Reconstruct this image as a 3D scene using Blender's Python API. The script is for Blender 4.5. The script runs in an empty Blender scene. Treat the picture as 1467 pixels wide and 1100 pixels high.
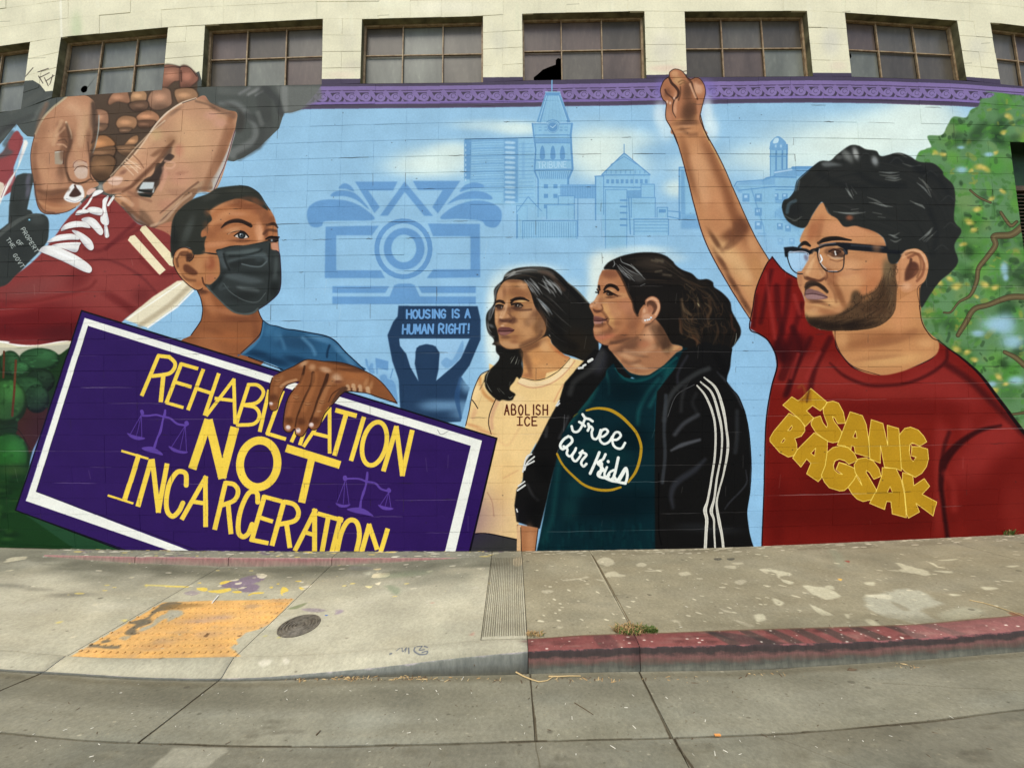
import bpy, bmesh, math, random
from mathutils import Vector
import numpy as np
# ================================================================ camera, light, exposure
scn=bpy.context.scene; COL=scn.collection
cam=bpy.data.objects.new('camera',bpy.data.cameras.new('camera')); COL.objects.link(cam); scn.camera=cam
cam.data.sensor_width=36.0; cam.data.lens=36.0*561.0/1467.0; cam.data.shift_y=40.0/1467.0
cam.data.clip_start=.05; cam.data.clip_end=2000
cam.location=(0,-4.9,1.72); cam.rotation_euler=(math.radians(90),0,0)
SUN_EL,SUN_AZ=58,200      # overcast: a weak, very wide sun, high in front of the wall
w=bpy.data.worlds.new("World"); scn.world=w; w.use_nodes=True
nt=w.node_tree; sky=nt.nodes.new('ShaderNodeTexSky'); sky.sky_type='NISHITA'; sky.sun_disc=False
sky.sun_elevation=math.radians(SUN_EL); sky.sun_rotation=math.radians(SUN_AZ); sky.air_density=1.0; sky.dust_density=2.0; sky.ozone_density=1.0
nt.links.new(sky.outputs[0],nt.nodes['Background'].inputs[0]); nt.nodes['Background'].inputs[1].default_value=.15
sl=bpy.data.lights.new('sun','SUN'); sl.energy=1.5; sl.angle=math.radians(28); sl.color=(1,.95,.80)
so=bpy.data.objects.new('sun',sl); COL.objects.link(so)
a=math.radians(SUN_AZ); e=math.radians(SUN_EL)
dirv=Vector((math.sin(a)*math.cos(e),math.cos(a)*math.cos(e),math.sin(e)))
so.rotation_euler=dirv.to_track_quat('Z','Y').to_euler()
vs=scn.view_settings; vs.view_transform='Standard'; vs.look='None'; vs.exposure=0.72; vs.gamma=1; vs.use_curve_mapping=False
scn.render.film_transparent=False

# ---------------------------------------------------------------- mural painter
# the mural is painted in code: flat print on the wall, drawn with brush shapes.
# its coordinates: 1 unit = 1/114.5 m on the wall, y downwards
SC=2; CX0,CY0,CW,CH=-160,-70,1790,872
CV=np.zeros((CH*SC,CW*SC,3),np.float32)
_f=[0,0,1.0]; CLIP=[None]
KA=370/1454.; KB=200/1467.
def fr(x=0,y=0,k=1.0): _f[:]=[x,y,k]
def pt(s):
    if isinstance(s,str):
        v=np.array([float(t) for t in s.replace(',',' ').split()],float).reshape(-1,2)
    else: v=np.array(s,float).reshape(-1,2)
    return v*_f[2]+np.array([_f[0],_f[1]])
def smooth(p,closed,n=6):
    if len(p)<3: return p
    if closed: q=np.vstack([p[-1],p,p[0],p[1]])
    else: q=np.vstack([2*p[0]-p[1],p,2*p[-1]-p[-2]])
    o=[]
    t=np.linspace(0,1,n,endpoint=False)[:,None]
    for i in range(1,len(q)-2):
        a,b,c,d=q[i-1],q[i],q[i+1],q[i+2]
        o.append(.5*((2*b)+(-a+c)*t+(2*a-5*b+4*c-d)*t*t+(-a+3*b-3*c+d)*t**3))
    if not closed: o.append(q[-2][None])
    return np.vstack(o)
def blur1(m,r,ax):
    n=int(r)
    if n<1: return m
    p=[(0,0),(0,0)]; p[ax]=(n+1,n)
    c=np.cumsum(np.pad(m,p,mode='edge'),axis=ax,dtype=np.float64)
    w=2*n+1
    return ((c[w:,:]-c[:-w,:]) if ax==0 else (c[:,w:]-c[:,:-w])).astype(np.float32)/w
def blur(m,r):
    for _ in range(2):
        m=blur1(blur1(m,r,0),r,1)
    return m
def poly_mask(p,f):
    """p in wall units -> (y0,x0,mask)"""
    q=(p-np.array([CX0,CY0]))*SC
    pad=int(f*SC*2.2)+2
    x0=max(0,int(q[:,0].min())-pad); x1=min(CV.shape[1],int(q[:,0].max())+pad+1)
    y0=max(0,int(q[:,1].min())-pad); y1=min(CV.shape[0],int(q[:,1].max())+pad+1)
    if x1<=x0 or y1<=y0: return None
    w=x1-x0; h=y1-y0; SS=2
    acc=np.zeros((h*SS,w+1),np.float32)
    a=q; b=np.roll(q,-1,axis=0)
    for (ax,ay),(bx,by) in zip(a,b):
        if ay==by: continue
        s=1.0
        if ay>by: ax,ay,bx,by=bx,by,ax,ay; s=-1.0
        r0=int(np.ceil((ay-y0)*SS-.5)); r1=int(np.ceil((by-y0)*SS-.5))
        r0=max(r0,0); r1=min(r1,h*SS)
        if r1<=r0: continue
        r=np.arange(r0,r1); yy=(r+.5)/SS+y0
        xx=np.clip(ax+(yy-ay)*(bx-ax)/(by-ay)-x0,0,w-1e-3)
        i=xx.astype(int); fx=(xx-i).astype(np.float32)
        np.add.at(acc,(r,i),s*(1-fx)); np.add.at(acc,(r,i+1),s*fx)
    m=np.abs(np.cumsum(acc,axis=1))[:,:w]
    m=np.minimum(m,1).reshape(h,SS,w).mean(1)
    if f>.3: m=blur(m,max(1,f*SC*.8))
    return y0,x0,m
def comp(y0,x0,m,col,a):
    h,w=m.shape
    if CLIP[0] is not None: m=m*CLIP[0][y0:y0+h,x0:x0+w]
    m=(m*a)[:,:,None]
    v=CV[y0:y0+h,x0:x0+w]
    v+= (np.array(col,np.float32)-v)*m
def P(s,col,sm=1,f=0.25,a=1):
    p=pt(s)
    if sm: p=smooth(p,True)
    r=poly_mask(p,f)
    if r: comp(*r,col,a)
def L(s,w,col,sm=1,a=1,f=.5):
    p=pt(s)
    n=len(p)
    ww=np.array([w]*n if np.isscalar(w) else np.interp(np.linspace(0,1,n),np.linspace(0,1,len(w)),w),float)
    if sm and n>2:
        p2=smooth(p,False,7); ww=np.interp(np.linspace(0,1,len(p2)),np.linspace(0,1,n),ww); p=p2
    q=(p-np.array([CX0,CY0]))*SC; rr=ww*SC/2; fe=max(f*SC,.7)
    pad=rr.max()+fe+2
    x0=max(0,int(q[:,0].min()-pad)); x1=min(CV.shape[1],int(q[:,0].max()+pad)+1)
    y0=max(0,int(q[:,1].min()-pad)); y1=min(CV.shape[0],int(q[:,1].max()+pad)+1)
    if x1<=x0 or y1<=y0: return
    m=np.zeros((y1-y0,x1-x0),np.float32)
    for i in range(len(q)-1):
        a0,b0=q[i],q[i+1]; R=max(rr[i],rr[i+1])+fe+1
        u0=int(max(x0,min(a0[0],b0[0])-R)); u1=int(min(x1,max(a0[0],b0[0])+R+1))
        v0=int(max(y0,min(a0[1],b0[1])-R)); v1=int(min(y1,max(a0[1],b0[1])+R+1))
        if u1<=u0 or v1<=v0: continue
        X=np.arange(u0,u1)[None,:]+.5; Y=np.arange(v0,v1)[:,None]+.5
        d=b0-a0; l2=max(d@d,1e-6)
        t=np.clip(((X-a0[0])*d[0]+(Y-a0[1])*d[1])/l2,0,1)
        ds=np.hypot(X-a0[0]-t*d[0],Y-a0[1]-t*d[1])
        c=np.clip((rr[i]+(rr[i+1]-rr[i])*t-ds)/fe+.5,0,1)
        s_=m[v0-y0:v1-y0,u0-x0:u1-x0]; np.maximum(s_,c,out=s_)
    comp(y0,x0,m,col,a)
def B(s,rx,ry,col,a=.6,rot=0):
    """soft airbrush spots"""
    for c in pt(s):
        c=(c-np.array([CX0,CY0]))*SC; k=_f[2]*SC; ax,ay=rx*k,ry*k
        R=max(ax,ay)*1.6+2
        x0=max(0,int(c[0]-R)); x1=min(CV.shape[1],int(c[0]+R)); y0=max(0,int(c[1]-R)); y1=min(CV.shape[0],int(c[1]+R))
        if x1<=x0 or y1<=y0: continue
        X=np.arange(x0,x1)[None,:]+.5-c[0]; Y=np.arange(y0,y1)[:,None]+.5-c[1]
        t=np.radians(rot); u=X*np.cos(t)+Y*np.sin(t); v=-X*np.sin(t)+Y*np.cos(t)
        d=(u/ax)**2+(v/ay)**2
        comp(y0,x0,np.exp(-1.6*d*np.sqrt(d+.01)).astype(np.float32),col,a)
def clip(s=None,sm=1,f=.25):
    if s is None: CLIP[0]=None; return
    c=np.zeros(CV.shape[:2],np.float32)
    for q in (s if isinstance(s,list) else [s]):
        p=pt(q); p=smooth(p,True) if sm else p
        r=poly_mask(p,f)
        if r:
            y,x,m=r; v=c[y:y+m.shape[0],x:x+m.shape[1]]; np.maximum(v,m,out=v)
    CLIP[0]=c
def R(x,y,w,h,col,a=1): P([x,y,x+w,y,x+w,y+h,x,y+h],col,0,0,a)
def ell(cx,cy,rx,ry,rot=0,a0=0,a1=360,n=28):
    t=np.radians(np.linspace(a0,a1,n)); r=np.radians(rot)
    u=rx*np.cos(t); v=ry*np.sin(t)
    return np.stack([cx+u*np.cos(r)-v*np.sin(r),cy+u*np.sin(r)+v*np.cos(r)],1).ravel()
G={'A':'0,0 .5,1 1,0|.2,.38 .8,.38','B':'0,0 0,1 .7,.95 .8,.75 .6,.55 0,.52 .7,.5 .95,.25 .7,.02 0,0','C':'.95,.8 .6,1 .15,.8 .05,.4 .3,.03 .7,0 .95,.2',
'D':'0,0 0,1 .6,.9 .95,.5 .6,.05 0,0','E':'.9,1 0,1 0,0 .9,0|0,.52 .7,.52','F':'.9,1 0,1 0,0|0,.52 .7,.52','G':'.95,.8 .6,1 .15,.8 .05,.4 .3,.03 .8,.05 .9,.4 .55,.42',
'H':'0,0 0,1|1,0 1,1|0,.5 1,.5','I':'.5,0 .5,1','J':'.15,1 .85,1|.5,1 .5,0','L':'0,1 0,0 .85,0','M':'0,0 .05,1 .5,.3 .95,1 1,0','N':'0,0 0,1 1,0 1,1','O':'.5,1 .1,.8 .02,.4 .3,.03 .7,.03 .98,.4 .9,.8 .5,1',
'P':'0,0 0,1 .8,.95 .95,.7 .7,.45 0,.45','R':'0,0 0,1 .8,.95 .9,.7 .7,.5 0,.48|.4,.48 1,0','S':'.9,.88 .5,1 .1,.85 .15,.6 .8,.42 .9,.15 .5,0 .05,.12','T':'0,1 1,1|.5,1 .5,0','U':'0,1 .02,.3 .3,0 .7,0 .98,.3 1,1',
'V':'0,1 .5,0 1,1','Y':'0,1 .5,.5 1,1|.5,.5 .5,0','!':'.5,1 .45,.35|.42,.02 .42,.04','.':'.2,.02 .2,.04','Z':'.1,1 .9,1 .5,1 .5,0 .1,0 .9,0'}
def text(s,x,y,adv,up,w,col,lw=.72,a=1,f=.5):
    """x,y baseline start; adv=(dx,dy) per letter; up=(dx,dy) letter height"""
    adv=np.array(adv,float); up=np.array(up,float); o=np.array([x,y],float)
    for ch in s:
        if ch==' ': o=o+adv*.7; continue
        k=.45 if ch in 'I!' else 1
        for st in G[ch].split('|'):
            v=np.array([float(t) for t in st.replace(',',' ').split()]).reshape(-1,2)
            q=o+v[:,:1]*adv*lw*k+v[:,1:]*up
            L(q.ravel(),w,col,sm=ch in 'BCDGOPRSU' and len(v)>4,a=a,f=f)
        o=o+adv*(k if k==1 else .5)
def hairs(n,seed,p0,p1,ln,w,cols,a=.5,bend=.2,jit=8):
    """n strokes spread between two guide curves; each follows the local direction"""
    r=np.random.RandomState(seed); A=smooth(pt(p0),False,8); Bc=smooth(pt(p1),False,8)
    k=_f[:]; fr()
    ta=np.linspace(0,1,len(A)); tb=np.linspace(0,1,len(Bc))
    for i in range(n):
        m=r.rand(); t0=r.rand()*(1-ln); tt=np.linspace(t0,t0+ln*(.5+.5*r.rand()),6)
        u=np.stack([np.interp(tt,ta,A[:,0]),np.interp(tt,ta,A[:,1])],1); v=np.stack([np.interp(tt,tb,Bc[:,0]),np.interp(tt,tb,Bc[:,1])],1)
        q=u*(1-m)+v*m+(r.rand(2)-.5)*jit*.3
        L(q.ravel(),(.3*w,w,.3*w),cols[r.randint(len(cols))],a=a*(.4+.6*r.rand()),f=.7)
    _f[:]=k
# ---------------------------------------------------------------- levels of the street, measured as heights at set distances from the wall
FP=561.0; CAMD=4.9; CAMZ=1.72; HOR=590.0; SCL=FP/CAMD
def WX(px): return (np.asarray(px,float)-733.5)/SCL
def WZ(py): return CAMZ-(np.asarray(py,float)-HOR)/SCL
ROWS=[(4.9,'-300,772 0,783 180,787 370,789 500,789 620,789 740,788.5 860,787 1000,784.5 1100,781 1200,776.5 1300,772 1400,767 1467,764 1700,752'),
(4.68,'-300,784 0,794 60,797 100,801 180,807 340,813 480,811 600,804 700,797 740,796 860,795 1000,793 1100,789 1200,785 1300,781 1400,776 1467,773 1700,760'),
(3.08,'-600,890 -200,915 0,930 99,939 185,942 340,940 463,936 568,927 694,915 758,914.5 833,908 956,905 1049,901 1221,896 1313,893 1406,884 1467,879 1900,850'),
(2.93,'-600,915 -200,943 0,958 108,964 200,970 304,972 380,970 447,963 555,953 623,944 740,932.5 758,930.5 916,925 1018,922 1097,921 1221,918 1313,913 1467,901 1900,870'),
(2.91,'-600,917 -200,945 0,960 108,966 200,972 304,974 380,973 447,970.5 525,967.5 623,966 740,964 758,962.5 916,959.5 1049,958 1097,956 1221,949 1345,941 1467,931 1900,900'),
(2.29,'-1000,990 0,1046 108,1058 198,1062 370,1067.5 494,1066.5 679,1062 740,1060 956,1055 1110,1049 1190,1044 1313,1033 1467,1013 2300,950'),
(1.9,'-1200,1090 0,1138 198,1158 370,1164 679,1158 956,1150 1190,1136 1467,1100 2500,1050')]
ROWD=np.array([r[0] for r in ROWS]); ROWV=[np.array([float(t) for t in r[1].replace(',',' ').split()]).reshape(-1,2) for r in ROWS]
def rowz(i,X):
    d=ROWD[i]; v=ROWV[i]; px=733.5+np.asarray(X,float)*FP/d
    py=np.interp(px,v[:,0],v[:,1])
    k=np.array([-1.5,-.5,0,.5,1.5])*.12*FP/d
    py=sum(np.interp(px+q,v[:,0],v[:,1]) for q in k)/5
    return CAMZ-(py-HOR)*d/FP
def zg(X,d):
    X=np.asarray(X,float); d=np.asarray(d,float)
    Z=[rowz(i,X) for i in range(len(ROWS))]
    out=np.where(d>=4.9,Z[0],Z[-1])
    for i in range(len(ROWS)-1):
        d0,d1=ROWD[i],ROWD[i+1]; t=(d0-d)/(d0-d1)
        out=np.where((d<=d0)&(d>d1),Z[i]*(1-t)+Z[i+1]*t,out)
    return out
def unproj(px,py):
    """a sight line met with the pavement -> X, distance"""
    d=np.linspace(4.9,1.75,900); X=(px-733.5)*d/FP
    p=HOR+(CAMZ-zg(X,d))*FP/d
    i=int(np.argmin(np.abs(p-py))); return X[i],d[i]
# ---- sky and clouds
CV[:]=(160,199,222)
yy=np.linspace(0,1,CH*SC)[:,None,None]
CV+=np.array([-8,-2,6],np.float32)*yy
fr()
for x,y,rx,ry,a in [(630,232,75,26,.85),(600,240,60,18,.6),(650,215,40,14,.7),(855,215,60,40,.95),(880,240,60,30,.8),(1240,205,160,46,1),(1320,160,50,30,.8),(1160,235,110,40,.7),(1300,180,90,40,.9),
    (1000,240,50,22,.5),(700,180,60,10,.5),(745,185,45,12,.8),(970,270,25,16,.8),(900,200,50,18,.6),(1090,225,60,22,.5),(1345,215,60,60,.6)]:
    B([x,y],rx,ry,(226,239,228),a)
# ---- purple border band under the windows
def band(o0,o1,col,x0=150,x1=1640,a=1,f=.2):
    xs=np.linspace(x0,x1,60)
    fr(); P(np.concatenate([np.stack([xs,yb2(xs)+o0],1),np.stack([xs[::-1],yb2(xs[::-1])+o1],1)]).ravel(),col,0,f,a)
def yb2(x): return np.interp(x,[-200,0,290,463,600,840,1000,1150,1260,1370,1467,1640],[175,150,125,121,120,117,114,112,113,117,124,140])
P([-200,-100,1700,-100,1700,143,1467,121,1380,111,1260,107,1000,109,740,112,463,117,290,121,90,150,-200,200],(233,227,196),0,0)
for x,y,rx,ry,c,a in [(110,40,10,26,(190,206,160),.5),(640,12,70,12,(244,238,212),.8),(560,6,40,10,(240,236,206),.8),(260,90,20,30,(212,206,180),.6),(500,60,14,20,(222,216,190),.7),(505,95,18,10,(214,206,184),.6),(715,60,14,22,(216,212,190),.6),(950,70,20,30,(222,216,200),.5),(1190,60,16,24,(216,212,196),.7),(1200,95,14,8,(230,214,190),.6),(1400,70,16,20,(214,210,190),.6),(955,99,30,6,(232,206,184),.7),(490,108,26,6,(232,214,190),.6)]: B([x,y],rx,ry,c,a)
L([86,-60,88,20,89,60],3,(246,242,220),a=.8,f=1)
rq=np.random.RandomState(12)
for i in range(260):
    x=-150+rq.rand()*1750; y=-60+rq.rand()*180; L([x,y,x+rq.randn()*1,y+4+rq.rand()*22],1+rq.rand()*5,[(214,208,180),(240,236,210),(222,222,190)][i%3],a=.25,f=2)
for i in range(46):
    x=-150+rq.rand()*1750; y=-60+rq.rand()*160; L([x,y,x+8+rq.rand()*26,y-1],.9,(130,126,104),a=.45)
for x0,y0,x1,y1 in [(36,112,48,98),(55,104,70,99),(57,112,71,105),(66,117,78,109),(62,120,56,110),(70,124,64,112),(72,122,76,108)]: L([x0,y0,x1,y1],1.2,(96,86,76))
band(-7,5,(88,79,100)); band(4,10,(141,122,170)); band(9.5,11.5,(96,80,110)); band(11,29,(141,122,170)); band(13,26.5,(84,74,94)); band(26,30,(143,122,180)); band(29.5,34.5,(92,82,100)); band(34,36,(88,66,96),a=.7)
for i in range(80):
    x=440+i*20.75
    if x>1640: break
    y=yb2(x)+12.5
    L([x-12,y+1,x-6,y+8,x-1,y+11],(7,5,3),(141,122,170),f=.6)
    P(ell(x+2,y+7.5,6.6,5.8),(146,128,176),1,.3); L([x+6,y+6,x+4,y+3.5,x,y+4,x-1,y+8,x+2,y+9.5,x+4,y+8],.9,(100,86,118),a=.85)
    P([x-11,y+13.5,x-8.5,y+8.5,x-6,y+13.5],(141,122,170),0,.3); L([x-14,y-.5,x+6,y-.5],1.2,(141,122,170),a=.8)
# ---- skyline of the far city, line drawn in blue
S1=(113,163,205); S2=(150,196,222); S3=(128,176,213)
fr(655,120,KB)
P('75,590 800,575 830,1100 840,1300 75,1250',S2,0,1,.9)
R=lambda x,y,w,h,col,a=1: P([x,y,x+w,y,x+w,y+h,x,y+h],col,0,0,a)
P('75,590 150,590 140,1010 75,1010',S1,0,.6,.9)
for y in range(640,1010,52): L([90,y,90,y+22],.9,(200,225,235))
for i,y in enumerate(range(600,1150,27)): L([140,y+8,300,y,480,y-3],(1.6 if i%3 else 3.2),S3,a=.8)
P('490,580 640,577 640,1250 490,1250',S1,0,.6,.75)
for y in range(610,1240,52): P([510,y,600,y+5,600,y+28,510,y+25],(172,208,228),1,.5)
for y in range(640,1240,40): L([650,y,800,y-4],1.2,S3,a=.8)
P('680,620 710,620 710,1000 680,1000',S3,0,1,.5)
L('85,588 790,572',1.2,(80,125,165))
# clock tower
P('930,95 1080,95 1190,410 830,410',S2,0)
for x in range(960,1070,22): L([x,130,x+(x-1005)*1.1,400],.5,S3,a=.7)
P('955,125 920,125 835,410 880,415',S1,0,.3,.8); P('1060,125 1085,125 1190,410 1150,410',S1,0,.3,.9)
L('940,130 860,400',1,(172,212,232)); L('1062,130 1150,390',1,(172,212,232))
P('925,95 1080,95 1075,130 930,130',S1,0,.2); L('925,92 1082,92',1,(172,212,232)); L('995,-60 995,85',1.6,(130,185,220))
P('790,425 1205,425 1190,545 1205,920 1165,1010 1170,1400 850,1400 850,1010 810,920 830,800 800,545',S2,0)
L('790,428 940,432',1.5,S1);L('1070,432 1205,425',1.5,S1);L('790,425 805,550 825,700 812,920 850,1010 850,1400',2.2,S1,0);L('1205,425 1192,545 1200,700 1212,900 1165,1010 1168,1400',3,S1,0)
L('800,548 1195,545',1.6,S1);P('810,580 1190,580 1190,630 820,630',S3,0);L('825,628 1190,628',1.3,S1);L('810,808 1195,808',1.6,S1);L('820,912 1205,905',2,S1)
for x in (895,1005,1105): P([x-24,790,x-22,700,x,655,x+22,700,x+24,790],S1,1)
for x in (860,920,1080,1130): L([x,465,x+22,465],1.3,S1,a=.8);L([x,495,x+22,495],1.5,S1,a=.8)
for x in range(860,1180,22): L([x,930,x+(x-1010)*-.1,1000],1.6,S1,a=.8)
P(ell(1003,462,66,64),(172,212,232)); P(ell(1003,462,52,50),S1); L(ell(1003,462,60,58),1,S1,0); L('1003,470 1035,440',1,(190,222,236)); L('1003,470 975,452',.8,(190,222,236))
L('940,410 970,395 1005,385 1050,400 1070,420',1.3,S1)
fr(); text('TRIBUNE',770.5,241.5,(6.6,-.15),(0,-8.5),1.1,(182,216,234))
fr(655,120,KB)
for y in (1080,1180,1290): 
    for x in (930,1030): P([x-20,y-20,x+24,y-20,x+24,y+24,x-20,y+24],S1,0,.2)
# buildings right of the tower (frame A3)
def box(x0,y0,x1,y1,c=S2,w=1.2,a=.95):
    P([x0,y0,x1,y0,x1,y1,x0,y1],c,0,.2,a); L([x0,y1,x0,y0,x1,y0,x1,y1],w,S1,0)
fr(740,0,KA)
P('245,1040 445,1040 445,1120 245,1120',S3,0,.3); 
for x in range(260,440,14): L([x,1045,x,1115],.9,S1,a=.7)
P('480,985 605,865 750,985 750,1300 480,1300',S2,0); L('480,985 605,865 750,985',1.6,S1,0); L('605,815 605,870',1.2,S1); L('530,930 605,885 680,930',1,S1,0); L('480,988 750,988',1.6,S1)
for x in range(505,740,27): L([x,965,x,978],1.6,S1,a=.7); P([x,1012,x+16,1012,x+16,1035,x,1035],S1,0,.3,.9)
L('440,995 490,992',1.5,S1); box(443,995,490,1210); L('445,1000 445,1240',1.8,S1)
L('490,1055 750,1060',1.6,S1); box(500,1070,620,1400,S2,1); P('620,1075 700,1072 700,1120 620,1120',S1,0,.3,.7)
box(700,1040,775,1110); box(645,1115,780,1225); L('630,1110 640,1320',1.8,S1)
for y in range(1120,1280,35): L([585,y+10,620,y+10],2.4,S1)
box(660,1235,855,1325); 
for y in range(1250,1320,18): L([665,y,850,y],1.3,S1,a=.7)
box(790,1170,850,1225); P('800,1180 840,1180 840,1200 800,1200',S1,0,.2); L('850,1190 920,1195 920,1235 850,1220',1.4,S1,0)
P('915,945 950,945 1010,1200 1000,1240 925,1240',S2,0); L('915,1240 915,945 945,945',1.8,S1,0); P('925,960 945,960 950,1210 925,1210',S1,0,.4,.6); P('925,1210 1005,1205 1040,1290 925,1290',S1,0,2,.6)
# low buildings below the tower
box(0,1160,60,1345,S2,1); L('0,1200 65,1110 140,1190',1.4,S1,0); P('0,1200 65,1115 140,1190 140,1250 0,1250',S2,0,.3,.6); L('5,1210 5,1340',1.3,S1)
box(170,1155,325,1235); box(235,1105,325,1150); box(35,1245,340,1345)
for x in range(45,340,13): L([x,1255,x,1338],.9,S1,a=.8)
L('345,1120 345,1330',1.3,S1)
# round capped tower and block on the right, partly behind the man
fr(1100,200,KB)
P('20,100 200,100 200,400 20,400',S2,0,.3); 
for x in (25,85,150,198): L([x,60,x,390],2.4 if x!=25 else 1.2,S1)
L('20,102 200,102',2,S1); L('20,180 200,180',1.6,S1)
fr(920,90,KB); P('1340,860 1350,830 1400,785 1440,780 1500,830 1510,860 1500,920 1350,920',S3); P('1370,850 1390,800 1430,800 1420,845',(196,224,234)); B('1400,880 1455,880',12,20,(190,222,236),.8)
fr(1100,200,KB)
P('-60,430 60,390 260,300 460,300 440,1150 -60,1150',S2,0,.4); P('60,330 260,300 480,300 440,390 60,390',S3,0,.4,.9); L('70,350 250,320',2,(180,212,232)); L('260,300 470,300',4,S1)
L('-60,440 20,400 290,400',2,S1)
for y in (500,530,640,660): L([-60,y,300,y+4],1.8,S1,a=.8)
for x,y in [(50,570),(145,570),(-40,570),(95,880),(180,900),(100,1040),(220,1040),(20,760)]:
    P([x,y,x+60,y,x+60,y+70,x,y+70],S1,0,.3,.8); P([x+14,y+10,x+40,y+10,x+40,y+34,x+14,y+34],(170,208,232),0,.3)
P('40,780 140,700 250,760 330,960 300,960',S1,0,3,.45)
fr(740,0,KA); L('1225,1050 1240,1025 1400,1015 1454,990',1.6,S1,0); P('1225,1060 1250,1030 1454,1000 1454,1090 1250,1090',S3,0,.6,.7)
fr(740,250,KA)
P('1235,60 1454,60 1454,440 1390,300 1270,100',S2,0,1,.9)
for x,y in [(1270,110),(1340,110),(1340,190),(1340,265)]: P([x,y,x+40,y,x+40,y+45,x,y+45],S1,0,.3,.8); P([x+10,y+8,x+28,y+8,x+28,y+24,x+10,y+24],(170,208,232),0,.3)
L('1320,80 1390,300 1400,400',2,S1,0,.6); L('1250,92 1454,70',1.5,S1)
for x,y in [(1360,335),(1370,420)]: L([x,y,x+40,y],3,S1,a=.5)
fr(); B([1100,350],60,22,(158,200,228),.7); B([1060,360],50,16,(158,200,228),.7)
# ---- camera emblem
fr(370,250,KA); EM=(112,161,207)
ln=(158,200,226)
def EP(s,sm=0): P(s,EM,sm,.35,.95)
EP('380,295 680,290 640,345 440,345 440,540 690,540 715,585 375,585')
EP('955,278 1248,280 1250,580 948,585 985,535 1195,535 1195,350 985,350')
fr(370,250,KA); L(ell(818,420,150,157),7,EM,0); P(ell(822,420,115,118),EM,0,.35); P(ell(820,418,70,78),(156,199,224),0,.35)
EP('545,42 785,42 760,92 620,92 685,185 655,220'); EP('870,38 1138,38 1012,222 980,185 1038,90 900,90')
EP('825,42 985,235 935,235 825,100 730,235 685,235')
EP('655,255 600,195 520,155 440,143 350,148 290,180 275,230 290,285 325,300 360,290 380,265 520,262',1)
EP('1025,250 1080,195 1160,160 1240,148 1320,165 1365,200 1370,250 1350,290 1320,302 1280,290 1250,262 1130,252',1)
EP('625,200 560,150 490,125 410,125 430,100 480,92 540,105 590,150',1); EP('1065,170 1110,130 1170,100 1240,95 1300,115 1315,142 1220,140 1130,145',1)
EP('455,80 470,58 495,52 525,70 540,98 500,85',1); EP('1135,100 1160,65 1210,48 1255,55 1270,75 1200,82',1)
EP('418,630 738,630 715,668 418,668'); EP('900,630 1225,630 1225,668 920,668'); EP('418,688 740,688 765,625 790,615 860,615 882,625 910,688 1225,688 1225,730 418,730')
# ---- protester silhouette with banner
DK=(44,71,103)
B('640,1080 700,1150 760,1180',60,40,(135,180,214),.5)
fr(370,480-0,KB*1.0)
fr(370,480,KB); M2=(112,160,204)
P('1230,240 1370,275 1365,375 1255,345 1255,410 1245,410',M2,0,.5); P('1125,255 1145,255 1165,330 1185,295 1210,305 1210,350 1225,400 1180,395 1140,330',M2,1,.5,.8)
P('1280,450 1310,415 1345,420 1365,460 1420,480 1450,560 1460,700 1330,620',M2,1,.5,.8); L('1390,450 1415,360',2,M2,a=.8)
fr(370,250,KA)
P('1115,1010 1150,930 1155,1000 1090,1060',M2,0,.6,.7); P('1025,1060 1060,1035 1085,1060 1060,1090 1040,1110',M2,1,.6,.7)
P('790,740 1235,742 1252,820 1252,925 1190,1060 1105,1190 1110,1280 1140,1370 1090,1370 1000,1340 800,1250 800,1180 755,1050 728,905 760,830 785,800',DK,0,.4)
P('795,925 1195,925 1165,1010 1075,1100 1000,1165 1015,1100 1022,1000 985,960 940,955 890,975 880,1060 905,1170 860,1090 835,1010 800,965',(160,200,228),0,.5)
P('795,925 1195,925 1165,1010 1075,1100 1022,1120 1022,1000 985,960 940,955 890,975 880,1060 860,1090 835,1010 800,965',(160,200,228),0,.5)
P('1095,1040 1150,935 1150,1010 1100,1070 1060,1090 1030,1060 1060,1030',M2,1,.6,.6)
P('885,1000 905,965 950,955 1000,968 1020,1010 1012,1070 1000,1100 1000,1165 1100,1090 1190,1200 1140,1390 1000,1400 800,1330 790,1120 850,1080 905,1170 895,1090',DK,0,.4)
P('1190,925 1252,925 1190,1075 1105,1190 1000,1165 1075,1100 1130,1060',DK,0,.4)
B('1130,1300 1000,1300 1180,1350',110,40,(140,185,218),.6); L('1140,1150 1120,1250 1140,1370',(5,8,3),(52,90,135),a=.7,f=2)
B('1180,1180 1200,1330',50,60,(150,195,226),.7)
fr(); TB=(118,168,217)
text('HOUSING IS A',583,456,(8.9,-.1),(0,-11.5),2.7,TB,.74); text('HUMAN RIGHT!',577,478,(9.1,-.1),(.6,-12.5),2.7,TB,.74)
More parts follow.
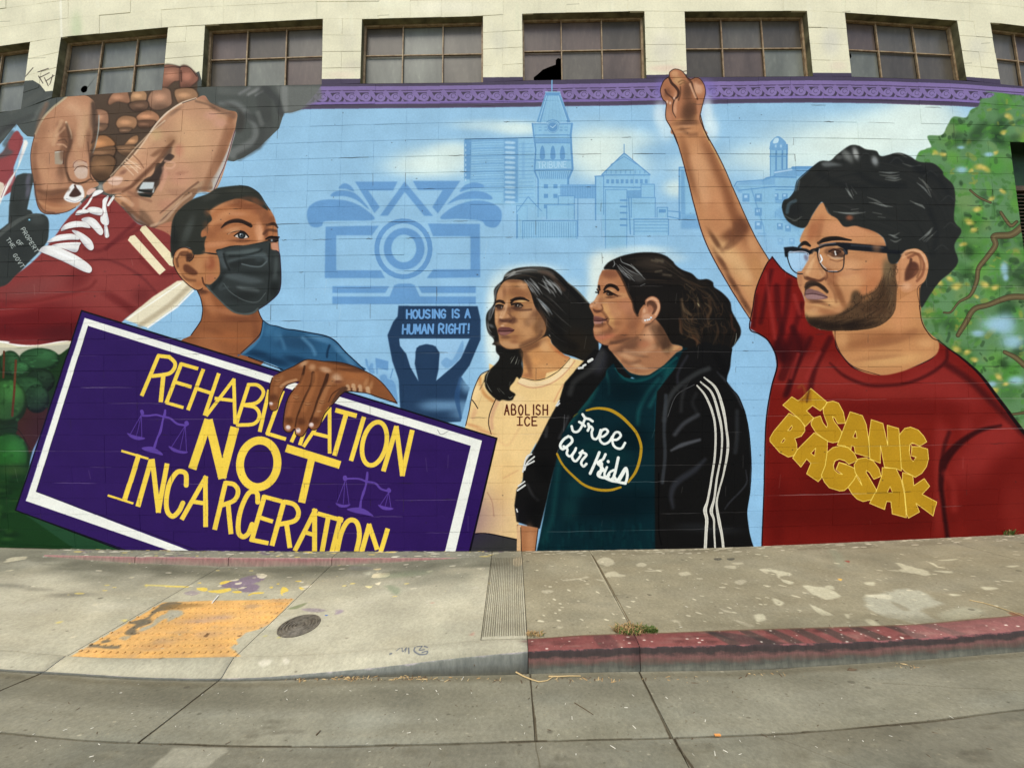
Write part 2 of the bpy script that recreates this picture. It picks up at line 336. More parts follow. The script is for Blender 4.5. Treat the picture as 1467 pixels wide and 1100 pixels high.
# ---- tree on the right
fr(1267,130,KB)
tr='1060,10 1467,60 1800,60 1800,4000 1000,3800 300,2600 200,1500 320,740 430,620 490,590 450,480 600,470 660,370 720,280 850,290 900,210 980,170 1010,95 1100,80 1150,40'
P(tr,(108,150,100),1,1.2); clip(tr,1,1.2)
fr()
rs=np.random.RandomState(5)
GR=[(80,130,66),(110,155,90),(98,158,66),(66,96,60),(74,124,56),(126,156,96),(158,164,74),(110,170,70),(52,80,46),(86,146,60),(44,72,42),(92,162,62)]
for i in range(420):
    x=1290+rs.rand()*350; y=125+rs.rand()*520; s=5+rs.rand()**2*20
    c=GR[rs.randint(len(GR))]
    B([x,y],s,s*(.5+.4*rs.rand()),c,.75,rs.rand()*180)
for i in range(1500):
    x=1290+rs.rand()*350; y=125+rs.rand()*560; q=np.sin(x*.05+y*.031)+np.sin(x*.021-y*.06)+rs.rand()*1.2; c=GR[[10,8,3,4,0,9,2,11,6][int(np.clip((q+1.6)*2.1,0,8))]]; a=rs.rand()*6.28; l=2+rs.rand()*5
    L([x,y,x+l*np.cos(a),y+l*np.sin(a)*.7],2+rs.rand()*4,c,a=.5,f=1.4)
for i in range(200):
    x=1310+rs.rand()*330; y=140+rs.rand()*480; c=GR[rs.randint(len(GR))]; a=rs.rand()*6.28; l=4+rs.rand()*10
    L([x,y,x+l*np.cos(a)*.6+1,y+l*np.sin(a)*.5,x+l*np.cos(a),y+l*np.sin(a)+2],3+rs.rand()*5,c,a=.5,f=2)
YL=(214,190,92)
for x,y,s in [(1340,219,6),(1350,222,6),(1402,240,9),(1412,243,8),(1390,245,5),(1445,168,8),(1437,190,6),(1426,220,5),(1388,318,9),(1400,300,8),(1420,285,6),(1370,410,10),(1360,400,7),(1410,408,9),(1425,412,8),
    (1345,405,8),(1370,500,9),(1385,505,7),(1395,515,7),(1430,540,8),(1425,560,7),(1440,550,6),(1395,330,7),(1436,275,6),(1398,425,5),(1380,350,6)]:
    B([x,y],s,s*.6,YL,.75,rs.rand()*90-45); B([x+rs.rand()*8-4,y+rs.rand()*6-3],s*.5,s*.4,(228,206,120),.6)
for x,y,rx,ry in [(1377,244,10,6),(1416,222,8,4),(1438,385,7,12),(1440,398,5,6),(1425,465,24,14),(1450,490,20,12),(1400,478,12,6),(1455,545,14,8),(1420,550,8,5),(1376,212,6,3),(1440,465,20,20)]:
    B([x,y],rx,ry,(165,202,222),.85)
fr(1097,250,KA); BR=(112,98,66)
for s,w in [('1454,285 1380,340 1285,350 1290,400 1240,470 1195,530 1185,600 1150,680 1085,720 1040,775 1000,778',(9,8,6,5,2,1)),('1320,215 1350,260 1380,290 1410,268',(3,4,3)),('1454,690 1390,690 1340,700 1250,735 1170,760 1120,840 1080,905',(7,8,6,7,5)),
   ('1340,1000 1400,1030 1454,1075',(4,6,7)),('1150,90 1200,130 1265,160',(1.5,2,1.5)),('1385,1350 1454,1340',(2,3))]:
    L(s,tuple(x+1.6 for x in w),(70,58,40),a=.9); L(s,w,BR); L(s,tuple(x*.35 for x in w),(150,132,96),a=.5,f=1)
clip(); fr()
# ---- grey sleeves, big hands tying a laced shoe (upper left)
GY=(92,96,90)
fr(); P('-160,160 -20,152 14,150 30,146 33,117 48,116 58,122 66,132 76,131 80,138 92,137 200,128 262,118 276,108 286,103 290,118 290,125 462,121 453,135 431,158 418,162 407,163 400,185 370,213 350,226 335,232 322,230 150,330 40,200 30,190 24,178 -40,260 -160,300',GY,0,.3)
P('0,260 24,178 33,190 40,196 50,197 60,230 52,260 45,320 60,350 40,420 -20,420 -160,420 -160,300',(158,198,220),0)
fr(0,90,KB)
for s,w,c,a in [('360,600 430,480 520,380',5,(118,120,112),.6),('0,700 150,640 350,560',7,(78,80,76),.5),('120,520 260,430 420,330',9,(104,106,98),.5),('60,860 130,740',8,(74,78,74),.6),('0,760 60,700 150,660',6,(70,70,68),.6)]: L(s,w,c,a=a,f=4)
P('-1200,1250 -300,1050 0,970 100,820 150,740 190,720 220,760 245,830 150,1100 60,1400 -1200,1700',(160,80,80),1,.4)
P('-1200,1250 -300,1050 0,970 80,840 90,900 40,1000 -1200,1300',(92,94,92),1,2,.8)
P('190,1110 250,850 255,820 285,815 300,850 280,900 210,1080 0,1500 -200,1900 -240,1850 -20,1400',(238,236,226),0,.5)
B('220,980 120,1250',30,60,(190,180,190),.4,25)
L('245,835 150,1080 20,1420',1,(150,70,90),0,a=.7)
fr(0,220,KB); P('-100,290 0,300 50,340 0,480 -150,700 -500,700',(226,210,190),1,.4); P('-60,380 0,400 -40,560',(130,60,60),1,.5)
# sleeve folds at right
fr(180,90,KB)
L('1000,300 1250,310 1450,270',10,(112,114,108),a=.6,f=5); L('1290,340 1400,280',4,(150,150,146),a=.7,f=3);L('1370,350 1450,300',3,(140,140,138),a=.7,f=2);L('1200,330 1300,270',4,(140,140,138),a=.6,f=3)
L('1000,430 1150,430 1250,510 1350,640 1370,760 1320,850 1130,960',(5,8,9,9,10,12,14),(128,130,126),a=.7,f=5)
L('1280,560 1400,620 1440,740 1380,880 1200,990',10,(74,76,72),a=.7,f=5); P('1000,400 1230,520 1240,700 1150,720 1180,520 1080,450',(70,66,60),1,3,.7)
L('1467,300 1467,560',20,(72,74,70),a=.5,f=6)
fr(370,0,KA)
P('100,488 350,490 360,560 240,620 180,640 150,630 130,560',(122,124,118),0,2,.8); L('150,500 150,620',9,(146,148,142),a=.6,f=4); L('40,500 100,560 130,640',9,(74,76,74),a=.7,f=4); L('10,560 60,720 0,820',12,(82,84,80),a=.6,f=5); L('0,640 20,700',7,(128,130,124),a=.6,f=4)
# right hand
SK=(198,152,118)
fr(180,90,KB)
HR='730,385 830,350 900,430 1060,500 1170,530 1165,640 1145,740 1080,1000 940,1350 700,1350 500,1680 330,1740 160,1650 0,1500 -60,1330 -100,1290 -60,1180 30,1040 120,930 200,830 290,690 380,580 480,490 600,420'
B('250,700',10,10,SK,0)
# dark knot of fingers behind
P('-450,300 -100,300 60,290 200,300 395,230 400,60 560,40 720,100 760,200 720,380 560,480 350,640 200,860 0,1080 -60,1200 -300,1250 -450,1200 -440,700',(96,78,62),1,.5)
FG=[('410,60 500,50 580,90 590,170 540,190 500,200 400,280 390,200',(184,130,104)),('590,70 650,60 730,130 750,180 700,230 640,270 590,250 585,160',(176,120,98)),
('540,300 700,290 740,370 600,420 555,400',(196,150,112)),('60,400 80,330 120,295 200,320 215,370 190,410 80,412',(206,160,118)),('-160,400 -110,330 0,310 20,340 30,420 -80,410 -150,440',(190,140,108)),
('255,400 290,320 380,285 450,300 470,370 465,440 370,480 290,470',(192,146,116)),('60,440 200,415 235,450 200,500 100,505',(134,102,80)),('130,580 190,530 270,520 340,570 320,620 200,610 150,620',(206,150,112)),('140,625 300,625 260,680 180,690 140,660',(140,102,78)),
('-80,650 -60,600 0,575 90,590 110,640 80,690 0,700 -50,690',(200,150,110)),('-50,700 60,700 20,740 -40,740',(150,116,90)),
('-360,560 -300,510 -220,520 -190,560 -200,650 -300,670 -360,655',(196,146,114)),('-350,670 -200,660 -220,710 -290,735 -340,720',(150,114,88)),
('0,870 60,800 120,780 125,830 90,860 40,870',(200,150,108)),('-90,890 60,880 100,900 40,970 -30,960',(160,122,90)),
('-430,920 -360,840 -290,790 -200,790 -130,860 -200,900 -380,960',(206,146,98)),('-430,960 -200,900 -120,910 -150,990 -260,1010 -380,990',(150,112,82)),('-380,760 -290,760 -330,830 -400,850',(150,104,76)),
('-380,1120 -330,1010 -250,1000 -160,1000 -120,1060 -180,1190 -260,1220 -330,1180',(150,112,80)),('-460,1140 -420,1050 -400,1100 -390,1200 -440,1220',(130,96,70))]
for s,c in FG:
    q=np.array([float(t) for t in s.replace(',',' ').split()]).reshape(-1,2); q=q.mean(0)+(q-q.mean(0))*1.24; s=q.ravel()
    P(s,tuple(v*.42 for v in c),1,1.6,.95)
    q=q.mean(0)+(q-q.mean(0))*.92; s=q.ravel(); P(s,tuple(v*.86 for v in c),1,.5)
    q=pt(s); m=q.mean(0); k=_f[:]; clip(s); fr(); ext=(q.max(0)-q.min(0))/2
    B([m[0]-ext[0]*.1,m[1]-ext[1]*.15],ext[0]*.7,ext[1]*.45,tuple(min(255,v*1.10+4) for v in c),.85); B([m[0],m[1]+ext[1]*.9],ext[0]*1.1,ext[1]*.5,tuple(v*.55 for v in c),.7); B([m[0],m[1]-ext[1]*1.0],ext[0],ext[1]*.3,tuple(v*.8 for v in c),.6)
    clip(); _f[:]=k
L('410,55 500,48 560,55 600,45 680,60 750,150',1,(70,45,40)); L('585,90 590,200',2,(90,58,46),a=.8,f=1)
# back of hand
P(HR,SK,1,.3); clip(HR)
B('700,760 650,900',260,200,(212,170,130),.7); B('320,760',90,80,(208,176,130),.8); B('480,820',70,60,(160,116,84),.6,-30); B('440,900 330,950',110,30,(140,98,72),.8,-35); B('570,920',60,80,(202,138,112),.8); B('900,560 1000,640',90,60,(208,158,134),.7)
B('1120,560 1100,760 1020,980',50,140,(150,100,70),.75,18); B('1000,440 900,420',90,35,(140,104,80),.7,25); B('830,370',80,30,(184,128,104),.7)
B('560,1200 650,1500',120,120,(200,146,120),.6); B('450,1500',140,80,(196,140,114),.6); B('600,1160 640,1400',80,22,(160,110,86),.5,-10); B('520,520 350,660',110,26,(140,108,86),.7,-35)
B('150,980 60,1080',80,50,(190,140,110),.7,-45)
clip()
L('740,380 600,425 480,500 380,590 290,700 210,820 120,940 30,1050',2.4,(226,204,178),a=.9,f=1); L('740,384 600,430',1.2,(90,70,60),a=.8)
P('380,1000 460,900 490,890 480,960 460,1000 400,1010',(100,78,64),1,1.5,.8)
P('290,1180 330,1060 400,1090 400,1200 330,1320 270,1400 140,1390 90,1360 200,1230',(86,70,58),1,.6); P('170,1290 310,1300 300,1370 110,1370',(190,200,196),0,.8); P('90,1375 290,1380 270,1420 170,1410',(46,50,44),0,.8)
P('410,1130 480,1165 430,1200 390,1250 360,1300 370,1200',(196,142,116),1,1.5,.8)
P('500,1330 640,1330 560,1420 420,1340',(150,106,88),1,3,.3)
# wrist band / light edge and sleeve
P('1145,720 1150,760 1090,950 1000,1200 930,1340 850,1310 960,1150 1060,950 1110,820',(196,196,190),1,1,.85)
L('1150,720 1085,950 1040,1090 990,1200 930,1340',1.2,(110,70,84))
L('860,1290 700,1350 560,1480 430,1600 330,1740',(16,12,8,5),(186,152,120),a=.8,f=2); L('720,1330 560,1490 420,1620 300,1750',1.2,(120,88,80),a=.8)
L('900,1320 760,1340 620,1500 420,1640 320,1740',5,(128,98,80),a=.6,f=3); P('320,1740 500,1560 560,1480 660,1350 760,1350 560,1650 480,1790 400,1850',(150,112,84),1,1,.9)
P('-10,1500 60,1520 200,1560 300,1680 340,1760 280,1740 150,1700 30,1600',(130,98,76),1,3,.8)
fr(180,220,KB); P('310,790 480,720 500,800 470,870 380,860',(190,130,100),1,.5); B('60,470',60,60,(150,110,84),.7,60); L('0,560 100,700 300,790',3,(110,80,64),a=.8,f=1.5)
# left hand
fr(0,90,KB)
HL='700,365 780,345 900,350 960,380 1000,430 1010,560 1000,700 960,860 950,1000 955,1140 1000,1230 1040,1270 1030,1300 960,1330 910,1400 900,1420 860,1440 830,1490 700,1570 560,1590 460,1580 400,1500 370,1330 340,1150 330,950 370,760 450,600 560,480'
P(HL,(194,144,110),1,.3); clip(HL)
B('760,470 860,520',130,100,(212,164,128),.7); B('900,640 860,760',60,150,(206,166,128),.8); B('450,700 420,850',60,150,(176,128,96),.8,20); B('1000,480 990,620',50,140,(110,88,72),.8); B('940,800 940,950',40,120,(140,100,76),.7)
B('730,820 700,1000 640,1180',60,130,(130,92,70),.8,10); B('560,780',60,90,(214,166,128),.8,20); B('660,760 640,860',60,34,(160,112,88),.8); B('650,870',50,24,(206,160,124),.9); B('380,1200 420,1400',60,160,(150,104,76),.8,-12); B('560,1250',130,110,(200,148,114),.8)
P('600,640 700,640 740,800 760,900 720,960 700,880 640,760',(150,108,82),1,2,.7); L('700,630 740,720 755,800',3,(228,196,160),a=.9,f=1.5); L('650,620 610,720 570,860',6,(214,170,132),a=.7,f=3)
P('580,940 675,935 670,1060 650,1075 585,1070',(176,160,138),0,.6); L('590,945 670,938',2,(214,206,190)); L('680,930 672,1070',1.5,(90,60,50))
P('720,980 850,900 950,980 960,1150 920,1230 760,1240 690,1130',(200,150,116),1,4,.8)
B('800,1280 900,1300',120,50,(170,120,92),.8); P('960,1180 1020,1230 1040,1290 970,1330 900,1320 800,1250',(194,142,108),1,2,.9)
B('700,1400 560,1440',140,70,(140,92,66),.9); B('620,1530 500,1500',160,50,(182,124,88),.8); B('560,1600',200,30,(110,70,52),.7)
clip()
P('780,1050 840,1030 915,1055 925,1130 900,1170 800,1165 785,1120',(206,174,152),1,.6); B('860,1150',50,20,(236,214,196),.8); B('860,1060',40,16,(226,208,200),.7); L('775,1100 785,1060 840,1025 915,1050',1.2,(140,92,76),a=.7)
L('700,365 560,480 450,600 375,760',3,(200,184,150),a=.8,f=1.2); L('370,760 330,950 340,1150 372,1330 400,1500 460,1580 560,1592 700,1570 800,1520',1.3,(90,60,50),a=.8)
L('1045,560 1040,700 1010,860 980,950',2,(176,180,170),a=.9,f=1)
L('930,840 945,1000 955,1140 1000,1230',1.6,(96,66,52),a=.6,f=1.5)
# thumb of the right hand
fr(0,220,KB)
P('1467,10 1340,90 1250,170 1180,250 1090,320 1085,370 1110,410 1180,430 1280,415 1380,370 1467,290 1600,150 1640,60',(202,154,120),1,.5); clip('1467,10 1340,90 1250,170 1180,250 1090,320 1085,370 1110,410 1180,430 1280,415 1380,370 1467,290 1600,150 1640,60')
B('1180,400 1350,370',120,28,(140,94,72),.8,-15); B('1450,280 1560,180',120,30,(140,96,74),.8,-45); B('1300,200',50,26,(130,86,70),.6,-30)
clip(); P('1135,290 1200,245 1290,255 1290,290 1240,335 1170,330',(226,188,164),1,.8); B('1240,270',40,14,(240,214,194),.8)
for s in ('1320,110 1400,90 1467,130','1340,130 1400,110 1450,150','1360,150 1420,150 1450,180','1300,140 1340,120'): L(s,2,(226,190,156),a=.8,f=1.2)
P('920,400 960,370 1010,370 1000,400 940,440 915,430',(226,186,168),1,.8); B('1060,360',34,44,(176,178,170),.8)
P('1200,460 1240,430 1320,440 1380,500 1370,560 1290,560 1220,500',(196,142,104),1,1.2); B('1290,470',60,20,(226,190,160),.6,20)
P('1360,370 1450,400 1467,700 1400,640 1300,560 1380,560 1390,500 1330,430 1200,430',(186,134,102),1,2,.8)
# ---- electronic tag on a strap
P('180,235 250,210 350,215 360,280 330,400 290,590 330,600 350,630 340,640 95,740 100,560 130,350',(66,70,66),0,.4); clip('180,235 250,210 350,215 360,280 330,400 290,590 95,740 100,560 130,350',0)
B('300,280 300,400',30,90,(120,116,130),.7,12); B('180,560',60,120,(56,60,54),.6); clip()
TG='-200,900 0,805 120,720 300,645 420,635 490,660 520,720 518,830 500,930 420,1030 300,1150 200,1260 60,1400 -100,1470 -600,1500'
P(TG,(62,66,62),1,.4); clip(TG); L('0,860 120,760 290,655 420,640',6,(104,108,102),a=.7,f=2); B('400,700',100,60,(84,88,84),.7); B('200,1000',220,140,(52,56,54),.5); clip()
B('312,698',14,12,(110,190,220),1); B('312,698',5,5,(230,250,255),1)
fr(); WT=(196,204,196)
def rot_text(s,x,y,dx,dy,ux,uy,w): text(s,x,y,(dx,dy),(ux,uy),w,WT,.66)
rot_text('PROPERTY',30.5,329,3.1,5,5,-2.8,.9); rot_text('OF',24,347,3.8,4.2,4.2,-3.5,.9); rot_text('THE',9.5,343.5,3.4,4.9,4.7,-2.8,.9); rot_text('GOVT.',19,366,3.2,5,5,-2.8,.9)
# ---- red shoe
fr(0,250,KA)
SH='500,130 540,110 600,120 650,150 720,220 780,280 860,300 965,350 1050,500 1100,600 1000,620 880,690 700,820 560,960 380,935 200,960 60,950 0,935 -640,900 -640,560 -300,640 0,635 100,560 200,480 290,380 370,270 440,190'
P('-640,860 0,930 100,955 380,930 430,900 440,1100 -640,1150',(224,216,186),0,.4); L('-400,900 0,940 120,962 250,952 400,930',3,(246,244,236))
P(SH,(152,66,62),1,.4); clip(SH)
RD2=(120,40,40)
B('150,800 0,850 350,870',380,110,(124,30,32),.85); B('600,600',260,150,(164,76,70),.7); B('420,600 470,560',70,60,RD2,.5,-20); B('180,640',220,60,(140,74,70),.7,-12); B('650,700 740,760',90,30,RD2,.7,30); B('200,720 350,690',200,20,(160,60,56),.6,-10); B('60,770',200,30,(160,58,54),.6,-8)
L('480,420 560,430 620,400 800,300',5,(122,46,46),a=.6,f=4); L('600,420 700,330 760,280',6,(116,42,44),a=.6,f=3); L('430,500 600,480 760,550 860,640 900,700',(3,4,3),(120,50,50),a=.6,f=3); L('-100,700 150,720 360,680 500,640 540,600',4,(126,44,42),a=.6,f=4); L('0,880 200,890 420,860',14,(108,22,26),a=.6,f=8); B('350,900',160,60,(92,26,30),.7); L('800,480 900,560 1000,540',8,(124,44,44),a=.5,f=4)
B('800,680',60,60,(118,46,46),.6)
clip()
P('790,315 800,295 822,290 850,320 920,395 990,470 1000,500 975,520 955,512',(240,226,186),0,.3); P('722,372 735,350 760,342 935,538 900,567',(240,226,190),0,.3); L('722,372 900,567',1,(190,110,100),0,a=.7)
P('1105,590 1000,600 860,690 705,818 830,862 1000,740 1085,650 1160,620',(236,226,196),0,.4); L('1080,620 950,740 790,850',7,(186,170,140),a=.7,f=4); L('1020,612 720,815',2,(250,246,232),0,a=.9); L('1090,655 1000,745 835,862',2.4,(246,246,240),0,a=.9)
# laces
fr(0,220,KB); LC=(236,234,228)
LSH=(176,174,180)
def lace(s,shadow=None):
    P([*( (pt(s)-np.array(_f[:2]))/_f[2]+np.array([6,10])).ravel()],(96,40,42),1,.8,.6); P(s,LC,1,.3); clip(s)
    q=(pt(s)-np.array(_f[:2]))/_f[2]; m=q.mean(0); e=q.max(0)-q.min(0)
    k=_f[2]; u,sv,vt=np.linalg.svd(q-m); d=vt[0]; r0=np.degrees(np.arctan2(d[1],d[0])); n=np.array([-d[1],d[0]]); n=n if n[1]>0 else -n
    ex=np.abs((q-m)@d).max(); ey=np.abs((q-m)@n).max()
    B((m+n*ey*.8).ravel(),ex,ey*.45,LSH,.7,r0); B((m-d*ex*.9).ravel(),ex*.25,ey,LSH,.5,r0); B((m-n*ey*.3).ravel(),ex*.6,ey*.25,(252,250,246),.8,r0); clip()
lace('960,470 1000,400 1060,385 1090,400 1050,430 980,460'); L('965,470 930,530 880,585',3,LC); P('672,465 700,410 730,360 765,323 800,330 840,335 870,355 890,420 885,470 850,505 800,520 740,515 690,495',LC,1,.4); P('730,450 750,410 790,360 815,370 840,400 858,430 830,450 780,462',(84,58,48),1,.5); L('790,340 800,365',3,(110,80,70)); L('700,480 790,508 860,480',1.2,LSH,a=.7)
L('1195,460 1140,545',3.6,LC); lace('1130,450 1145,460 1120,560 1150,720 1120,760 1060,710 1080,560 1085,490'); lace('1100,762 1130,765 1152,870 1110,880'); lace('910,610 940,570 1010,565 1080,590 1070,650 1000,645 930,620')
lace('800,650 820,605 900,590 940,620 870,640'); lace('860,700 930,670 1010,700 1085,800 1080,855 1040,850 960,770'); lace('645,815 690,750 790,715 900,725 955,785 850,775 740,790'); lace('760,810 850,830 960,910 990,990 960,1020 910,990 830,890')
lace('500,935 590,870 680,850 780,850 840,905 720,910 600,925'); lace('540,975 640,945 840,935 840,970 800,1040 660,1000'); lace('420,1015 470,975 580,975 720,1030 850,1100 960,1190 955,1250 880,1240 700,1150 540,1080 430,1035')
# ---- tall hedges at the bottom left
fr(0,500,KA)
P('-640,-40 0,0 440,-20 400,260 200,520 100,900 420,1120 600,1200 -640,1200',(34,66,32),0,.4); P('110,330 270,330 190,560 120,600 20,590 100,460',(82,50,30),1,1)
P('-100,-10 120,-5 420,-30 340,30 120,60 -100,20',(196,192,170),0,1)
def bush(cx,cy,rx,ry,c):
    c=tuple(min(255,v*1.25+4) for v in c)
    P(ell(cx,cy,rx,ry),tuple(v*.5 for v in c),1,1); P(ell(cx-rx*.05,cy-ry*.1,rx*.92,ry*.85),c,1,2,.85); q=ell(cx,cy,rx,ry); clip(q); B([cx+rx*.3,cy-ry*.4],rx*.6,ry*.5,tuple(v*1.3+6 for v in c),.6)
    r=np.random.RandomState(int(cx*7+cy)%999)
    for i in range(26): a=r.rand()*6.3; d=r.rand()**.5; B([cx+rx*d*np.cos(a),cy+ry*d*np.sin(a)],rx*.12,ry*.09,tuple(np.array(c)*(0.6+r.rand()*.9)),.5)
    clip()
bush(225,60,115,65,(40,76,44)); bush(60,80,60,70,(36,66,38)); bush(110,110,60,40,(44,84,48)); bush(230,180,80,70,(28,48,30)); bush(150,240,110,90,(34,66,36)); bush(210,280,70,80,(32,60,34)); bush(40,300,115,130,(46,88,40)); bush(-150,300,130,140,(40,76,38))
bush(60,620,110,150,(34,92,30)); bush(-160,640,130,160,(30,82,28))
P('-640,650 100,650 170,640 130,780 90,900 400,940 700,1080 900,1110 900,1200 -640,1200',(30,72,34),0,3,.9)
r=np.random.RandomState(3)
for i in range(180): B([-600+r.rand()*700,680+r.rand()*460],20+r.rand()*30,8+r.rand()*14,[(48,92,40),(24,60,26),(60,104,48),(20,48,26)][i%4],.5)
B('80,680',90,40,(66,100,46),.7); B('60,760',130,30,(24,60,28),.6)
L('92,65 85,200 72,375',3.4,(112,66,40)); L('26,15 22,160',3,(104,60,38)); L('0,450 100,450 170,560',1.5,(20,36,18),a=.5)
# ---- young man with a black face mask
OL=(52,34,30)
fr(220,330,KB)
# neck and shoulders
NK='470,600 500,700 515,800 510,880 490,970 400,1100 300,1200 700,1500 1150,1400 1130,1100 1150,960 1110,860 1090,820 900,760'
P(NK,(158,98,62),1,.3); clip(NK)
B('560,700 600,800',60,120,(190,126,84),.7,-30); B('900,930',240,50,(132,78,52),.8); B('800,860',240,40,(184,122,84),.7,10); B('760,1100 900,1150',220,60,(176,108,66),.7); B('1060,900 1080,1100',50,140,(136,82,54),.7); B('500,640 540,640',50,40,(100,62,44),.8); B('620,1060',140,40,(140,84,54),.6,10); B('560,1150 640,1300',120,120,(182,118,76),.6)
clip(); L('465,640 500,720 518,820 512,900 490,970 400,1100',1.3,OL); L('1095,820 1125,900 1155,970 1130,1080 1110,1150',1.2,OL)
# shirt
fr(370,480,KB)
SHT='-200,220 -100,130 0,40 35,-30 55,-150 80,-135 120,-110 190,-95 300,-60 420,-50 560,-20 680,0 760,30 830,80 900,160 950,215 1060,310 1120,370 800,420 300,400 200,330 0,260 -190,205'
P(SHT,(52,100,136),1,.3); clip(SHT)
B('300,60 450,90',200,80,(42,80,112),.7); B('700,50 600,20',120,40,(90,140,176),.7,20); B('850,160 960,270',110,40,(92,142,178),.8,45); B('200,0 120,-60',60,90,(72,124,160),.7,20); B('0,200 200,280 400,260',170,50,(26,58,88),.8,12); B('-200,100',120,50,(40,80,110),.7,20); L('470,30 560,120 600,200',5,(96,146,180),a=.7,f=4); L('750,110 730,170 725,230',3,(24,56,86),a=.9,f=2); L('230,10 260,80 280,140',5,(74,122,156),a=.7,f=4); L('-170,190 -60,110 20,0 50,-140',(7,6,5),(80,132,166),a=.8,f=2)
clip(); L('50,-150 25,-20 -60,80 -180,190',1.1,(20,34,52)); L('55,-150 120,-108 200,-92 300,-62 400,-50 560,-20 680,2 760,30 830,80 920,180 1060,310 1110,360',(1,1.3,1.6,1.8,1.6,1.2),(22,36,58))
# head
fr(180,220,KB)
P('800,600 1000,520 1000,1100 780,1100 760,800',(182,118,78),0,1)
HD='480,830 500,700 560,600 700,480 860,420 960,370 1080,350 1200,340 1300,355 1400,420 1460,520 1500,600 1560,650 1590,720 1605,860 1610,1000 1600,1200 1400,1500 1000,1600 700,1500 480,1300 470,1000'
P('860,640 950,560 1050,500 1180,470 1290,490 1400,520 1500,570 1550,640 1580,720 1600,860 1608,1000 1615,1180 1500,1400 900,1450 640,1300 640,1100 820,1000',(186,122,80),1,.5)
clip('860,640 950,560 1050,500 1180,470 1290,490 1400,520 1500,570 1550,640 1580,720 1600,860 1608,1000 1615,1180 1500,1400 900,1450 640,1300 640,1100 820,1000')
B('1150,520 1250,560 1400,560',160,40,(140,84,54),.8,4); B('1050,640 960,720',130,40,(206,146,102),.8,-20); B('1400,600 1480,700',90,60,(158,98,66),.8); B('1180,640',110,30,(204,144,104),.7); B('980,780 900,850',80,60,(158,98,64),.6); B('900,960 1000,950',110,40,(212,148,106),.7,-10); B('1400,800 1420,880',50,90,(220,162,122),.8); B('1480,830',30,90,(112,66,46),.7); B('1240,920 1180,915',110,20,(140,88,62),.6); B('1130,800',110,26,(214,160,118),.6,-12); B('1480,640 1530,700',40,60,(130,80,54),.6)
B('1240,960',120,20,(196,132,90),.6)
clip()
P('480,830 500,700 560,600 700,490 860,430 960,370 1080,350 1200,340 1300,355 1400,420 1450,500 1500,600 1400,545 1290,500 1180,480 1060,510 960,560 890,600 850,610 890,640 910,700 870,740 845,780 800,820 800,880 850,870 840,910 830,960 828,1060 700,1060 680,1000 600,990 520,1050 490,1100 475,1000',(56,58,50),1,.5)
clip('480,830 500,700 560,600 700,490 860,430 960,370 1080,350 1200,340 1300,355 1400,420 1450,500 1500,600 1400,545 1290,500 1180,480 1060,510 960,560 890,600 850,610 890,640 910,700 870,740 845,780 800,820 800,880 850,870 840,910 830,960 828,1060 700,1060 680,1000 600,990 520,1050 490,1100 475,1000')
B('680,760 640,860',50,140,(84,88,82),.6,20); B('900,450',120,50,(80,80,72),.6,-20); B('1180,400',180,40,(74,74,64),.6); B('520,900',50,160,(40,42,38),.6)
clip(); L('1200,340 1300,355 1400,420 1467,520 1520,600',(1,1.5,1),(30,30,28),a=.8)
B('860,620 850,800',40,30,(120,90,68),.4)
# brow and eye
L('1010,780 1060,735 1140,715 1230,720 1320,765',(1.2,3.2,4.6,5.2,4.6),(58,40,32),f=.7); L('1050,735 1180,712 1290,735',2.4,(52,38,32),a=.8)
L('1070,850 1120,830 1190,815 1250,830 1290,870',(.8,1.4,2.4,2.2),(60,38,30)); P('1150,865 1200,835 1250,840 1290,885 1230,900 1180,890',(226,214,200),1,.3)
P(ell(1222,862,42,38),(40,44,44)); P(ell(1218,862,22,20),(104,118,124)); P(ell(1222,866,11,11),(18,20,20)); P(ell(1210,852,6,6),(240,244,244)); L('1145,868 1200,832 1250,832 1295,880',2,(34,22,18)); L('1160,880 1220,900 1290,888',.8,(110,66,50),a=.8)
L('1080,850 1130,820 1200,810',1.5,(230,184,140),a=.6)
L('1170,930 1240,935 1300,920',1.2,(120,76,54),a=.5,f=1.5)
fr(220,330,KB)
L('1160,40 1210,0 1290,10',4,(90,56,40),a=.7,f=2); L('1195,90 1250,75 1310,90',(1.5,3,2.5),(28,20,18)); P('1200,100 1260,85 1310,100 1290,130 1230,130',(60,48,44),1,.5); B('1245,108',14,14,(190,200,200),.9); P('1240,140 1300,140 1320,220 1290,235 1250,200',(206,150,120),1,.6); L('1185,95 1230,70 1320,75',2.2,(24,18,16)); L('1280,120 1310,110',2,(20,16,14))
L('1300,-40 1310,60 1318,160 1325,240',.8,(90,60,50),a=.6)
# ear
EAR='215,290 230,230 280,190 350,185 400,210 430,260 560,250 680,270 700,400 690,480 640,560 580,575 540,560 520,600 470,630 400,600 300,510 240,420 212,350'
P(EAR,(190,130,86),1,.4); clip(EAR)
B('600,350',70,90,(156,82,56),.7); B('480,330 470,400',60,70,(204,146,100),.7); B('600,500',60,50,(190,120,86),.6); B('480,560',60,40,(176,112,72),.7); L('260,380 250,300 290,240 360,235',3.5,(120,76,52),a=.8,f=1.6); L('300,260 370,270 360,320',4,(110,68,46),a=.8,f=2); L('300,480 360,520 440,530',4,(126,80,54),a=.7,f=2.5); L('240,280 280,215 350,200',3,(216,160,116),a=.8,f=1.5)
P('350,250 400,240 420,270 400,320 370,330 345,300',(84,54,40),1,1.5,.9); P('320,370 360,360 420,400 470,450 430,475 360,455 320,420',(110,64,44),1,1.5,.9); L('260,420 320,520 400,580',3,(214,158,112),a=.6,f=1.5)
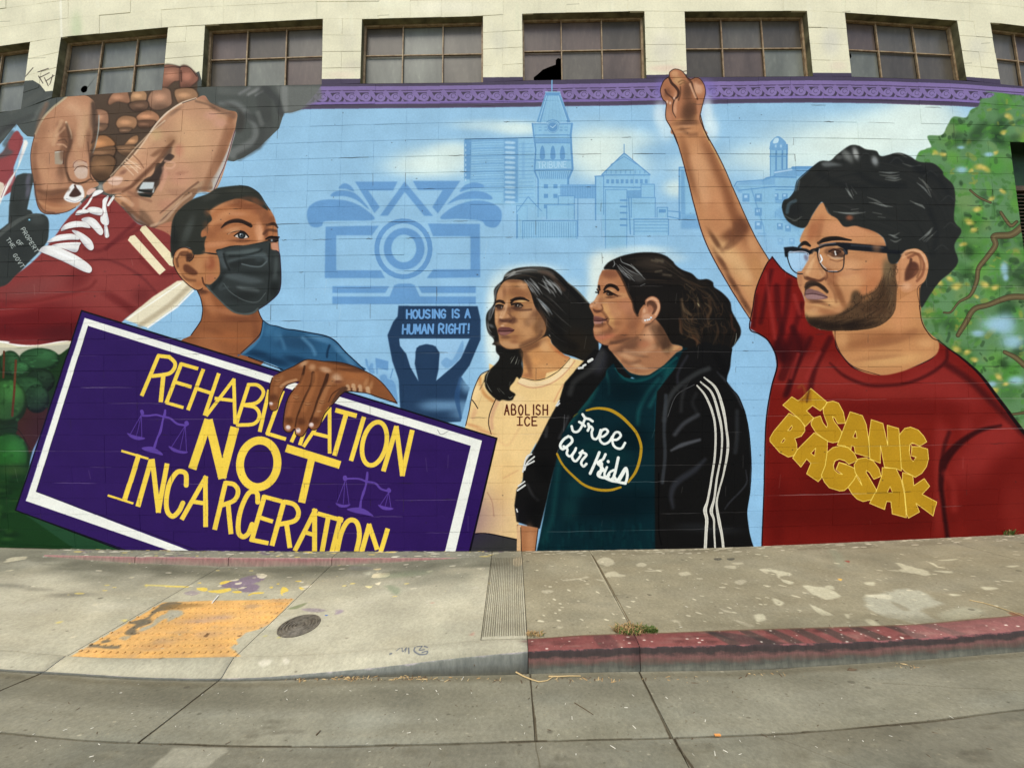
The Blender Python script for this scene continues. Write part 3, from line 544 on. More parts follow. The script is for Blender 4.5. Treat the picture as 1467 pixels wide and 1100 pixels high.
clip(); L('400,205 340,183 280,190 230,230 210,300 215,360 250,440 310,520 400,600 470,632 520,610',1.2,OL); L('515,500 530,560 560,590',2.5,(90,54,38),a=.8)
L('520,235 600,245 680,255',2,(34,36,36)); L('430,250 415,300 380,330',1.2,(40,36,34))
# mask
MK='660,215 720,195 800,170 880,162 960,160 1080,140 1200,115 1230,130 1240,200 1290,215 1325,245 1335,340 1342,480 1335,600 1300,680 1200,770 1110,830 1060,870 980,890 860,870 780,820 700,740 600,640 545,570 600,570 660,520 700,460 700,380 690,300'
P(MK,(60,66,64),1,.4); clip(MK)
B('1100,330 1040,250',120,60,(88,98,98),.8,-8); P('760,230 900,215 1060,195 1120,200 1080,230 900,255 780,255',(100,110,108),1,2,.8); L('800,270 960,265 1100,230 1140,205',3,(44,50,48),a=.8,f=2); P('790,315 900,290 1080,260 1180,240 1190,330 1000,300 800,340',(96,106,106),1,2,.8)
P('820,340 960,300 1060,290 1170,300 1160,360 1100,385 940,360 880,400 800,380',(46,50,48),1,2,.8); L('930,355 1040,380 1130,380 1190,330',2,(104,114,114),a=.9,f=1); B('1110,310',50,30,(70,78,78),.8)
P('670,230 730,220 760,310 790,390 740,400 700,330',(86,94,94),1,2,.9); L('740,250 760,330 800,420',3,(40,44,42),a=.8,f=1.5)
P('700,430 1200,430 1330,430 1330,470 760,460',(34,38,36),1,4,.6)
P('750,470 860,450 1000,480 1130,520 1150,545 1000,560 800,510',(92,100,100),1,3,.8); P('870,590 980,600 1060,610 1120,640 1060,655 930,630',(110,118,116),1,2,.9); B('900,700 1000,680',160,70,(44,48,46),.7)
L('740,560 800,640 900,710 1000,750 1100,750 1180,660',1.4,(96,104,102),a=.8); L('720,560 700,620 780,600',4,(80,88,88),a=.6,f=2); L('560,600 640,690 740,790 830,860 900,885 980,890 1060,870 1100,835',5,(92,100,96),a=.9,f=1); L('660,215 720,195 880,162 1080,140 1200,115',2.2,(40,46,46)); L('1225,140 1215,300 1220,440 1210,600 1200,740',2,(30,34,32),a=.7); B('1290,360 1280,500',30,110,(92,100,98),.6); B('1260,620 1290,600',50,100,(34,38,36),.6); B('700,520 640,580',30,60,(30,34,32),.6,30)
clip(); L('1290,215 1325,245 1335,340 1342,480 1335,600 1300,680 1200,770 1110,830',1.2,(50,34,54))
# ---- halos and young woman with long dark hair
fr()
for x,y,rx,ry,a in [(710,430,16,30,.9),(710,500,17,42,.9),(762,389,46,13,.8),(728,404,30,20,.7),(698,560,10,26,.5),(706,470,14,42,.9),(815,412,28,16,.3)]: B([x,y],rx,ry,(228,238,228),a)
fr(660,370,KB)
fr()
for x,y,rx,ry,a in [(856,398,16,36,.85),(876,372,36,14,.8),(920,359,50,9,.6),(848,430,12,26,.8),(866,388,26,30,.7),(960,370,28,9,.4)]: B([x,y],rx,ry,(228,238,228),a)
fr(660,370,KB)
# hair mass
HA='440,235 470,170 560,115 700,92 860,92 960,115 1050,180 1130,260 1220,330 1320,440 1400,560 1440,800 1450,1100 1380,1120 1200,1040 1050,990 960,900 930,800 900,900 640,960 620,1000 640,1200 650,1290 600,1260 560,1320 520,1390 520,1420 575,1430 560,1480 480,1500 400,1490 330,1440 260,1360 250,1290 300,1190 380,1110 410,1030 375,970 370,920 330,905 350,880 340,840 300,800 275,740 265,640 280,570 330,510 355,450 350,340 380,290'
P(HA,(36,34,30),1,.5); clip(HA)
B('1200,850 1250,950',200,140,(46,38,28),.7)
hairs(60,1,'450,230 560,130 760,95 980,160 1150,330 1330,560','680,220 800,420 880,700 1000,850 1200,950',.35,2,[(70,66,62),(110,106,100),(18,18,18),(84,70,58)],.5)
P('560,140 700,100 860,100 960,150 980,190 900,170 800,150 640,160 540,170',(130,128,120),1,2,.55)
for s in ('670,230 700,270 740,330 760,360','700,235 760,290 800,340 830,380','730,215 790,280 820,330','860,220 900,290 940,370','890,230 960,290 1000,360','930,230 1000,290 1060,380','980,250 1030,300 1060,360','870,190 930,260 960,300'): L(s,(1,3,1),(158,160,158),a=.7,f=1.6)
for s in ('800,420 860,470 920,530 960,590','820,430 880,500 930,570'): L(s,(1,3,1),(150,156,158),a=.7,f=1.6)
L('860,150 930,170 1000,240 1080,330',6,(84,66,54),a=.7,f=4); L('820,140 900,150 980,200',4,(110,92,78),a=.5,f=3)
L('470,180 520,170 560,150',5,(180,180,170),a=.6,f=2); L('360,420 370,340 410,280',3,(120,122,120),a=.7,f=2); L('300,640 310,560 345,520',4,(110,112,112),a=.7,f=2.5); B('320,710',40,20,(120,120,118),.7,30); L('290,760 320,810 350,830',2,(110,112,110),a=.6)
for s in ('570,1100 540,1150 525,1190','600,1110 580,1170','620,1050 600,1130','560,1060 530,1090 510,1130','310,1240 280,1290 270,1350','390,1440 420,1480','400,1430 430,1460 460,1480'): L(s,(.5,1.4,.5),(170,172,160),a=.8)
clip(); L('1100,1000 1250,1050 1340,1150',1,(20,18,16)); L('1130,260 1250,370 1330,460',2,(176,180,160),a=.5,f=1.5)
# neck and blouse
P('600,960 900,820 940,830 960,900 1080,1010 1150,1050 1100,1180 900,1280 760,1300 640,1260 655,1150 640,1050',(208,150,96),1,.4)
clip('600,960 900,820 940,830 960,900 1080,1010 1150,1050 1100,1180 900,1280 760,1300 640,1260 655,1150 640,1050')
B('800,900 700,950',140,40,(132,88,60),.8,-20); B('680,1050 720,1150',30,110,(150,102,68),.8,-10); B('780,1080',60,40,(222,160,100),.8); B('1000,960 1080,1010',90,30,(190,110,66),.6,35); B('880,920',60,80,(226,176,124),.7); B('900,1150',120,50,(216,162,108),.7); B('700,1230',60,30,(170,110,76),.6)
clip()
fr(660,480,KB)
BL='640,445 780,475 900,450 1020,380 1100,300 1150,240 1250,260 1330,280 1290,340 1220,370 1150,450 1080,530 1030,620 1000,720 950,850 880,960 820,1080 800,1200 660,1800 660,2240 100,2240 100,1000 380,1080 300,900'
WB=(240,206,146)
P('900,400 1330,280 1200,500 1000,900 800,1300 780,900',(240,206,146),0,.4)
P('200,430 300,370 300,300 640,445 780,475 900,450 1020,380 1100,300 1150,240 1250,260 1330,280 1290,340 1220,370 1150,450 1080,530 1030,620 1000,720 950,850 880,960 820,1080 700,1300 620,1650 600,2250 50,2250 0,1400 50,950 90,790 120,640 150,540',WB,0,.4)
clip('200,430 300,370 300,300 640,445 780,475 900,450 1020,380 1100,300 1150,240 1250,260 1330,280 1290,340 1220,370 1150,450 1080,530 1030,620 1000,720 950,850 880,960 820,1080 700,1300 620,1650 600,2250 50,2250 0,1400 50,950 90,790 120,640 150,540',0)
L('640,445 780,475 900,450 1020,380 1100,300 1150,240',1.2,(60,50,40)); L('600,500 700,545 800,550 920,520 1040,450 1140,350 1200,270',1.4,(206,140,116),a=.7,f=1); P('640,455 780,490 920,460 1040,380 1150,260 1180,270 1130,350 1030,445 920,510 800,540 700,535 610,500',(246,222,182),1,1.2,.7)
L('200,450 210,540 260,630 340,690',5,(206,142,84),a=.7,f=3.5); B('180,560 140,640',50,70,(246,214,160),.7); L('370,670 330,760 300,850 295,940 320,1040',1.4,(60,40,34)); L('395,690 350,780 325,880 330,980',5,(214,160,130),a=.6,f=3.5); L('120,680 150,720 180,770',1.4,(50,36,30)); B('150,800 130,850',30,50,(224,170,130),.5); B('130,950 250,1010',120,20,(222,160,110),.7,15); B('550,700',150,100,(246,216,164),.6); L('1080,520 1030,600 980,700',2,(216,150,110),a=.6,f=2)
L('640,940 500,1150 380,1090',3,(226,180,130),a=.4,f=3); B('500,1450 420,1700',120,180,(236,196,134),.6); L('280,1650 330,1750 350,1900',1.6,(190,140,100),a=.5,f=1); L('600,1420 450,1500',2,(220,170,120),a=.6,f=2)
clip(); L('300,370 210,420 150,540 118,640 92,780 70,880 52,950',1.3,(70,50,40))
fr(370,500,KA); P('1200,1045 1330,1050 1454,1070 1454,1200 1180,1200',(70,70,66),0,.4); L('1205,1042 1330,1048 1454,1075',2,(24,22,22)); fr()
P([675,765,700,764,742,772,742,800,668,800],(66,66,62),0,.4); L([676,764,700,764,742,773],1.6,(20,18,18))
# lock of hair over the blouse
fr(660,480,KB)
LK='380,0 640,150 640,300 655,380 620,460 590,440 560,490 520,540 520,580 575,620 560,650 545,680 500,690 440,680 400,690 330,640 265,560 250,490 210,560 198,575 245,480 260,420 310,360 380,290 412,230 375,180 370,100'
P(LK,(32,30,26),1,.4)
for s in ('570,220 540,270 525,300','600,230 580,290 570,310','540,230 520,260','615,260 600,310','310,370 280,420 265,500','270,500 300,560 330,600','385,560 410,600','400,560 450,610','520,490 510,530','440,600 460,620','550,640 520,660 500,650','250,500 255,540'): L(s,(.4,1.3,.4),(150,150,136),a=.8)
L('640,200 650,330 640,420',2,(70,60,50),a=.6)
fr(); text('ABOLISH',723,594,(10,.0),(0,-14),2,(98,38,26),.62); text('CE',751.5,609.5,(10.8,-.1),(0,-12.2),2,(98,38,26),.68); L([744.5,597.3,744.5,609],2,(98,38,26)); L([741.5,597.3,748,597.3],1.6,(98,38,26)); L([741,609,748.5,609],1.6,(98,38,26))
# face
fr(660,370,KB)
FC='470,240 530,225 620,230 680,255 710,300 740,370 760,440 780,500 830,580 880,660 900,740 880,800 830,850 720,910 620,945 520,955 460,940 410,890 395,810 380,740 360,680 358,600 362,520 370,460 385,370 420,290'
FB=(184,132,88)
P(FC,FB,1,.4); clip(FC)
B('480,300 420,380',60,70,(206,154,112),.7,-20); B('650,290',60,50,(214,166,124),.7); B('560,350 640,380',90,60,(156,104,70),.8); B('560,240',110,22,(120,80,58),.7); B('460,360',24,70,(150,100,70),.6); B('720,380',30,60,(160,112,78),.6)
B('700,560 680,600',90,40,(206,158,114),.8); B('800,560 760,620 700,680',60,50,(128,88,64),.7,-40); B('620,700 700,780',70,90,(208,156,108),.8,-20); B('850,700',40,80,(214,166,124),.8,15); B('770,850 660,900',110,30,(140,96,66),.8,-20); B('480,900 560,920',90,36,(208,160,112),.8); B('570,830 560,880',50,30,(162,108,74),.8); B('380,640 375,590',20,70,(214,164,116),.8)
B('600,520 520,540',70,40,(140,94,68),.7); B('780,500',30,70,(196,146,108),.6); B('500,640 530,670',40,20,(112,72,54),.8); B('430,560 440,600',36,60,(206,158,116),.9,15); B('480,500',20,80,(216,170,130),.7,10); B('415,665',30,40,(140,94,70),.7)
B('560,640 545,660',24,36,(124,82,60),.8)
# eyes and brows
L('545,450 575,430 620,428 680,435 720,450',(2.4,3.4,3,1),(44,32,26),f=.8); L('530,470 560,440 620,425',3,(44,32,26),f=1.2); L('365,460 400,447 440,455 460,475',(2,3.4,2.4),(60,44,34),f=1)
B('640,452',56,12,(226,190,130),.8); B('400,480',30,12,(216,180,130),.7)
L('535,490 570,480 620,480 650,500',(2.6,3,2.4),(46,34,30)); P('560,495 600,486 640,500 640,515 590,522',(120,100,84),1,.5); P(ell(594,500,26,20),(40,32,28)); B('622,508 600,492',7,6,(220,214,200),.95); L('540,520 590,545 680,545 740,540',3,(104,68,52),a=.7,f=2); L('560,525 600,530 640,520',1.2,(70,46,36))
P('375,510 400,497 440,500 445,520 420,540 390,535',(60,44,38),1,.5); B('432,505',7,6,(226,220,206),.9); L('368,505 400,490 445,500',2.4,(40,30,26)); B('400,545',40,14,(130,88,66),.6)
# nose and mouth
L('465,490 450,540 425,590 408,630',1.4,(214,170,130),a=.7,f=1.5); P('408,630 430,645 470,650 500,655 480,670 440,670 415,650',(110,70,54),1,1,.85); B('490,610',30,30,(200,148,108),.8); B('520,660 545,650',20,10,(80,50,40),.85); L('500,580 540,620 550,660',2,(130,86,64),a=.6,f=1.5); B('420,620',18,14,(222,178,138),.8)
P('395,745 420,728 445,735 470,725 520,735 560,755 520,780 470,800 420,800 400,775',(132,82,84),1,.6); P('400,748 440,735 470,728 555,755 480,762 430,758',(110,64,66),1,.6,.9); P('405,770 450,765 500,770 480,795 430,800',(164,114,116),1,1,.8); L('398,755 440,765 500,760 560,755',1.4,(66,36,40)); B('440,710',24,14,(226,184,150),.8); B('470,825',60,16,(130,86,62),.7)
B('700,230 670,250',30,20,(50,40,34),.4)
clip(); L('710,300 745,380 765,450 790,520 840,590 885,670 903,740 890,800',1.5,(44,34,30),a=.8,f=.8); L('395,810 410,890 460,940 520,957 620,948 720,912 830,852 880,810',1,(90,62,46),a=.8)
L('900,800 935,830 950,850',2,(50,44,38))
# ---- woman in the dark jacket
fr()
fr(830,350,KB)
for x,y,rx,ry,a in [(110,520,60,120,.0)]: pass
HB2='255,260 300,195 380,150 480,115 620,90 780,88 900,120 980,180 1010,220 1080,270 1180,310 1250,370 1340,368 1400,400 1415,450 1500,510 1580,600 1600,700 1640,780 1690,880 1690,960 1640,1040 1590,1120 1580,1300 1500,1400 1200,1400 900,1250 700,900 650,700 560,640 420,320 330,270'
P(HB2,(31,27,23),1,.5); clip(HB2)
B('800,180 740,230',200,60,(70,60,50),.7,10); B('700,500 900,650',140,180,(34,30,26),.7); B('950,850',140,180,(30,25,20),.8)
hairs(90,4,'420,150 620,100 850,120 1100,320 1400,450 1600,750','420,300 600,400 900,420 1100,450 1250,700 1300,1000',.3,2.6,[(86,72,58),(58,48,38),(28,24,20),(64,50,40)],.3)
hairs(70,5,'1060,420 1100,700 1150,900 1250,1150','1500,520 1620,760 1660,900 1560,1200',.3,2,[(74,58,42),(50,40,30),(24,20,16),(80,52,36)],.38)
for s in ('820,170 870,180 800,160','760,170 820,185','800,290 860,280','880,320 960,330'): L(s,(2,5,2),(126,114,94),a=.6,f=3)
for s in ('430,145 450,190 540,230 620,300 690,370','400,230 450,290 520,330 580,390','420,215 500,290 560,340','540,210 600,270 660,330','360,170 370,210 350,240','690,415 640,440'): L(s,(.6,1.6,.6),(160,162,158),a=.8)
P('430,250 520,280 600,300 690,370 620,400 560,370 480,300',(96,94,90),1,3,.55)
for s in ('1080,620 1100,700 1150,740','1240,560 1250,640 1260,660','1320,620 1380,680 1350,760','1120,420 1200,480','1060,810 1060,900 1080,950','1180,960 1240,1030'): L(s,(1,3,1),(128,108,80),a=.6,f=2)
B('1248,635',8,24,(190,180,140),.8,-30)
fr(930,370,KB)
hairs(40,6,'340,420 420,560 520,560 620,560','320,640 350,800 520,900 560,1000',.5,2,[(92,70,48),(60,46,34),(110,82,54)],.5)
L('340,430 360,520 410,570 440,600',3,(110,88,64),a=.6,f=2); L('460,820 500,870 510,920',4,(92,60,40),a=.7,f=2.5);L('320,640 330,700 335,780',4,(84,56,38),a=.7,f=2.5); L('860,600 870,720 900,760',3,(90,56,40),a=.6,f=2.5); L('630,440 640,560 610,620',5,(86,62,44),a=.6,f=3)
L('915,790 910,850 895,900',(.5,1,.5),(200,200,180),a=.7)
clip()
# neck
fr(830,350,KB); P('540,600 700,560 720,900 600,900',(36,30,25),1,.5); P('230,1050 450,1060 620,1330 520,1420 250,1350',(24,23,22),0,.4); P('400,1060 1060,1060 1040,1250 900,1400 740,1430 600,1420 480,1330 380,1150',(8,46,54),1,.4); P('350,1040 1040,1060 1000,1200 880,1310 740,1370 600,1370 480,1300',(190,138,98),1,.4)
NK2='300,1070 520,980 680,820 780,780 860,860 920,960 980,1060 1080,1080 1000,1160 900,1270 760,1330 600,1350 480,1300 420,1200'
P(NK2,(178,124,88),1,.5); clip(NK2)
B('750,920 720,1000',70,110,(216,164,124),.8,30); B('560,1050 480,1100',160,50,(122,82,60),.8,-15); B('680,1050',80,50,(184,120,86),.8); B('860,900 920,1000 900,1080',50,90,(84,58,42),.8,-20); B('500,1180 620,1280',120,30,(206,160,120),.7,20); B('950,1100 1000,1090',90,30,(206,160,112),.8,-20); B('600,1160',140,24,(106,72,54),.6,12); B('700,840',100,30,(96,64,48),.7,-20); B('820,1060',60,40,(120,84,60),.6,-40)
clip()
# teal shirt
fr(740,500,KA)
TS='545,90 560,130 600,160 660,172 740,150 830,80 900,30 940,10 960,60 880,180 840,260 810,340 800,500 790,700 800,1100 60,1100 60,1300 -200,1300 130,1080 170,800 220,620 270,400 380,280 440,200 500,120'
P('545,80 570,130 610,160 660,168 740,150 830,90 900,20 960,-10 960,60 880,180 840,260 810,340 795,500 790,700 800,1000 810,1120 820,1200 100,1200 130,1060 170,850 220,620 260,440 380,280 440,200 500,120',(8,46,54),0,.5)
clip('545,80 570,130 610,160 660,168 740,150 830,90 900,20 960,-10 960,60 880,180 840,260 810,340 795,500 790,700 800,1000 810,1120 820,1200 100,1200 130,1060 170,850 220,620 260,440 380,280 440,200 500,120',0)
B('860,120 700,140 620,160',60,40,(12,84,84),.8,-30); L('440,220 400,290 330,360 290,420',10,(30,96,92),a=.7,f=6); L('800,170 740,240 690,340 680,420',6,(26,90,90),a=.7,f=5); L('860,120 800,230 750,320',6,(30,92,92),a=.7,f=5); L('500,120 520,200 520,250',4,(28,88,86),a=.7,f=3); B('600,230 640,500',150,90,(2,28,36),.8); B('500,900 600,850',300,80,(4,30,38),.8); L('240,620 220,800 200,950 150,1080',7,(22,78,78),a=.6,f=6); B('330,780 300,900',60,80,(18,66,68),.7); L('180,800 140,980 120,1090',1.4,(40,120,120),a=.9); B('450,560 540,600',120,50,(10,60,62),.6)
r=np.random.RandomState(8)
for i in range(90): x=140+r.rand()*640; y=950+r.rand()*160; L([x,y,x+r.randn()*4,y+20+r.rand()*50],2+r.rand()*3,[(14,78,78),(2,30,36),(10,60,64)][i%3],a=.22,f=1.5)
L('560,110 600,160 660,180 740,165 830,105 900,50',4,(20,92,92),a=.7,f=2)
L('780,300 775,600 790,900 800,1100',1,(16,80,90),a=.7)
clip()
# jacket
fr(740,500,KA); JK=(24,23,22)
P('440,0 520,30 500,150 400,285 300,410 255,480 215,640 170,850 130,1010 60,995 40,700 200,400 260,250 330,120',JK,0,.4); P('790,240 960,20 900,400 800,1150 780,1150 775,500',JK,0,.4)
JL='530,-30 430,60 340,110 270,190 240,290 180,400 120,520 80,600 40,660 40,740 0,790 -10,880 0,970 60,990 130,1005 140,960 190,760 220,640 250,500 300,400 380,280 440,200 520,110'
P('480,-20 440,55 340,110 270,190 240,290 180,400 120,520 75,600 40,650 35,740 0,790 -12,880 0,970 60,990 130,1005 175,800 220,640 255,480 310,390 400,270 450,190 510,110 560,60',JK,0,.5)
clip('480,-20 440,55 340,110 270,190 240,290 180,400 120,520 75,600 40,650 35,740 0,790 -12,880 0,970 60,990 130,1005 175,800 220,640 255,480 310,390 400,270 450,190 510,110 560,60',0)
B('470,40 460,90',50,60,(60,60,66),.8); L('480,20 440,100 330,180 300,250',8,(64,64,62),a=.7,f=5); L('290,380 270,440 240,500',4,(70,72,74),a=.6,f=3); L('170,440 165,490',5,(64,64,64),a=.7,f=3); L('60,760 90,820 120,850',4,(60,60,60),a=.7,f=3); L('270,370 260,500 225,590',1.2,(100,100,100),a=.7); B('160,680 100,900',60,80,(12,12,12),.7); L('5,900 0,960',3,(60,60,60),a=.6,f=3)
clip()
WS=(222,222,214)
for s,w in [('405,70 425,58',4),('375,95 388,88',3),('350,108 372,104',3.4),('222,320 240,290',2),('230,318 242,305',2),('35,690 55,610 85,590',2.2),('45,680 60,640 100,605',2.2),('50,655 80,640 98,630',2.4),('10,770 45,745',2.2),('5,795 48,765',2.4),('0,900 5,915',2)]: L(s,w,WS,f=.5)
P('5,985 120,1005 95,1150 10,1180',(190,130,90),0,.4); L('5,990 12,1100',1.4,(60,40,34)); B('70,1060',30,80,(214,156,112),.7); L('110,1010 95,1140',2,(110,70,50),a=.7); fr(); P([741,752,771,756,766,800,742,800],(186,126,84),0,.4); P([741,752,746,752,746,800,740,800],(230,190,140),0,.3); L([746,755,747,790],1,(40,30,26)); B([760,775],7,20,(210,150,104),.7); L([771,756,766,795],1.4,(70,46,36))
fr(740,500,KA)
JR='820,230 880,180 905,80 960,0 1060,-40 1180,-20 1210,0 1205,60 1180,180 1260,280 1290,380 1310,500 1320,640 1310,800 1295,920 1310,1040 1340,1150 1340,1260 800,1260 790,900 780,700 790,500 795,340'
P('830,220 880,170 905,80 935,10 1060,-40 1180,-20 1212,0 1205,60 1180,180 1250,270 1285,350 1300,420 1310,500 1320,640 1312,800 1295,920 1310,1040 1340,1140 1345,1260 800,1260 795,1000 795,700 800,420',JK,0,.5)
clip('830,220 880,170 905,80 935,10 1060,-40 1180,-20 1212,0 1205,60 1180,180 1250,270 1285,350 1300,420 1310,500 1320,640 1312,800 1295,920 1310,1040 1340,1140 1345,1260 800,1260 795,1000 795,700 800,420',0)
L('1080,110 1010,140 900,220 850,300 830,400',7,(70,72,72),a=.7,f=4); L('840,260 830,450 835,600 820,750',5,(66,70,74),a=.8,f=2.5); L('850,380 900,260 1000,200',1,(130,130,130),a=.6); L('1020,370 940,420 890,480',6,(84,86,90),a=.7,f=4); L('1030,510 930,540 870,570',(4,6,3),(96,98,102),a=.8,f=3); L('1060,620 1000,680 900,750 870,820 880,890',(4,8,9,7,4),(58,60,66),a=.8,f=5); L('1130,130 1220,230 1270,330',(2,5,2),(70,72,76),a=.7,f=3); L('1240,350 1240,480 1230,580',6,(52,54,56),a=.8,f=4); L('1290,680 1290,760 1200,860 1170,900',(1,3,1),(70,72,78),a=.7,f=2); L('950,200 930,280 925,350',5,(54,54,54),a=.7,f=4); L('960,40 910,130 905,190',4,(56,56,62),a=.7,f=3); L('1010,250 990,300 1010,350',5,(50,50,50),a=.6,f=4)
B('1000,1000 1150,1020',140,30,(44,46,48),.6); L('800,700 800,1000 815,1100',2,(8,8,8)); L('880,210 930,240 990,150',1.2,(60,60,58),a=.6)
for s,w in [('1015,205 1060,260 1100,350 1118,450 1115,600 1095,740 1075,850 1060,905 1070,960 1065,1040 1060,1160',(2,3,3.4,3,3,3,3.2,5.4,4.6,4.2,4.4)),('1035,185 1100,250 1140,380 1155,480 1150,600 1125,740 1112,840 1095,910 1110,960 1112,1040 1120,1160',(2,3.2,4,3,2.4,3,3,5,3,2.4,2.6)),('1055,160 1120,220 1160,330 1180,450 1188,560 1165,700 1140,790 1125,870 1140,970 1155,1050 1168,1160',(2,3.6,4.4,3.2,3.8,2.6,2.4,3,4.6,3.6,3.6))]: L(s,w,(234,230,214),f=.5); L(s,tuple(v*.3 for v in w),(150,146,136),a=.5,f=1.2)
clip(); L('1212,0 1180,180 1250,270 1300,420 1320,640 1312,800 1295,920 1310,1040 1340,1150',1.2,(14,14,16))
# emblem text on the shirt
fr(780,560,KB); GD=(192,150,40)
L('440,205 520,185 600,183 700,205 800,265 900,360 970,450 1010,560 1012,650 990,760 950,860 880,955',(2.5,3.5,4,5,4.5,4,4,4,4.2,4,3),GD); L('800,1010 700,1038 600,1040 500,1020 400,975 300,890 220,810 170,740 132,660',(3,4,4,3.6,3.4,3,3),GD); L('350,235 320,255 300,275',(1,2,1),(120,110,40),a=.7)
fr(780,560,KB)
FK=(240,242,232)
def K(s,w=3.6): L(s,w,FK,f=.5)
K('400,245 430,285 470,295 505,318',3.7); K('430,280 405,340 375,400 340,430 300,420 285,370'); K('365,325 400,345 425,370',3.7)
K('460,345 470,380 455,415',3.9); K('465,370 490,375 505,400 495,440 505,490 540,505 570,470 590,410'); K('570,480 620,475 665,430 640,400 600,420 580,490 590,530 630,555 680,530 710,480'); K('705,510 760,510 800,470 780,435 740,440 715,490 720,560 760,600 810,600 845,545')
K('250,475 200,510 165,570 190,610 240,580 290,530 280,490 250,475',3.9); K('200,580 240,610 235,660 270,685 310,640 330,600'); K('325,620 290,680 300,720 330,735 370,690 390,650'); K('370,650 400,645 440,670 400,720 385,760 410,790 440,765',3.7); K('385,640 400,625',3.4)
K('575,645 545,720 510,800 480,865',4.2); K('640,665 615,715 580,735 560,760 590,790 620,830 570,850 565,890 620,910 650,900',3.9); K('560,745 600,760 590,850 575,880',4.2); K('668,738 670,742',4.2); K('655,800 630,870 650,910 680,880'); K('775,700 760,770 740,860 720,920',4.2); K('725,830 690,850 665,890 690,930 730,900'); K('730,900 770,930 850,810 870,880 850,960 800,960 760,940',3.9); K('855,815 820,880 790,930',3.9); K('620,905 700,940 780,955 850,970',3.9)
# her face in profile
fr(830,350,KB)
F2='260,270 400,280 440,340 480,420 520,520 560,600 570,680 610,750 640,680 690,640 700,800 660,900 560,1000 400,1060 300,1065 240,1050 180,1010 150,950 143,900 155,850 150,820 150,790 150,755 145,740 125,700 105,660 110,630 150,600 175,560 195,520 195,490 190,450 205,360 225,310'
P(F2,(188,128,88),1,.4); clip(F2)
B('300,320 350,300',90,50,(146,92,66),.8,20); B('250,400 330,420',80,40,(196,138,100),.7); B('300,560 440,540',110,40,(208,156,108),.7); B('280,680 330,800',50,90,(218,168,110),.85,-15); B('480,640 540,700',90,70,(190,130,98),.7); B('560,850 450,960',110,50,(160,100,68),.7,-30); B('600,780 630,720',40,60,(158,104,74),.7); B('230,980 300,960',90,40,(192,116,86),.8); B('220,940 180,900',60,30,(204,150,110),.7); B('200,860 230,840',60,20,(126,80,58),.8); B('480,1000 380,1030',110,22,(110,72,54),.8,-14); B('320,890',30,40,(140,88,62),.6); B('180,570 170,620',30,50,(222,170,128),.8,30); B('200,640',40,26,(196,140,104),.9); B('390,830',80,30,(150,96,66),.4,0)
L('260,480 290,440 330,432 380,450 405,480',(3,4.5,5,4),(52,36,28),f=.9); L('192,450 205,440 212,480',3,(60,42,32),f=1); B('330,490',50,22,(212,168,120),.8); P('285,510 310,500 340,520 350,540 310,545 290,535',(60,40,30),1,.6); B('302,530',8,7,(210,190,160),.8); L('265,500 300,492 350,520 400,545',2.6,(44,30,24),f=.8); B('390,545 330,560',60,14,(134,86,60),.8); L('180,490 200,500 195,520',2.4,(30,24,20)); B('310,560',50,14,(120,76,54),.6)
P('145,680 190,695 240,690 230,710 180,710 150,700',(110,68,50),1,1,.85); L('230,640 245,680 225,700',2,(130,82,58),a=.8,f=1.3); L('235,710 270,750 285,800',3,(140,90,62),a=.7,f=2); B('160,620',12,10,(120,70,50),.6)
P('148,758 180,755 220,765 290,798 240,808 160,815 150,795',(142,96,88),1,.7,.9); P('150,815 190,808 260,808 230,830 170,838 152,830',(182,138,126),1,1,.8); L('150,800 200,800 290,800',1.2,(90,50,50)); L('290,800 300,840 340,890',2,(120,76,54),a=.7,f=2)
L('400,280 440,345 480,430 520,530 560,610 575,690 610,750',3,(48,34,26),a=.8,f=2)
clip(); L('143,900 160,990 240,1050 300,1068',1,(80,50,40),a=.8)
E2='690,640 690,590 730,555 780,548 830,580 850,640 845,700 810,770 760,815 700,838 655,820 650,770 660,700'
P(E2,(196,140,104),1,.4); clip(E2); L('720,590 770,570 820,610 830,670 800,740',3,(226,176,138),a=.8,f=1.5); P('705,620 740,590 790,610 815,660 790,720 760,740 770,690 750,650 715,660',(100,64,48),1,1.2,.9); P('720,640 760,650 780,690 740,720 720,700',(176,118,88),1,1.5,.9); B('680,700',20,30,(224,176,140),.8); P('670,750 720,735 750,770 720,820 670,820',(212,164,132),1,1.2,.8); clip()
L('690,640 690,590 730,555 780,548 830,580 850,640 845,700 810,770 760,815',1,(80,50,40),a=.7)
for x,y in [(752,772),(735,790),(715,795),(690,800)]: P(ell(x,y,11,10),(216,220,220)); P(ell(x-2,y-2,4,4),(255,255,255))
# ---- the purple sign
fr(); PU=(58,32,104)
P([117,444,713,627,672,800,205,800,22,731],(12,14,20),0,.3); P([118,446,711,628,670,800,209,800,24,730],PU,0,.2)
B([200,620,400,700],200,80,(54,28,100),.6); B([600,740],120,60,(50,22,104),.6)
P([121.7,455.5,690.5,631,650,800,277,800,37.5,717],(240,240,228),0,.3); P([127,467,674.5,638.5,635,800,302,800,52.3,704],PU,0,.3)
L([127,467,52.3,704,302,795],.8,(24,16,40),0,a=.7); L([118,446,711,628],1.2,(24,20,34),0); L([711,628,671,795],1.3,(24,16,24),0); L([24,730,118,446],1.2,(26,20,60),0,a=.7); L([24,731,215,800],1.3,(20,24,30),0); L([37.5,717,121.7,455.5],1,(96,80,160),0,a=.6)
YE=(250,216,86)
def Y(s,w):
    q=pt(s); d=q[1]-q[0]; d=d/np.hypot(*d); n=np.array([-d[1],d[0]])*w/2; d=d*w*.28
    k=_f[:]; fr(); P(np.array([q[0]-d+n,q[0]-d-n,q[1]+d-n,q[1]+d+n]).ravel(),YE,0,.2); _f[:]=k
def Ys(s,w): L(s,w,YE,1,f=.45)
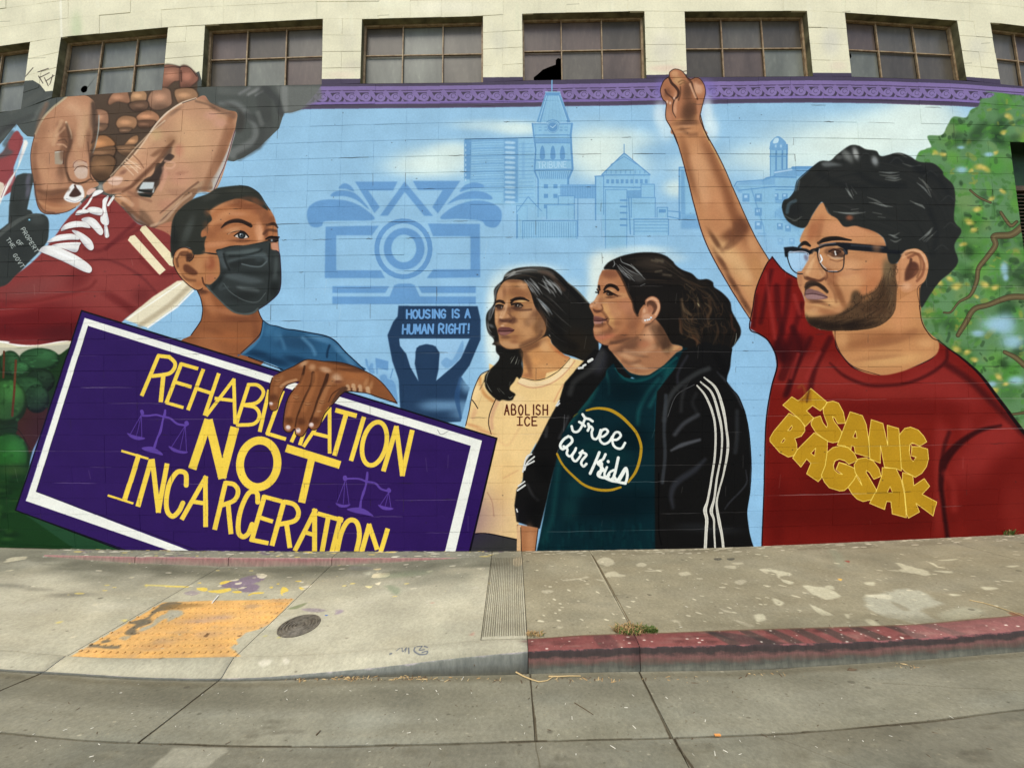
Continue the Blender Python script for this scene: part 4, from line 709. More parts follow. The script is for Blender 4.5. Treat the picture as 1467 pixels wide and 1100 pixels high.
fr(0,500,KA)
Ys('955,45 985,75 985,105 960,135 920,145 862,152',5.5); Y('895,38 802,258',5.6); Y('895,38 955,45',5.6); Y('922,148 908,292',6.4)
Y('1022,84 940,300',5.6);Y('1022,84 1112,110',5.2);Y('985,185 1075,212',5.2);Y('940,302 1030,328',4.6)
Y('1145,118 1062,338',5.6);Y('1232,142 1155,368',5.6);Y('1108,222 1190,248',5.2)
Y('1165,372 1318,172',5);Y('1318,172 1325,415',5.2);Y('1215,278 1318,290',5)
Y('1402,200 1332,418',5.6);Ys('1402,200 1455,205 1485,245 1450,300 1375,315',5.2);Ys('1375,315 1440,330 1462,375 1430,420 1340,428',5.2)
fr(370,500,KA)
Y('62,235 10,460',5.6);Y('138,240 52,475',5.8);Y('52,475 152,505',5.4);Y('215,462 190,518',5.4);Y('290,380 237,535',5.6)
Y('400,332 258,545',5.2);Y('402,332 403,582',5.4);Y('320,475 402,495',5.2)
Y('442,345 548,374',6.8);Y('497,360 432,592',7);Y('594,388 525,622',6.6)
L(ell(655,532,66,124,13,0,360,40),6.6,YE,0,f=.45)
Y('778,440 707,680',7);Y('778,440 812,706',7);Y('812,706 866,462',7)
fr(0,500,KA)
Y('1172,408 1088,662',12);Y('1178,410 1252,715',12.5);Y('1252,712 1320,452',12.5)
fr(370,500,KA); L(ell(4,645,105,132,8,0,360,44),11.5,YE,0,f=.45); Y('170,560 450,648',11.5);Y('305,600 248,852',10.5)
fr(0,500,KA)
Y('688,573 835,616',3.4);Y('612,823 750,867',3.2);Y('782,600 704,846',7.2)
Y('852,628 780,878',7.2);Y('860,625 893,912',7.2);Y('893,912 942,650',7)
Ys('1050,765 1048,705 1020,688 990,700 955,760 938,850 945,915 975,940 1010,910 1032,865',7)
Y('1160,720 1028,952',6.6);Y('1158,722 1160,992',7);Y('1092,858 1160,868',6)
Y('1272,752 1212,1008',7);Ys('1272,752 1320,762 1342,800 1320,850 1245,880',6.6);Y('1285,865 1302,1032',7)
Ys('1452,860 1450,815 1430,800 1400,812 1365,880 1345,960 1345,1030 1370,1055 1400,1035 1420,985',7)
fr(370,500,KA)
Y('35,830 -36,1075',7);Y('35,830 130,855',6.2);Y('5,945 78,968',6);Y('-36,1072 52,1090',6.4)
Y('145,860 80,1098',7.2);Ys('150,858 205,875 228,920 205,965 120,985',6.8);Y('160,980 178,1110',7)
Y('322,905 210,1128',6.8);Y('318,905 318,1140',7.2);Y('265,1030 318,1045',6)
Y('340,925 472,962',6.4);Y('396,940 360,1140',7);Y('462,950 415,1140',6.8)
Ys('440,1160 470,1030 510,965 555,975 570,1050 550,1150',7)
Y('625,990 580,1150',7.2);Y('625,990 668,1120',7);Y('728,1015 690,1140',6.8)
# scales of justice drawn in lighter purple
SP=(104,76,166)
def scales(cx,cy,q):
    fr(cx,cy,KA)
    for s,w in q: L(s,w,SP,f=.4)
scales(0,500,[('805,375 840,375 880,370 920,380',2.6),('920,380 960,390 1000,420 1050,430',3),('932,345 928,370 918,400 905,460 888,500 872,550',(3,4,2.5,4,2.6,4)),('800,350 803,360',5),('1052,415 1054,420',6),('797,370 735,480',.9),('797,370 770,490',.8),('797,370 800,495',.9),('1045,430 965,555',.9),('1045,430 1015,565',.8),('1045,430 1052,575',.9)])
P('718,472 760,486 818,500 800,510 770,510 735,495',SP); P('952,545 1010,568 1060,578 1040,588 1000,582 970,570',SP); P('800,555 850,548 880,560 915,585 915,597 870,585 820,572',SP)
scales(370,500,[('490,730 520,728 570,730 610,745',2.6),('610,745 660,755 690,785 735,800',3),('615,695 612,730 605,770 592,810 580,850 575,890',(3,4,2.5,4,2.6,4)),('489,722 490,730',6),('735,792 737,796',6),('488,745 445,860',.9),('488,745 480,870',.8),('495,745 512,870',.9),('735,805 685,880',.9),('735,805 715,885',.8),('735,805 748,892',.9)])
P('437,865 480,875 520,872 500,888 460,888',SP); P('675,875 715,885 762,895 740,905 700,900',SP); P('500,900 560,890 610,905 650,940 600,930 540,918',SP)
L('1010,455 1030,480 1070,462',.7,(110,110,110),a=.8)
# hand on the sign
fr(370,480,KB)
HN='115,720 120,560 150,450 200,410 280,370 370,330 440,290 500,262 560,258 680,275 800,280 920,300 1060,350 1200,420 1290,490 1370,580 1440,680 1460,720 1380,690 1240,650 1160,615 1060,600 940,590 880,620 800,710 740,760 700,820 670,890 650,950 600,995 560,990 530,970 500,1020 470,1060 420,1060 395,1020 385,990 340,1020 300,1015 265,980 270,900 290,760 320,650 380,560 430,490 340,510 290,540 240,620 215,700 200,770 160,795 125,780'
HB=(148,92,56)
P(HN,HB,1,.35); clip(HN)
B('480,300',60,34,(204,162,124),.8,-30); B('570,340',46,46,(200,152,112),.8); B('720,360 700,370',70,30,(206,164,128),.7,20); B('830,450',70,60,(214,178,144),.8); B('840,490',60,20,(116,66,44),.8); B('960,420 1060,440',130,60,(176,112,68),.8,10); B('800,290 960,320 1100,370',150,20,(98,60,40),.8,10); B('960,370',160,20,(104,62,40),.6,8); B('1130,510 1180,540',30,70,(196,142,96),.7,20); B('1280,520 1340,600',100,40,(150,92,56),.7,45)
B('1000,510',140,50,(186,126,84),.6,8); B('1020,580 960,590',120,16,(104,64,44),.7)
for s in ('940,540 950,580','1000,530 1010,580','1070,540 1075,590','1150,560 1160,610'): L(s,6,(220,184,144),a=.7,f=2)
for s in ('920,545 900,600','985,560 985,590','1050,560 1050,600'): L(s,2,(96,58,40),a=.7,f=1)
# fingers: gaps and modelling
L('470,400 440,520 400,600 350,700 300,800',(2,2,1),(92,54,36),a=.2,f=2)
for s,w in [('580,400 575,480 540,560 490,660 450,760 410,860 390,960',(5,6,3,3,3,2,2)),('730,420 700,520 660,600 620,700 590,800 550,900 530,970',(5,6,3,3,3,2)),('490,330 470,420 440,500',(3,4,3)),('860,560 780,620 740,700',(1,1.5,1))]: L(s,w,(72,42,28),a=.85,f=1.6)
L('370,650 340,740 320,840 300,920',7,(176,112,70),a=.7,f=4); L('470,440 440,540 400,620',6,(168,106,64),a=.6,f=3.5); L('600,420 580,540 530,660 480,780',8,(176,114,70),a=.65,f=4); L('780,480 720,560 690,640 640,760 610,840',7,(180,124,82),a=.7,f=3.5); L('250,440 200,520 180,620 170,700',6,(176,118,76),a=.6,f=3.5); L('400,470 300,500 240,540',4,(206,160,118),a=.7,f=2)
for x,y in [(400,650),(520,720),(670,700),(200,470)]: B([x,y],40,26,(188,132,88),.7,10); L([x-30,y+8,x,y+18,x+30,y+12],1,(96,58,38),a=.7); L([x-25,y-12,x+5,y-6,x+28,y-10],1,(96,58,38),a=.6)
for x,y in [(320,900),(450,910),(600,900),(165,660)]: B([x,y],60,50,(92,52,34),.7)
B('640,800',30,12,(206,160,120),.6)
P('880,545 940,550 930,590 860,630 800,700 770,720 800,650 850,580',(92,62,46),1,1.2,.8)
clip()
for x,y,rx,ry,r in [(315,972,30,28,10),(420,1005,30,32,-10),(558,945,28,28,-30),(135,722,24,20,20)]:
    P(ell(x,y,rx,ry,r),(186,140,122),1,.5); P(ell(x+2,y-5,rx*.75,ry*.7,r),(224,208,200),1,.6)
L('200,410 280,370 370,330 440,290 500,262 560,258 680,275 800,280 920,300 1060,350 1200,420 1290,490 1370,580 1440,680 1460,720',1.2,(58,34,26),a=.9); L('150,450 120,560 112,720 130,785 165,795 205,770 220,690 245,620 290,540 340,510 430,488',1.3,(50,28,24)); L('380,560 320,650 285,760 265,900 268,980 300,1018 345,1018 385,985 395,1040 440,1065 480,1050 530,970 560,992 610,990 650,950 675,880 710,810 800,710 880,620 940,590 1060,600 1160,615 1300,665 1460,715',1.3,(42,24,22))
L('-100,230 0,268 260,365',1.4,(20,20,30),0)
# ---- man with raised fist, glasses and red shirt
fr()
for x,y,rx,ry,a,c in [(950,128,14,16,.7,(134,118,186)),(1010,130,18,18,.7,(134,118,186)),(945,165,11,22,.7,(226,240,238)),(1013,165,10,32,.75,(226,240,238)),(1020,185,12,22,.7,(226,240,238)),(955,185,14,20,.6,(226,240,238)),(985,130,34,20,.5,(134,118,186)),(978,160,40,18,.5,(200,210,230))]: B([x,y],rx,ry,c,a)
fr(920,90,KB)
AR='285,120 310,85 350,73 410,90 440,90 470,150 560,160 610,180 650,240 662,320 640,420 620,500 605,590 640,690 700,820 780,940 860,1100 300,700 250,600 245,520 250,430 215,390 190,310 200,250 230,190 290,150'
P('285,150 285,110 320,80 355,73 410,90 440,120 490,170 560,160 600,165 650,240 662,320 640,420 620,500 605,590 640,690 665,760 330,760 300,690 250,600 245,520 250,430 215,390 190,310 200,250 230,190 285,150',(184,124,88),1,.4)
fr(740,0,KA)
ARM='850,690 1030,640 1060,740 1120,850 1160,930 1230,1090 1340,1330 1430,1480 1460,1530 1330,1820 1250,1700 1120,1480 1050,1330 1000,1160 960,1000 900,790'
P(ARM,(200,142,98),0,.4); clip(ARM,0)
B('920,700 980,690',60,20,(146,100,72),.6); B('960,900 990,1000',30,160,(150,98,66),.7,-14); B('1080,880 1140,1010 1190,1130 1250,1270',40,120,(140,86,56),.8,-22); B('1040,930 1080,1080',70,150,(218,166,122),.7,-15); B('1120,1100',60,140,(206,146,102),.7,-15); B('1190,1340 1240,1300',90,40,(130,82,56),.8,-25); B('1270,1270',40,60,(120,74,52),.8,-20); B('1150,1400 1220,1450 1260,1530',110,60,(222,176,124),.8,40); B('1110,1200',40,110,(196,136,94),.7,-18); B('1120,1360 1150,1470 1220,1600 1290,1720',18,90,(110,70,48),.8,-32); B('1350,1500 1380,1560',50,90,(202,146,96),.8,-20); B('1300,1620',40,100,(216,164,112),.7,-25); B('1330,1380 1400,1480',30,60,(216,160,112),.8,-30)
clip(); L('850,690 900,790 960,1000 1000,1160 1050,1330 1120,1480 1250,1700 1325,1815',(1,1.6,1.6,1.4),(84,48,38)); L('1032,640 1060,740 1120,850 1170,950 1230,1090 1340,1330 1430,1480',1.1,(56,34,28))
L('1050,740 1110,850 1160,950',1.2,(214,180,120),a=.7)
fr(920,90,KB)
FI='285,150 285,110 320,80 355,73 410,90 440,120 490,170 560,160 600,165 650,240 662,320 640,420 620,500 605,590 640,690 560,760 340,760 300,690 250,600 245,520 250,430 215,390 190,310 200,250 230,190 285,150'
clip(FI)
B('480,550 500,480',90,110,(104,70,50),.85); B('470,340 480,270',60,90,(116,78,56),.8); B('340,120',50,40,(218,166,122),.9); B('360,190 390,200',50,50,(206,160,112),.8,30); B('570,250 590,290',60,60,(214,166,132),.9); B('560,180 610,210',50,30,(150,98,70),.7); B('250,230 300,270',50,70,(178,118,84),.8); B('260,320',50,60,(120,78,58),.7); B('210,320',26,60,(186,128,100),.8); B('350,380 340,500',26,80,(216,162,126),.9); B('590,450 600,560',26,90,(196,136,100),.8); B('270,540 280,600',40,70,(200,140,106),.8); B('480,640',120,30,(120,82,60),.7); B('440,700',90,10,(134,94,68),.7,-5); B('450,670 430,730',120,16,(206,154,114),.6,-4); B('500,790',140,40,(196,136,98),.6)
L('285,170 310,220 350,260 380,310 370,360 340,390 320,450 320,520 350,580',(3,4,4,3,2,1.5,1),(64,40,32),a=.85,f=1.2); L('400,260 400,330 380,400',2,(90,60,44),a=.7,f=1.5); L('440,110 480,170 520,220 540,300 580,390',(2,3,3,2),(90,58,42),a=.8,f=1.3); L('500,230 530,300 560,370',3,(226,180,144),a=.7,f=1.5); L('240,290 260,330 310,370 330,400',2.4,(90,56,44),a=.8,f=1.2); L('380,210 420,190 450,200',2,(130,94,62),a=.7,f=1.5); L('395,235 430,215 460,225',2,(130,94,62),a=.6,f=1.5)
for x,y in [(260,418),(292,430),(335,380)]: B([x,y],14,20,(232,196,172),.85)
clip(); L('285,150 285,110 320,80 355,73 410,90 440,120 500,180 560,160 610,180 650,240 662,320 640,420 620,500 605,590 640,690 700,820',1.1,(66,42,38)); L('285,150 230,190 200,250 190,310 215,390 250,430 245,520 250,600 300,690 380,880',1.2,(62,40,36)); L('425,100 470,95 470,140',1.6,(110,90,80),a=.7)
# red shirt
fr(1097,500,KA)
RS=(136,30,22)
SH3='-190,-80 -145,-230 -110,-350 -60,-440 0,-500 30,-510 100,-430 180,-380 380,-110 390,-20 430,40 500,110 640,140 760,120 880,80 950,40 970,-40 1030,0 1180,130 1300,270 1420,430 1700,600 1700,1200 -30,1200 -10,800 0,400 30,200 60,100 50,20 0,-50 -70,-80 -90,-110'
P('-90,-115 -70,-240 -55,-340 0,-470 35,-520 100,-440 180,-390 240,-200 300,-110 390,-120 400,-10 430,40 500,110 640,145 760,122 880,80 950,35 970,-40 1030,0 1100,50 1200,140 1300,270 1420,430 1600,700 1700,1200 -30,1200 -10,800 0,420 30,220 62,100 50,20 10,-50 -40,-85',RS,0,.5)
RC='-90,-115 -70,-240 -55,-340 0,-470 35,-520 100,-440 180,-390 240,-200 300,-110 390,-120 400,-10 430,40 500,110 640,145 760,122 880,80 950,35 970,-40 1030,0 1100,50 1200,140 1300,270 1420,430 1600,700 1700,1200 -30,1200 -10,800 0,420 30,220 62,100 50,20 10,-50 -40,-85'
clip(RC,0)
B('40,-380 100,-200 150,-100',110,120,(156,36,32),.8); B('200,120 400,180 700,260',260,130,(160,52,44),.8); B('1000,150 1100,250 900,200',180,100,(160,50,44),.8,40); B('600,330 900,330',300,60,(126,24,18),.7); B('300,900 700,950 500,700',420,160,(112,20,14),.85); B('60,900',60,300,(110,18,14),.6); B('1250,900 1350,700 1150,800',150,180,(124,24,18),.7); B('1150,650 1250,520 1350,480',160,120,(160,50,44),.8,-40); B('970,560 980,700 970,900',40,200,(156,46,38),.7); B('1400,900',90,200,(150,44,36),.6); B('150,560',100,100,(120,24,18),.6); B('1130,430 1000,480',50,70,(158,48,42),.7)
for s,w,a in [('30,-440 0,-300 -30,-150',6,.6),('60,-350 70,-200 90,-90',9,.55),('130,-380 110,-200 60,0',8,.6),('-60,-300 -70,-130',5,.6),('150,-120 190,0 150,150 110,260',8,.7),('250,-60 160,120 120,250',7,.65),('360,-60 280,100 240,260',8,.65),('80,-50 120,60 90,160',12,.6),('200,-250 140,-50 100,60',8,.5)]: L(s,w,(70,14,16),a=a,f=5)
B('180,-30 120,20',90,70,(78,14,16),.8,40); B('60,0 90,40',30,60,(64,12,16),.6)
for s,w in [('0,-420 30,-200 50,-60',5),('160,-300 190,-200',6),('180,30 140,160',5),('300,20 230,160',6)]: L(s,w,(168,54,48),a=.7,f=4)
L('360,80 440,150 560,200 680,205 800,190 920,140 1010,70 1020,0',(2,5,5,4,5,5,4),(72,16,16),a=.7,f=4)
L('1320,430 1200,460 1090,530 1010,620 990,700 985,780 1000,900 1020,1060',(3,6,9,13,9,7,6,6),(54,10,12),a=.85,f=4); L('1030,470 1000,560 985,680',6,(70,14,14),a=.7,f=4); L('1020,90 1150,180 1300,330 1454,480',9,(80,18,18),a=.7,f=6)
L('1010,700 1050,760 1060,900',10,(158,48,40),a=.6,f=6)
clip()
DL=(40,12,18)
L('35,-515 0,-470 -55,-340 -75,-230 -92,-115 -40,-85 10,-50 50,20 62,100 30,220 0,420 -12,800 -25,1150',(1.4,1.6,1.6,1.4,1.6,2,2,2.4,2,1.8,1.6,1.6),DL); L('970,-50 1030,0 1100,50 1200,140 1300,270 1420,430 1480,500',(1,2,3,4.5,5,5),(34,16,16),f=.9); L('35,-518 100,-440 175,-395',1.6,DL); L('388,-110 392,-20 430,40 500,110 640,143 760,120 880,80 950,35 970,-45',1.4,DL)
# lettering on the shirt
GO=(198,152,38); YO=(252,222,110)
def gl(s,holes=(),sm=0,open_=None):
    P(s,GO,sm,.2); q=pt(s); q=smooth(q,True) if sm else np.vstack([q,q[:1]])
    k=_f[:]; fr(); L((np.vstack([q,q[:1]]) if sm else q).ravel(),.95,YO,0,f=.4); _f[:]=k
    for h in holes:
        P(h,(128,28,22),0,.2); q=pt(h); q=np.vstack([q,q[:1]]); k=_f[:]; fr(); L(q.ravel(),.9,YO,0,f=.4); _f[:]=k
fr(1100,540,KB)
gl('220,380 300,420 350,460 383,520 385,570 350,620 280,645 300,700 305,770 270,825 210,840 120,790 20,675 20,640 60,570',['205,563 250,508 255,530 235,560','135,688 170,640 178,660 160,688'])
gl('155,295 250,208 315,250 355,220 420,150 450,122 615,262 600,300 545,355 465,300 400,355 478,430 390,520 330,440')
P('420,160 450,125 450,260 330,262 315,250',(150,84,30),0,2,.55); L('430,140 415,200 405,260',3,(90,50,26),a=.6,f=2); L('320,110 360,90 400,180',4,(160,90,40),a=.5,f=3)
gl('575,335 620,265 680,253 740,275 790,370 812,485 730,488 700,430 675,415 690,460 770,570 775,630 730,680 680,690 620,675 500,580 455,510 450,480 480,430 548,408 575,480 615,530 625,500 580,380')
gl('860,365 990,405 1030,500 1060,700 1072,845 915,800 905,730 875,720 870,770 840,745 800,722 725,715 770,600',['890,632 918,565 932,640'])
gl('1083,447 1205,487 1255,715 1250,505 1370,540 1390,700 1400,985 1350,965 1222,945 1180,720 1178,905 1070,860 1055,640')
fr(1200,600,KB)
gl('640,170 700,100 760,85 840,115 900,180 932,240 860,285 780,250 755,270 748,330 760,400 790,445 820,400 770,385 775,290 850,290 940,315 950,420 930,500 880,570 810,612 780,595 700,550 665,510 655,350')
P('778,392 818,403 800,440 775,440 755,400 752,340 765,262 790,262 770,290',(128,28,22),0,.3); L('770,270 775,290 768,385 818,403 790,445 765,420 750,350 755,275 770,255 790,262',.9,YO,0)
fr(1100,540,KB)
gl('485,585 625,670 620,800 600,930 560,1060 525,1098 405,1015 450,905 405,860 345,945 258,850 305,765',['450,800 500,745 488,828'])
gl('620,790 680,740 760,722 840,740 905,800 940,875 850,915 800,875 745,862 700,880 685,930 700,980 740,1010 780,1020 715,975 745,895 850,930 943,975 920,1060 860,1140 800,1190 750,1195 640,1160 590,1100 560,1030 600,930')
P('740,900 700,940 720,970 780,1018 740,1012 700,985 685,930 705,878 750,862 800,880 825,915 745,893',(128,28,22),0,.3); L('825,915 745,893 712,972 780,1020 735,1010 695,975 686,930 705,878 750,862 800,878',.9,YO,0)
fr(1200,600,KB)
gl('170,480 210,420 290,405 370,440 430,520 452,600 375,632 330,560 300,540 295,560 400,740 400,810 350,850 260,865 200,840 150,790 105,715 165,640 190,595 250,695 230,640 180,560')
gl('465,510 610,520 665,640 700,800 718,1035 570,995 560,870 515,865 490,950 335,885 400,760 460,590',['515,770 545,708 572,775'])
gl('680,560 785,595 795,700 905,625 962,705 885,790 1035,870 1000,1018 820,885 855,975 740,1040 722,1000 700,760 675,650')
# head and neck of the man
fr(1097,250,KA); P('680,560 880,600 866,860 690,900',(200,140,92),0,.4)
NM='380,860 500,860 700,740 860,650 865,760 900,870 970,940 960,1010 880,1060 760,1110 640,1130 520,1100 430,1020 390,940'
P(NM,(204,146,96),1,.4); clip(NM)
B('600,930 680,930',240,40,(168,110,70),.8,-12); B('560,900',160,26,(180,120,78),.6,-8); B('750,800 800,700',70,110,(214,152,104),.8); B('650,1050 780,1040',150,40,(222,172,114),.7,-10); B('640,1030',160,16,(180,124,82),.6,-6); B('430,930',40,60,(214,160,108),.7); B('900,950',60,30,(224,170,116),.7)
clip(); L('388,880 392,940 430,1020 500,1085 640,1130',1,(80,40,30)); L('862,740 880,840 930,915 968,935',1.3,(60,32,26))
FM='330,160 380,180 460,260 560,290 640,340 670,380 690,470 740,500 760,440 800,425 850,420 900,450 915,520 890,600 830,650 780,665 740,640 720,780 620,860 450,880 300,870 230,820 215,760 215,700 180,620 175,560 185,480 200,400 190,370 220,300 260,230 300,170'
P(FM,(206,148,102),1,.4); clip(FM)
B('260,320 300,300',30,80,(176,108,72),.7,15); B('400,300 500,320',110,50,(216,154,110),.8); B('420,240 560,300',90,20,(176,112,74),.6,25); B('560,520 480,600',150,70,(216,160,112),.8); B('600,560 640,520',70,80,(200,134,90),.8,-30); B('520,470 600,440',90,24,(190,130,88),.6); B('560,660 600,620',60,50,(196,126,82),.7,-40); B('360,720 320,740',90,26,(224,176,122),.7); B('300,720',90,14,(150,96,64),.7,20); B('250,790',60,30,(214,164,112),.8); B('190,600 190,540',20,70,(190,132,94),.7); B('260,520 250,560',40,50,(214,158,112),.8); B('400,640 420,700',20,90,(152,96,62),.7,-30); B('370,560 350,590',20,60,(156,98,66),.7,-40); B('420,560 480,545',70,20,(180,118,80),.6); B('620,400 540,410',100,16,(176,118,80),.7); B('300,760 380,790',90,20,(170,112,74),.6,10)
# beard
P('215,780 240,800 320,795 420,780 470,720 490,660 520,655 540,680 600,660 650,600 680,500 735,500 740,640 730,760 690,840 600,880 450,890 290,885 230,840',(94,70,48),1,3,.9)
B('300,850 420,850 520,840',120,34,(50,36,26),.8); B('690,560 680,520',34,60,(130,108,78),.8); B('680,650 650,720',50,70,(84,60,40),.8); B('600,760',90,50,(88,62,42),.7); B('500,690',24,30,(104,80,56),.8)
hairs(110,9,'660,520 620,640 540,700 460,760 300,830','735,560 730,740 660,850 480,890 300,890',.2,1.6,[(60,44,30),(110,86,60),(44,32,24),(128,100,70)],.5)
B('560,700 460,740',40,16,(170,120,80),.5,-30)
# moustache, mouth, nose
P('220,640 240,615 280,610 320,625 350,660 320,650 290,630 250,635 225,660',(62,46,36),1,1,.9); P('218,660 240,645 265,650 300,665 345,690 320,700 260,705 225,695',(140,106,104),1,.7); P('222,680 270,672 340,690 300,702 240,704',(168,134,130),1,.8,.9); L('222,675 270,668 345,692',1.2,(90,62,66)); B('280,712',60,10,(120,80,60),.8,6)
L('215,570 240,585 280,595 305,600',(2,3,2),(120,76,52),f=1); P('205,570 220,550 240,575 300,590 330,570 335,585 310,600 270,595 240,590',(150,98,68),1,1.2,.8); B('320,545',24,30,(222,170,124),.8); L('330,530 345,570 335,590',2,(150,94,64),a=.8,f=1.2); B('255,500 240,530',16,60,(226,180,132),.8,20); L('275,450 240,500 212,560',3,(160,104,72),a=.5,f=2.5); P('225,575 260,585 280,590 270,598 230,590',(90,56,42),1,1,.7)
# brows, eye
L('186,405 220,385 245,400',(3,5,3),(50,40,32),f=1); L('292,385 340,370 400,362 480,372',(3,5.5,5.5,2),(50,40,32),f=1)
B('420,420',50,24,(216,168,118),.8); L('370,440 410,420 440,430',2.6,(70,46,34),f=1); P('365,455 395,435 430,445 435,465 400,475',(96,70,52),1,.8); B('405,445',20,18,(40,30,26),.9); L('385,435 388,455',1.6,(230,232,230)); B('395,470',30,8,(214,186,156),.8); L('360,480 400,490 440,480',1.6,(130,86,62),a=.7,f=1)
clip()
P('125,440 235,435 240,480 200,545 160,550 130,500',(166,204,230),0,.5,.95)
# ear
EM2='740,500 760,440 800,423 850,418 895,450 915,520 895,600 840,645 800,665 765,660 740,620 730,560'
P(EM2,(212,152,108),1,.4); clip(EM2); L('800,470 850,450 885,490 880,560 850,600',4,(150,94,66),a=.8,f=2); P('790,540 810,500 850,500 860,540 830,580 780,600',(112,68,50),1,1.5,.9); B('830,540',22,26,(160,104,74),.8); L('770,470 820,432 880,450 905,520',3,(228,176,132),a=.7,f=1.5); B('790,630',30,24,(232,180,140),.8); L('815,480 810,520',4,(90,56,42),a=.8,f=1.5); B('750,560',14,60,(200,140,98),.7); clip()
L('760,440 800,423 850,418 895,450 915,520 895,600 850,645 865,740',1,(90,54,40),a=.7)
L('862,640 864,760',1.2,(80,48,36),a=.7)
# hair
HM='90,190 100,150 130,135 160,95 180,40 230,-10 300,-70 360,-75 400,-110 470,-160 520,-160 560,-140 620,-130 650,-100 740,-120 810,-100 860,-70 940,-60 990,-20 1000,10 1050,60 1065,130 1060,260 1100,320 1060,400 1080,490 1040,550 980,600 920,680 872,750 866,640 900,590 915,510 895,450 850,418 800,423 770,445 735,500 690,490 670,380 640,340 590,315 540,300 500,290 440,295 400,250 350,220 320,160 300,170 260,230 220,300 160,290 110,250'
P(HM,(50,51,47),1,.6); clip(HM)
hairs(120,11,'150,130 350,-60 620,-130 900,-50 1060,150 1070,420','330,170 450,220 560,280 700,330 800,400 900,600',.25,3,[(58,58,54),(42,44,42),(36,38,36),(62,60,56)],.22)
B('445,-110 470,-95',22,40,(150,152,146),.6,-25); B('505,-115',20,42,(196,198,192),.8,-18); B('612,-75',22,34,(180,184,182),.75,-20); B('410,-95',26,16,(110,112,108),.6)
P('310,-60 350,-70 400,-60 430,-50 380,-45 330,-40',(130,134,132),1,2,.7)
for s in ('640,5 700,12 750,5','670,30 720,36 760,28','450,55 470,110 490,140','480,70 510,110','860,20 900,60 930,130','880,30 930,90','810,150 850,170 890,190','570,130 620,150 680,185','580,160 620,165 650,175','380,210 450,220 520,212','480,200 520,195','600,215 650,225','880,370 920,330 940,300','900,380 960,320','690,340 720,345 750,330','700,370 730,380 760,365','630,240 670,245','100,230 160,260 200,240','120,170 150,150','180,90 190,40','340,190 350,220 375,240','660,-120 740,-118 790,-95','770,-60 820,-45 870,-50'): L(s,(.8,2.6,.8),(128,130,122),a=.65,f=1.6)
for s in ('700,-80 800,-70 900,0','300,0 420,60 560,80','520,0 640,60 780,60','840,-40 960,20 1030,120','920,200 960,320 940,450'): L(s,8,(36,38,37),a=.5,f=6)
B('470,245',24,18,(150,92,66),.9); B('150,200',60,60,(38,40,40),.6)
clip(); L('90,190 100,150 130,135 160,95 175,40 225,-10 300,-68',1.2,(40,52,60),a=.8); L('165,150 130,170 118,215',5,(90,112,122),a=.6,f=2.5); L('180,40 165,90',4,(90,112,122),a=.6,f=2)
# glasses
GK=(34,36,40)
P('100,412 150,407 230,420 265,440 262,450 235,446 135,432 125,440 125,466 108,466',GK,0,.4); P('280,415 330,395 400,383 450,385 560,395 680,405 690,425 780,430 740,450 460,425 460,450 445,455 435,420 400,402 330,408 300,420 290,440 280,436',GK,0,.4)
L('240,445 262,430 285,425',5,GK); L('118,455 130,500 150,540 180,560 205,560',1.5,GK); L('292,425 290,460 305,505 335,540 380,550 415,545 435,520 440,450',1.8,GK); L('300,420 298,460 312,505 340,535',1,(200,204,206),a=.8); L('130,440 200,435 235,445 240,460',1.6,(190,190,200),a=.9); L('350,545 400,545',1.2,(200,190,190),a=.8); L('300,400 340,392 390,388',2,(90,100,112),a=.7); L('480,400 560,405 660,415',2,(70,76,84),a=.7,f=1); L('305,455 315,480 305,495',2,(236,240,240)); L('440,430 450,445',3,(60,68,76))
P('130,445 230,442 230,470 190,530 160,540 138,500',(180,212,236),0,1,.6); B('225,470',14,24,(120,104,120),.7,-20)
B('380,510',50,30,(206,156,116),.5)
# ---- second pass of modelling over the figures
KC=430/1270.
def D(s,w,c,a=.6,f=None): L(s,w,c,a=a,f=f if f is not None else (w if np.isscalar(w) else max(w))*.45)
# hands tying the lace
fr(0,72,KC)
DKB=(104,74,56); MID=(150,108,80); LT=(222,178,142)
D('285,315 292,350 300,390 285,440 280,480 284,520 296,556',(3,7,5,4,3),DKB,.8); P('250,345 270,330 285,360 290,410 280,450 262,470 255,430 262,390',(134,94,70),1,2,.7)
D('285,520 300,552 330,566 360,560 384,548 396,552',2.4,DKB,.8,1); D('384,440 386,490 384,530 390,545',2,DKB,.7,1.2); D('396,230 406,280 404,350 394,420 388,470',(5,8,7,5,3),(92,72,58),.75,3)
D('250,385 275,380 285,392',2,DKB,.6,1); D('245,400 270,402 284,412',2.4,LT,.6,1.2); D('236,430 262,426',1.4,DKB,.7,.8); D('240,365 262,345 275,330',3,LT,.5,1.6)
D('160,595 200,606 250,600 290,590',(3,9,8,4),(120,82,60),.75,4); D('165,640 220,668 290,668 340,652',4,(210,158,116),.55,3); D('150,560 152,610 165,650 190,682 230,690',3,(110,76,58),.6,2); D('150,400 146,460 152,540',7,(150,106,80),.6,4); D('200,230 170,300 155,370',6,(160,118,92),.5,4)
D('300,240 330,260 345,330 340,400',9,(216,172,136),.5,5); D('320,410 340,470 352,490',8,(206,160,122),.5,4); D('180,480 200,540 230,570',10,(204,156,118),.5,5)
P('318,508 336,498 368,500 374,520 366,542 338,546 320,530',(218,192,172),1,.8,.9); D('316,512 330,496 356,492 374,502',1.2,(120,84,66),.8,.6)
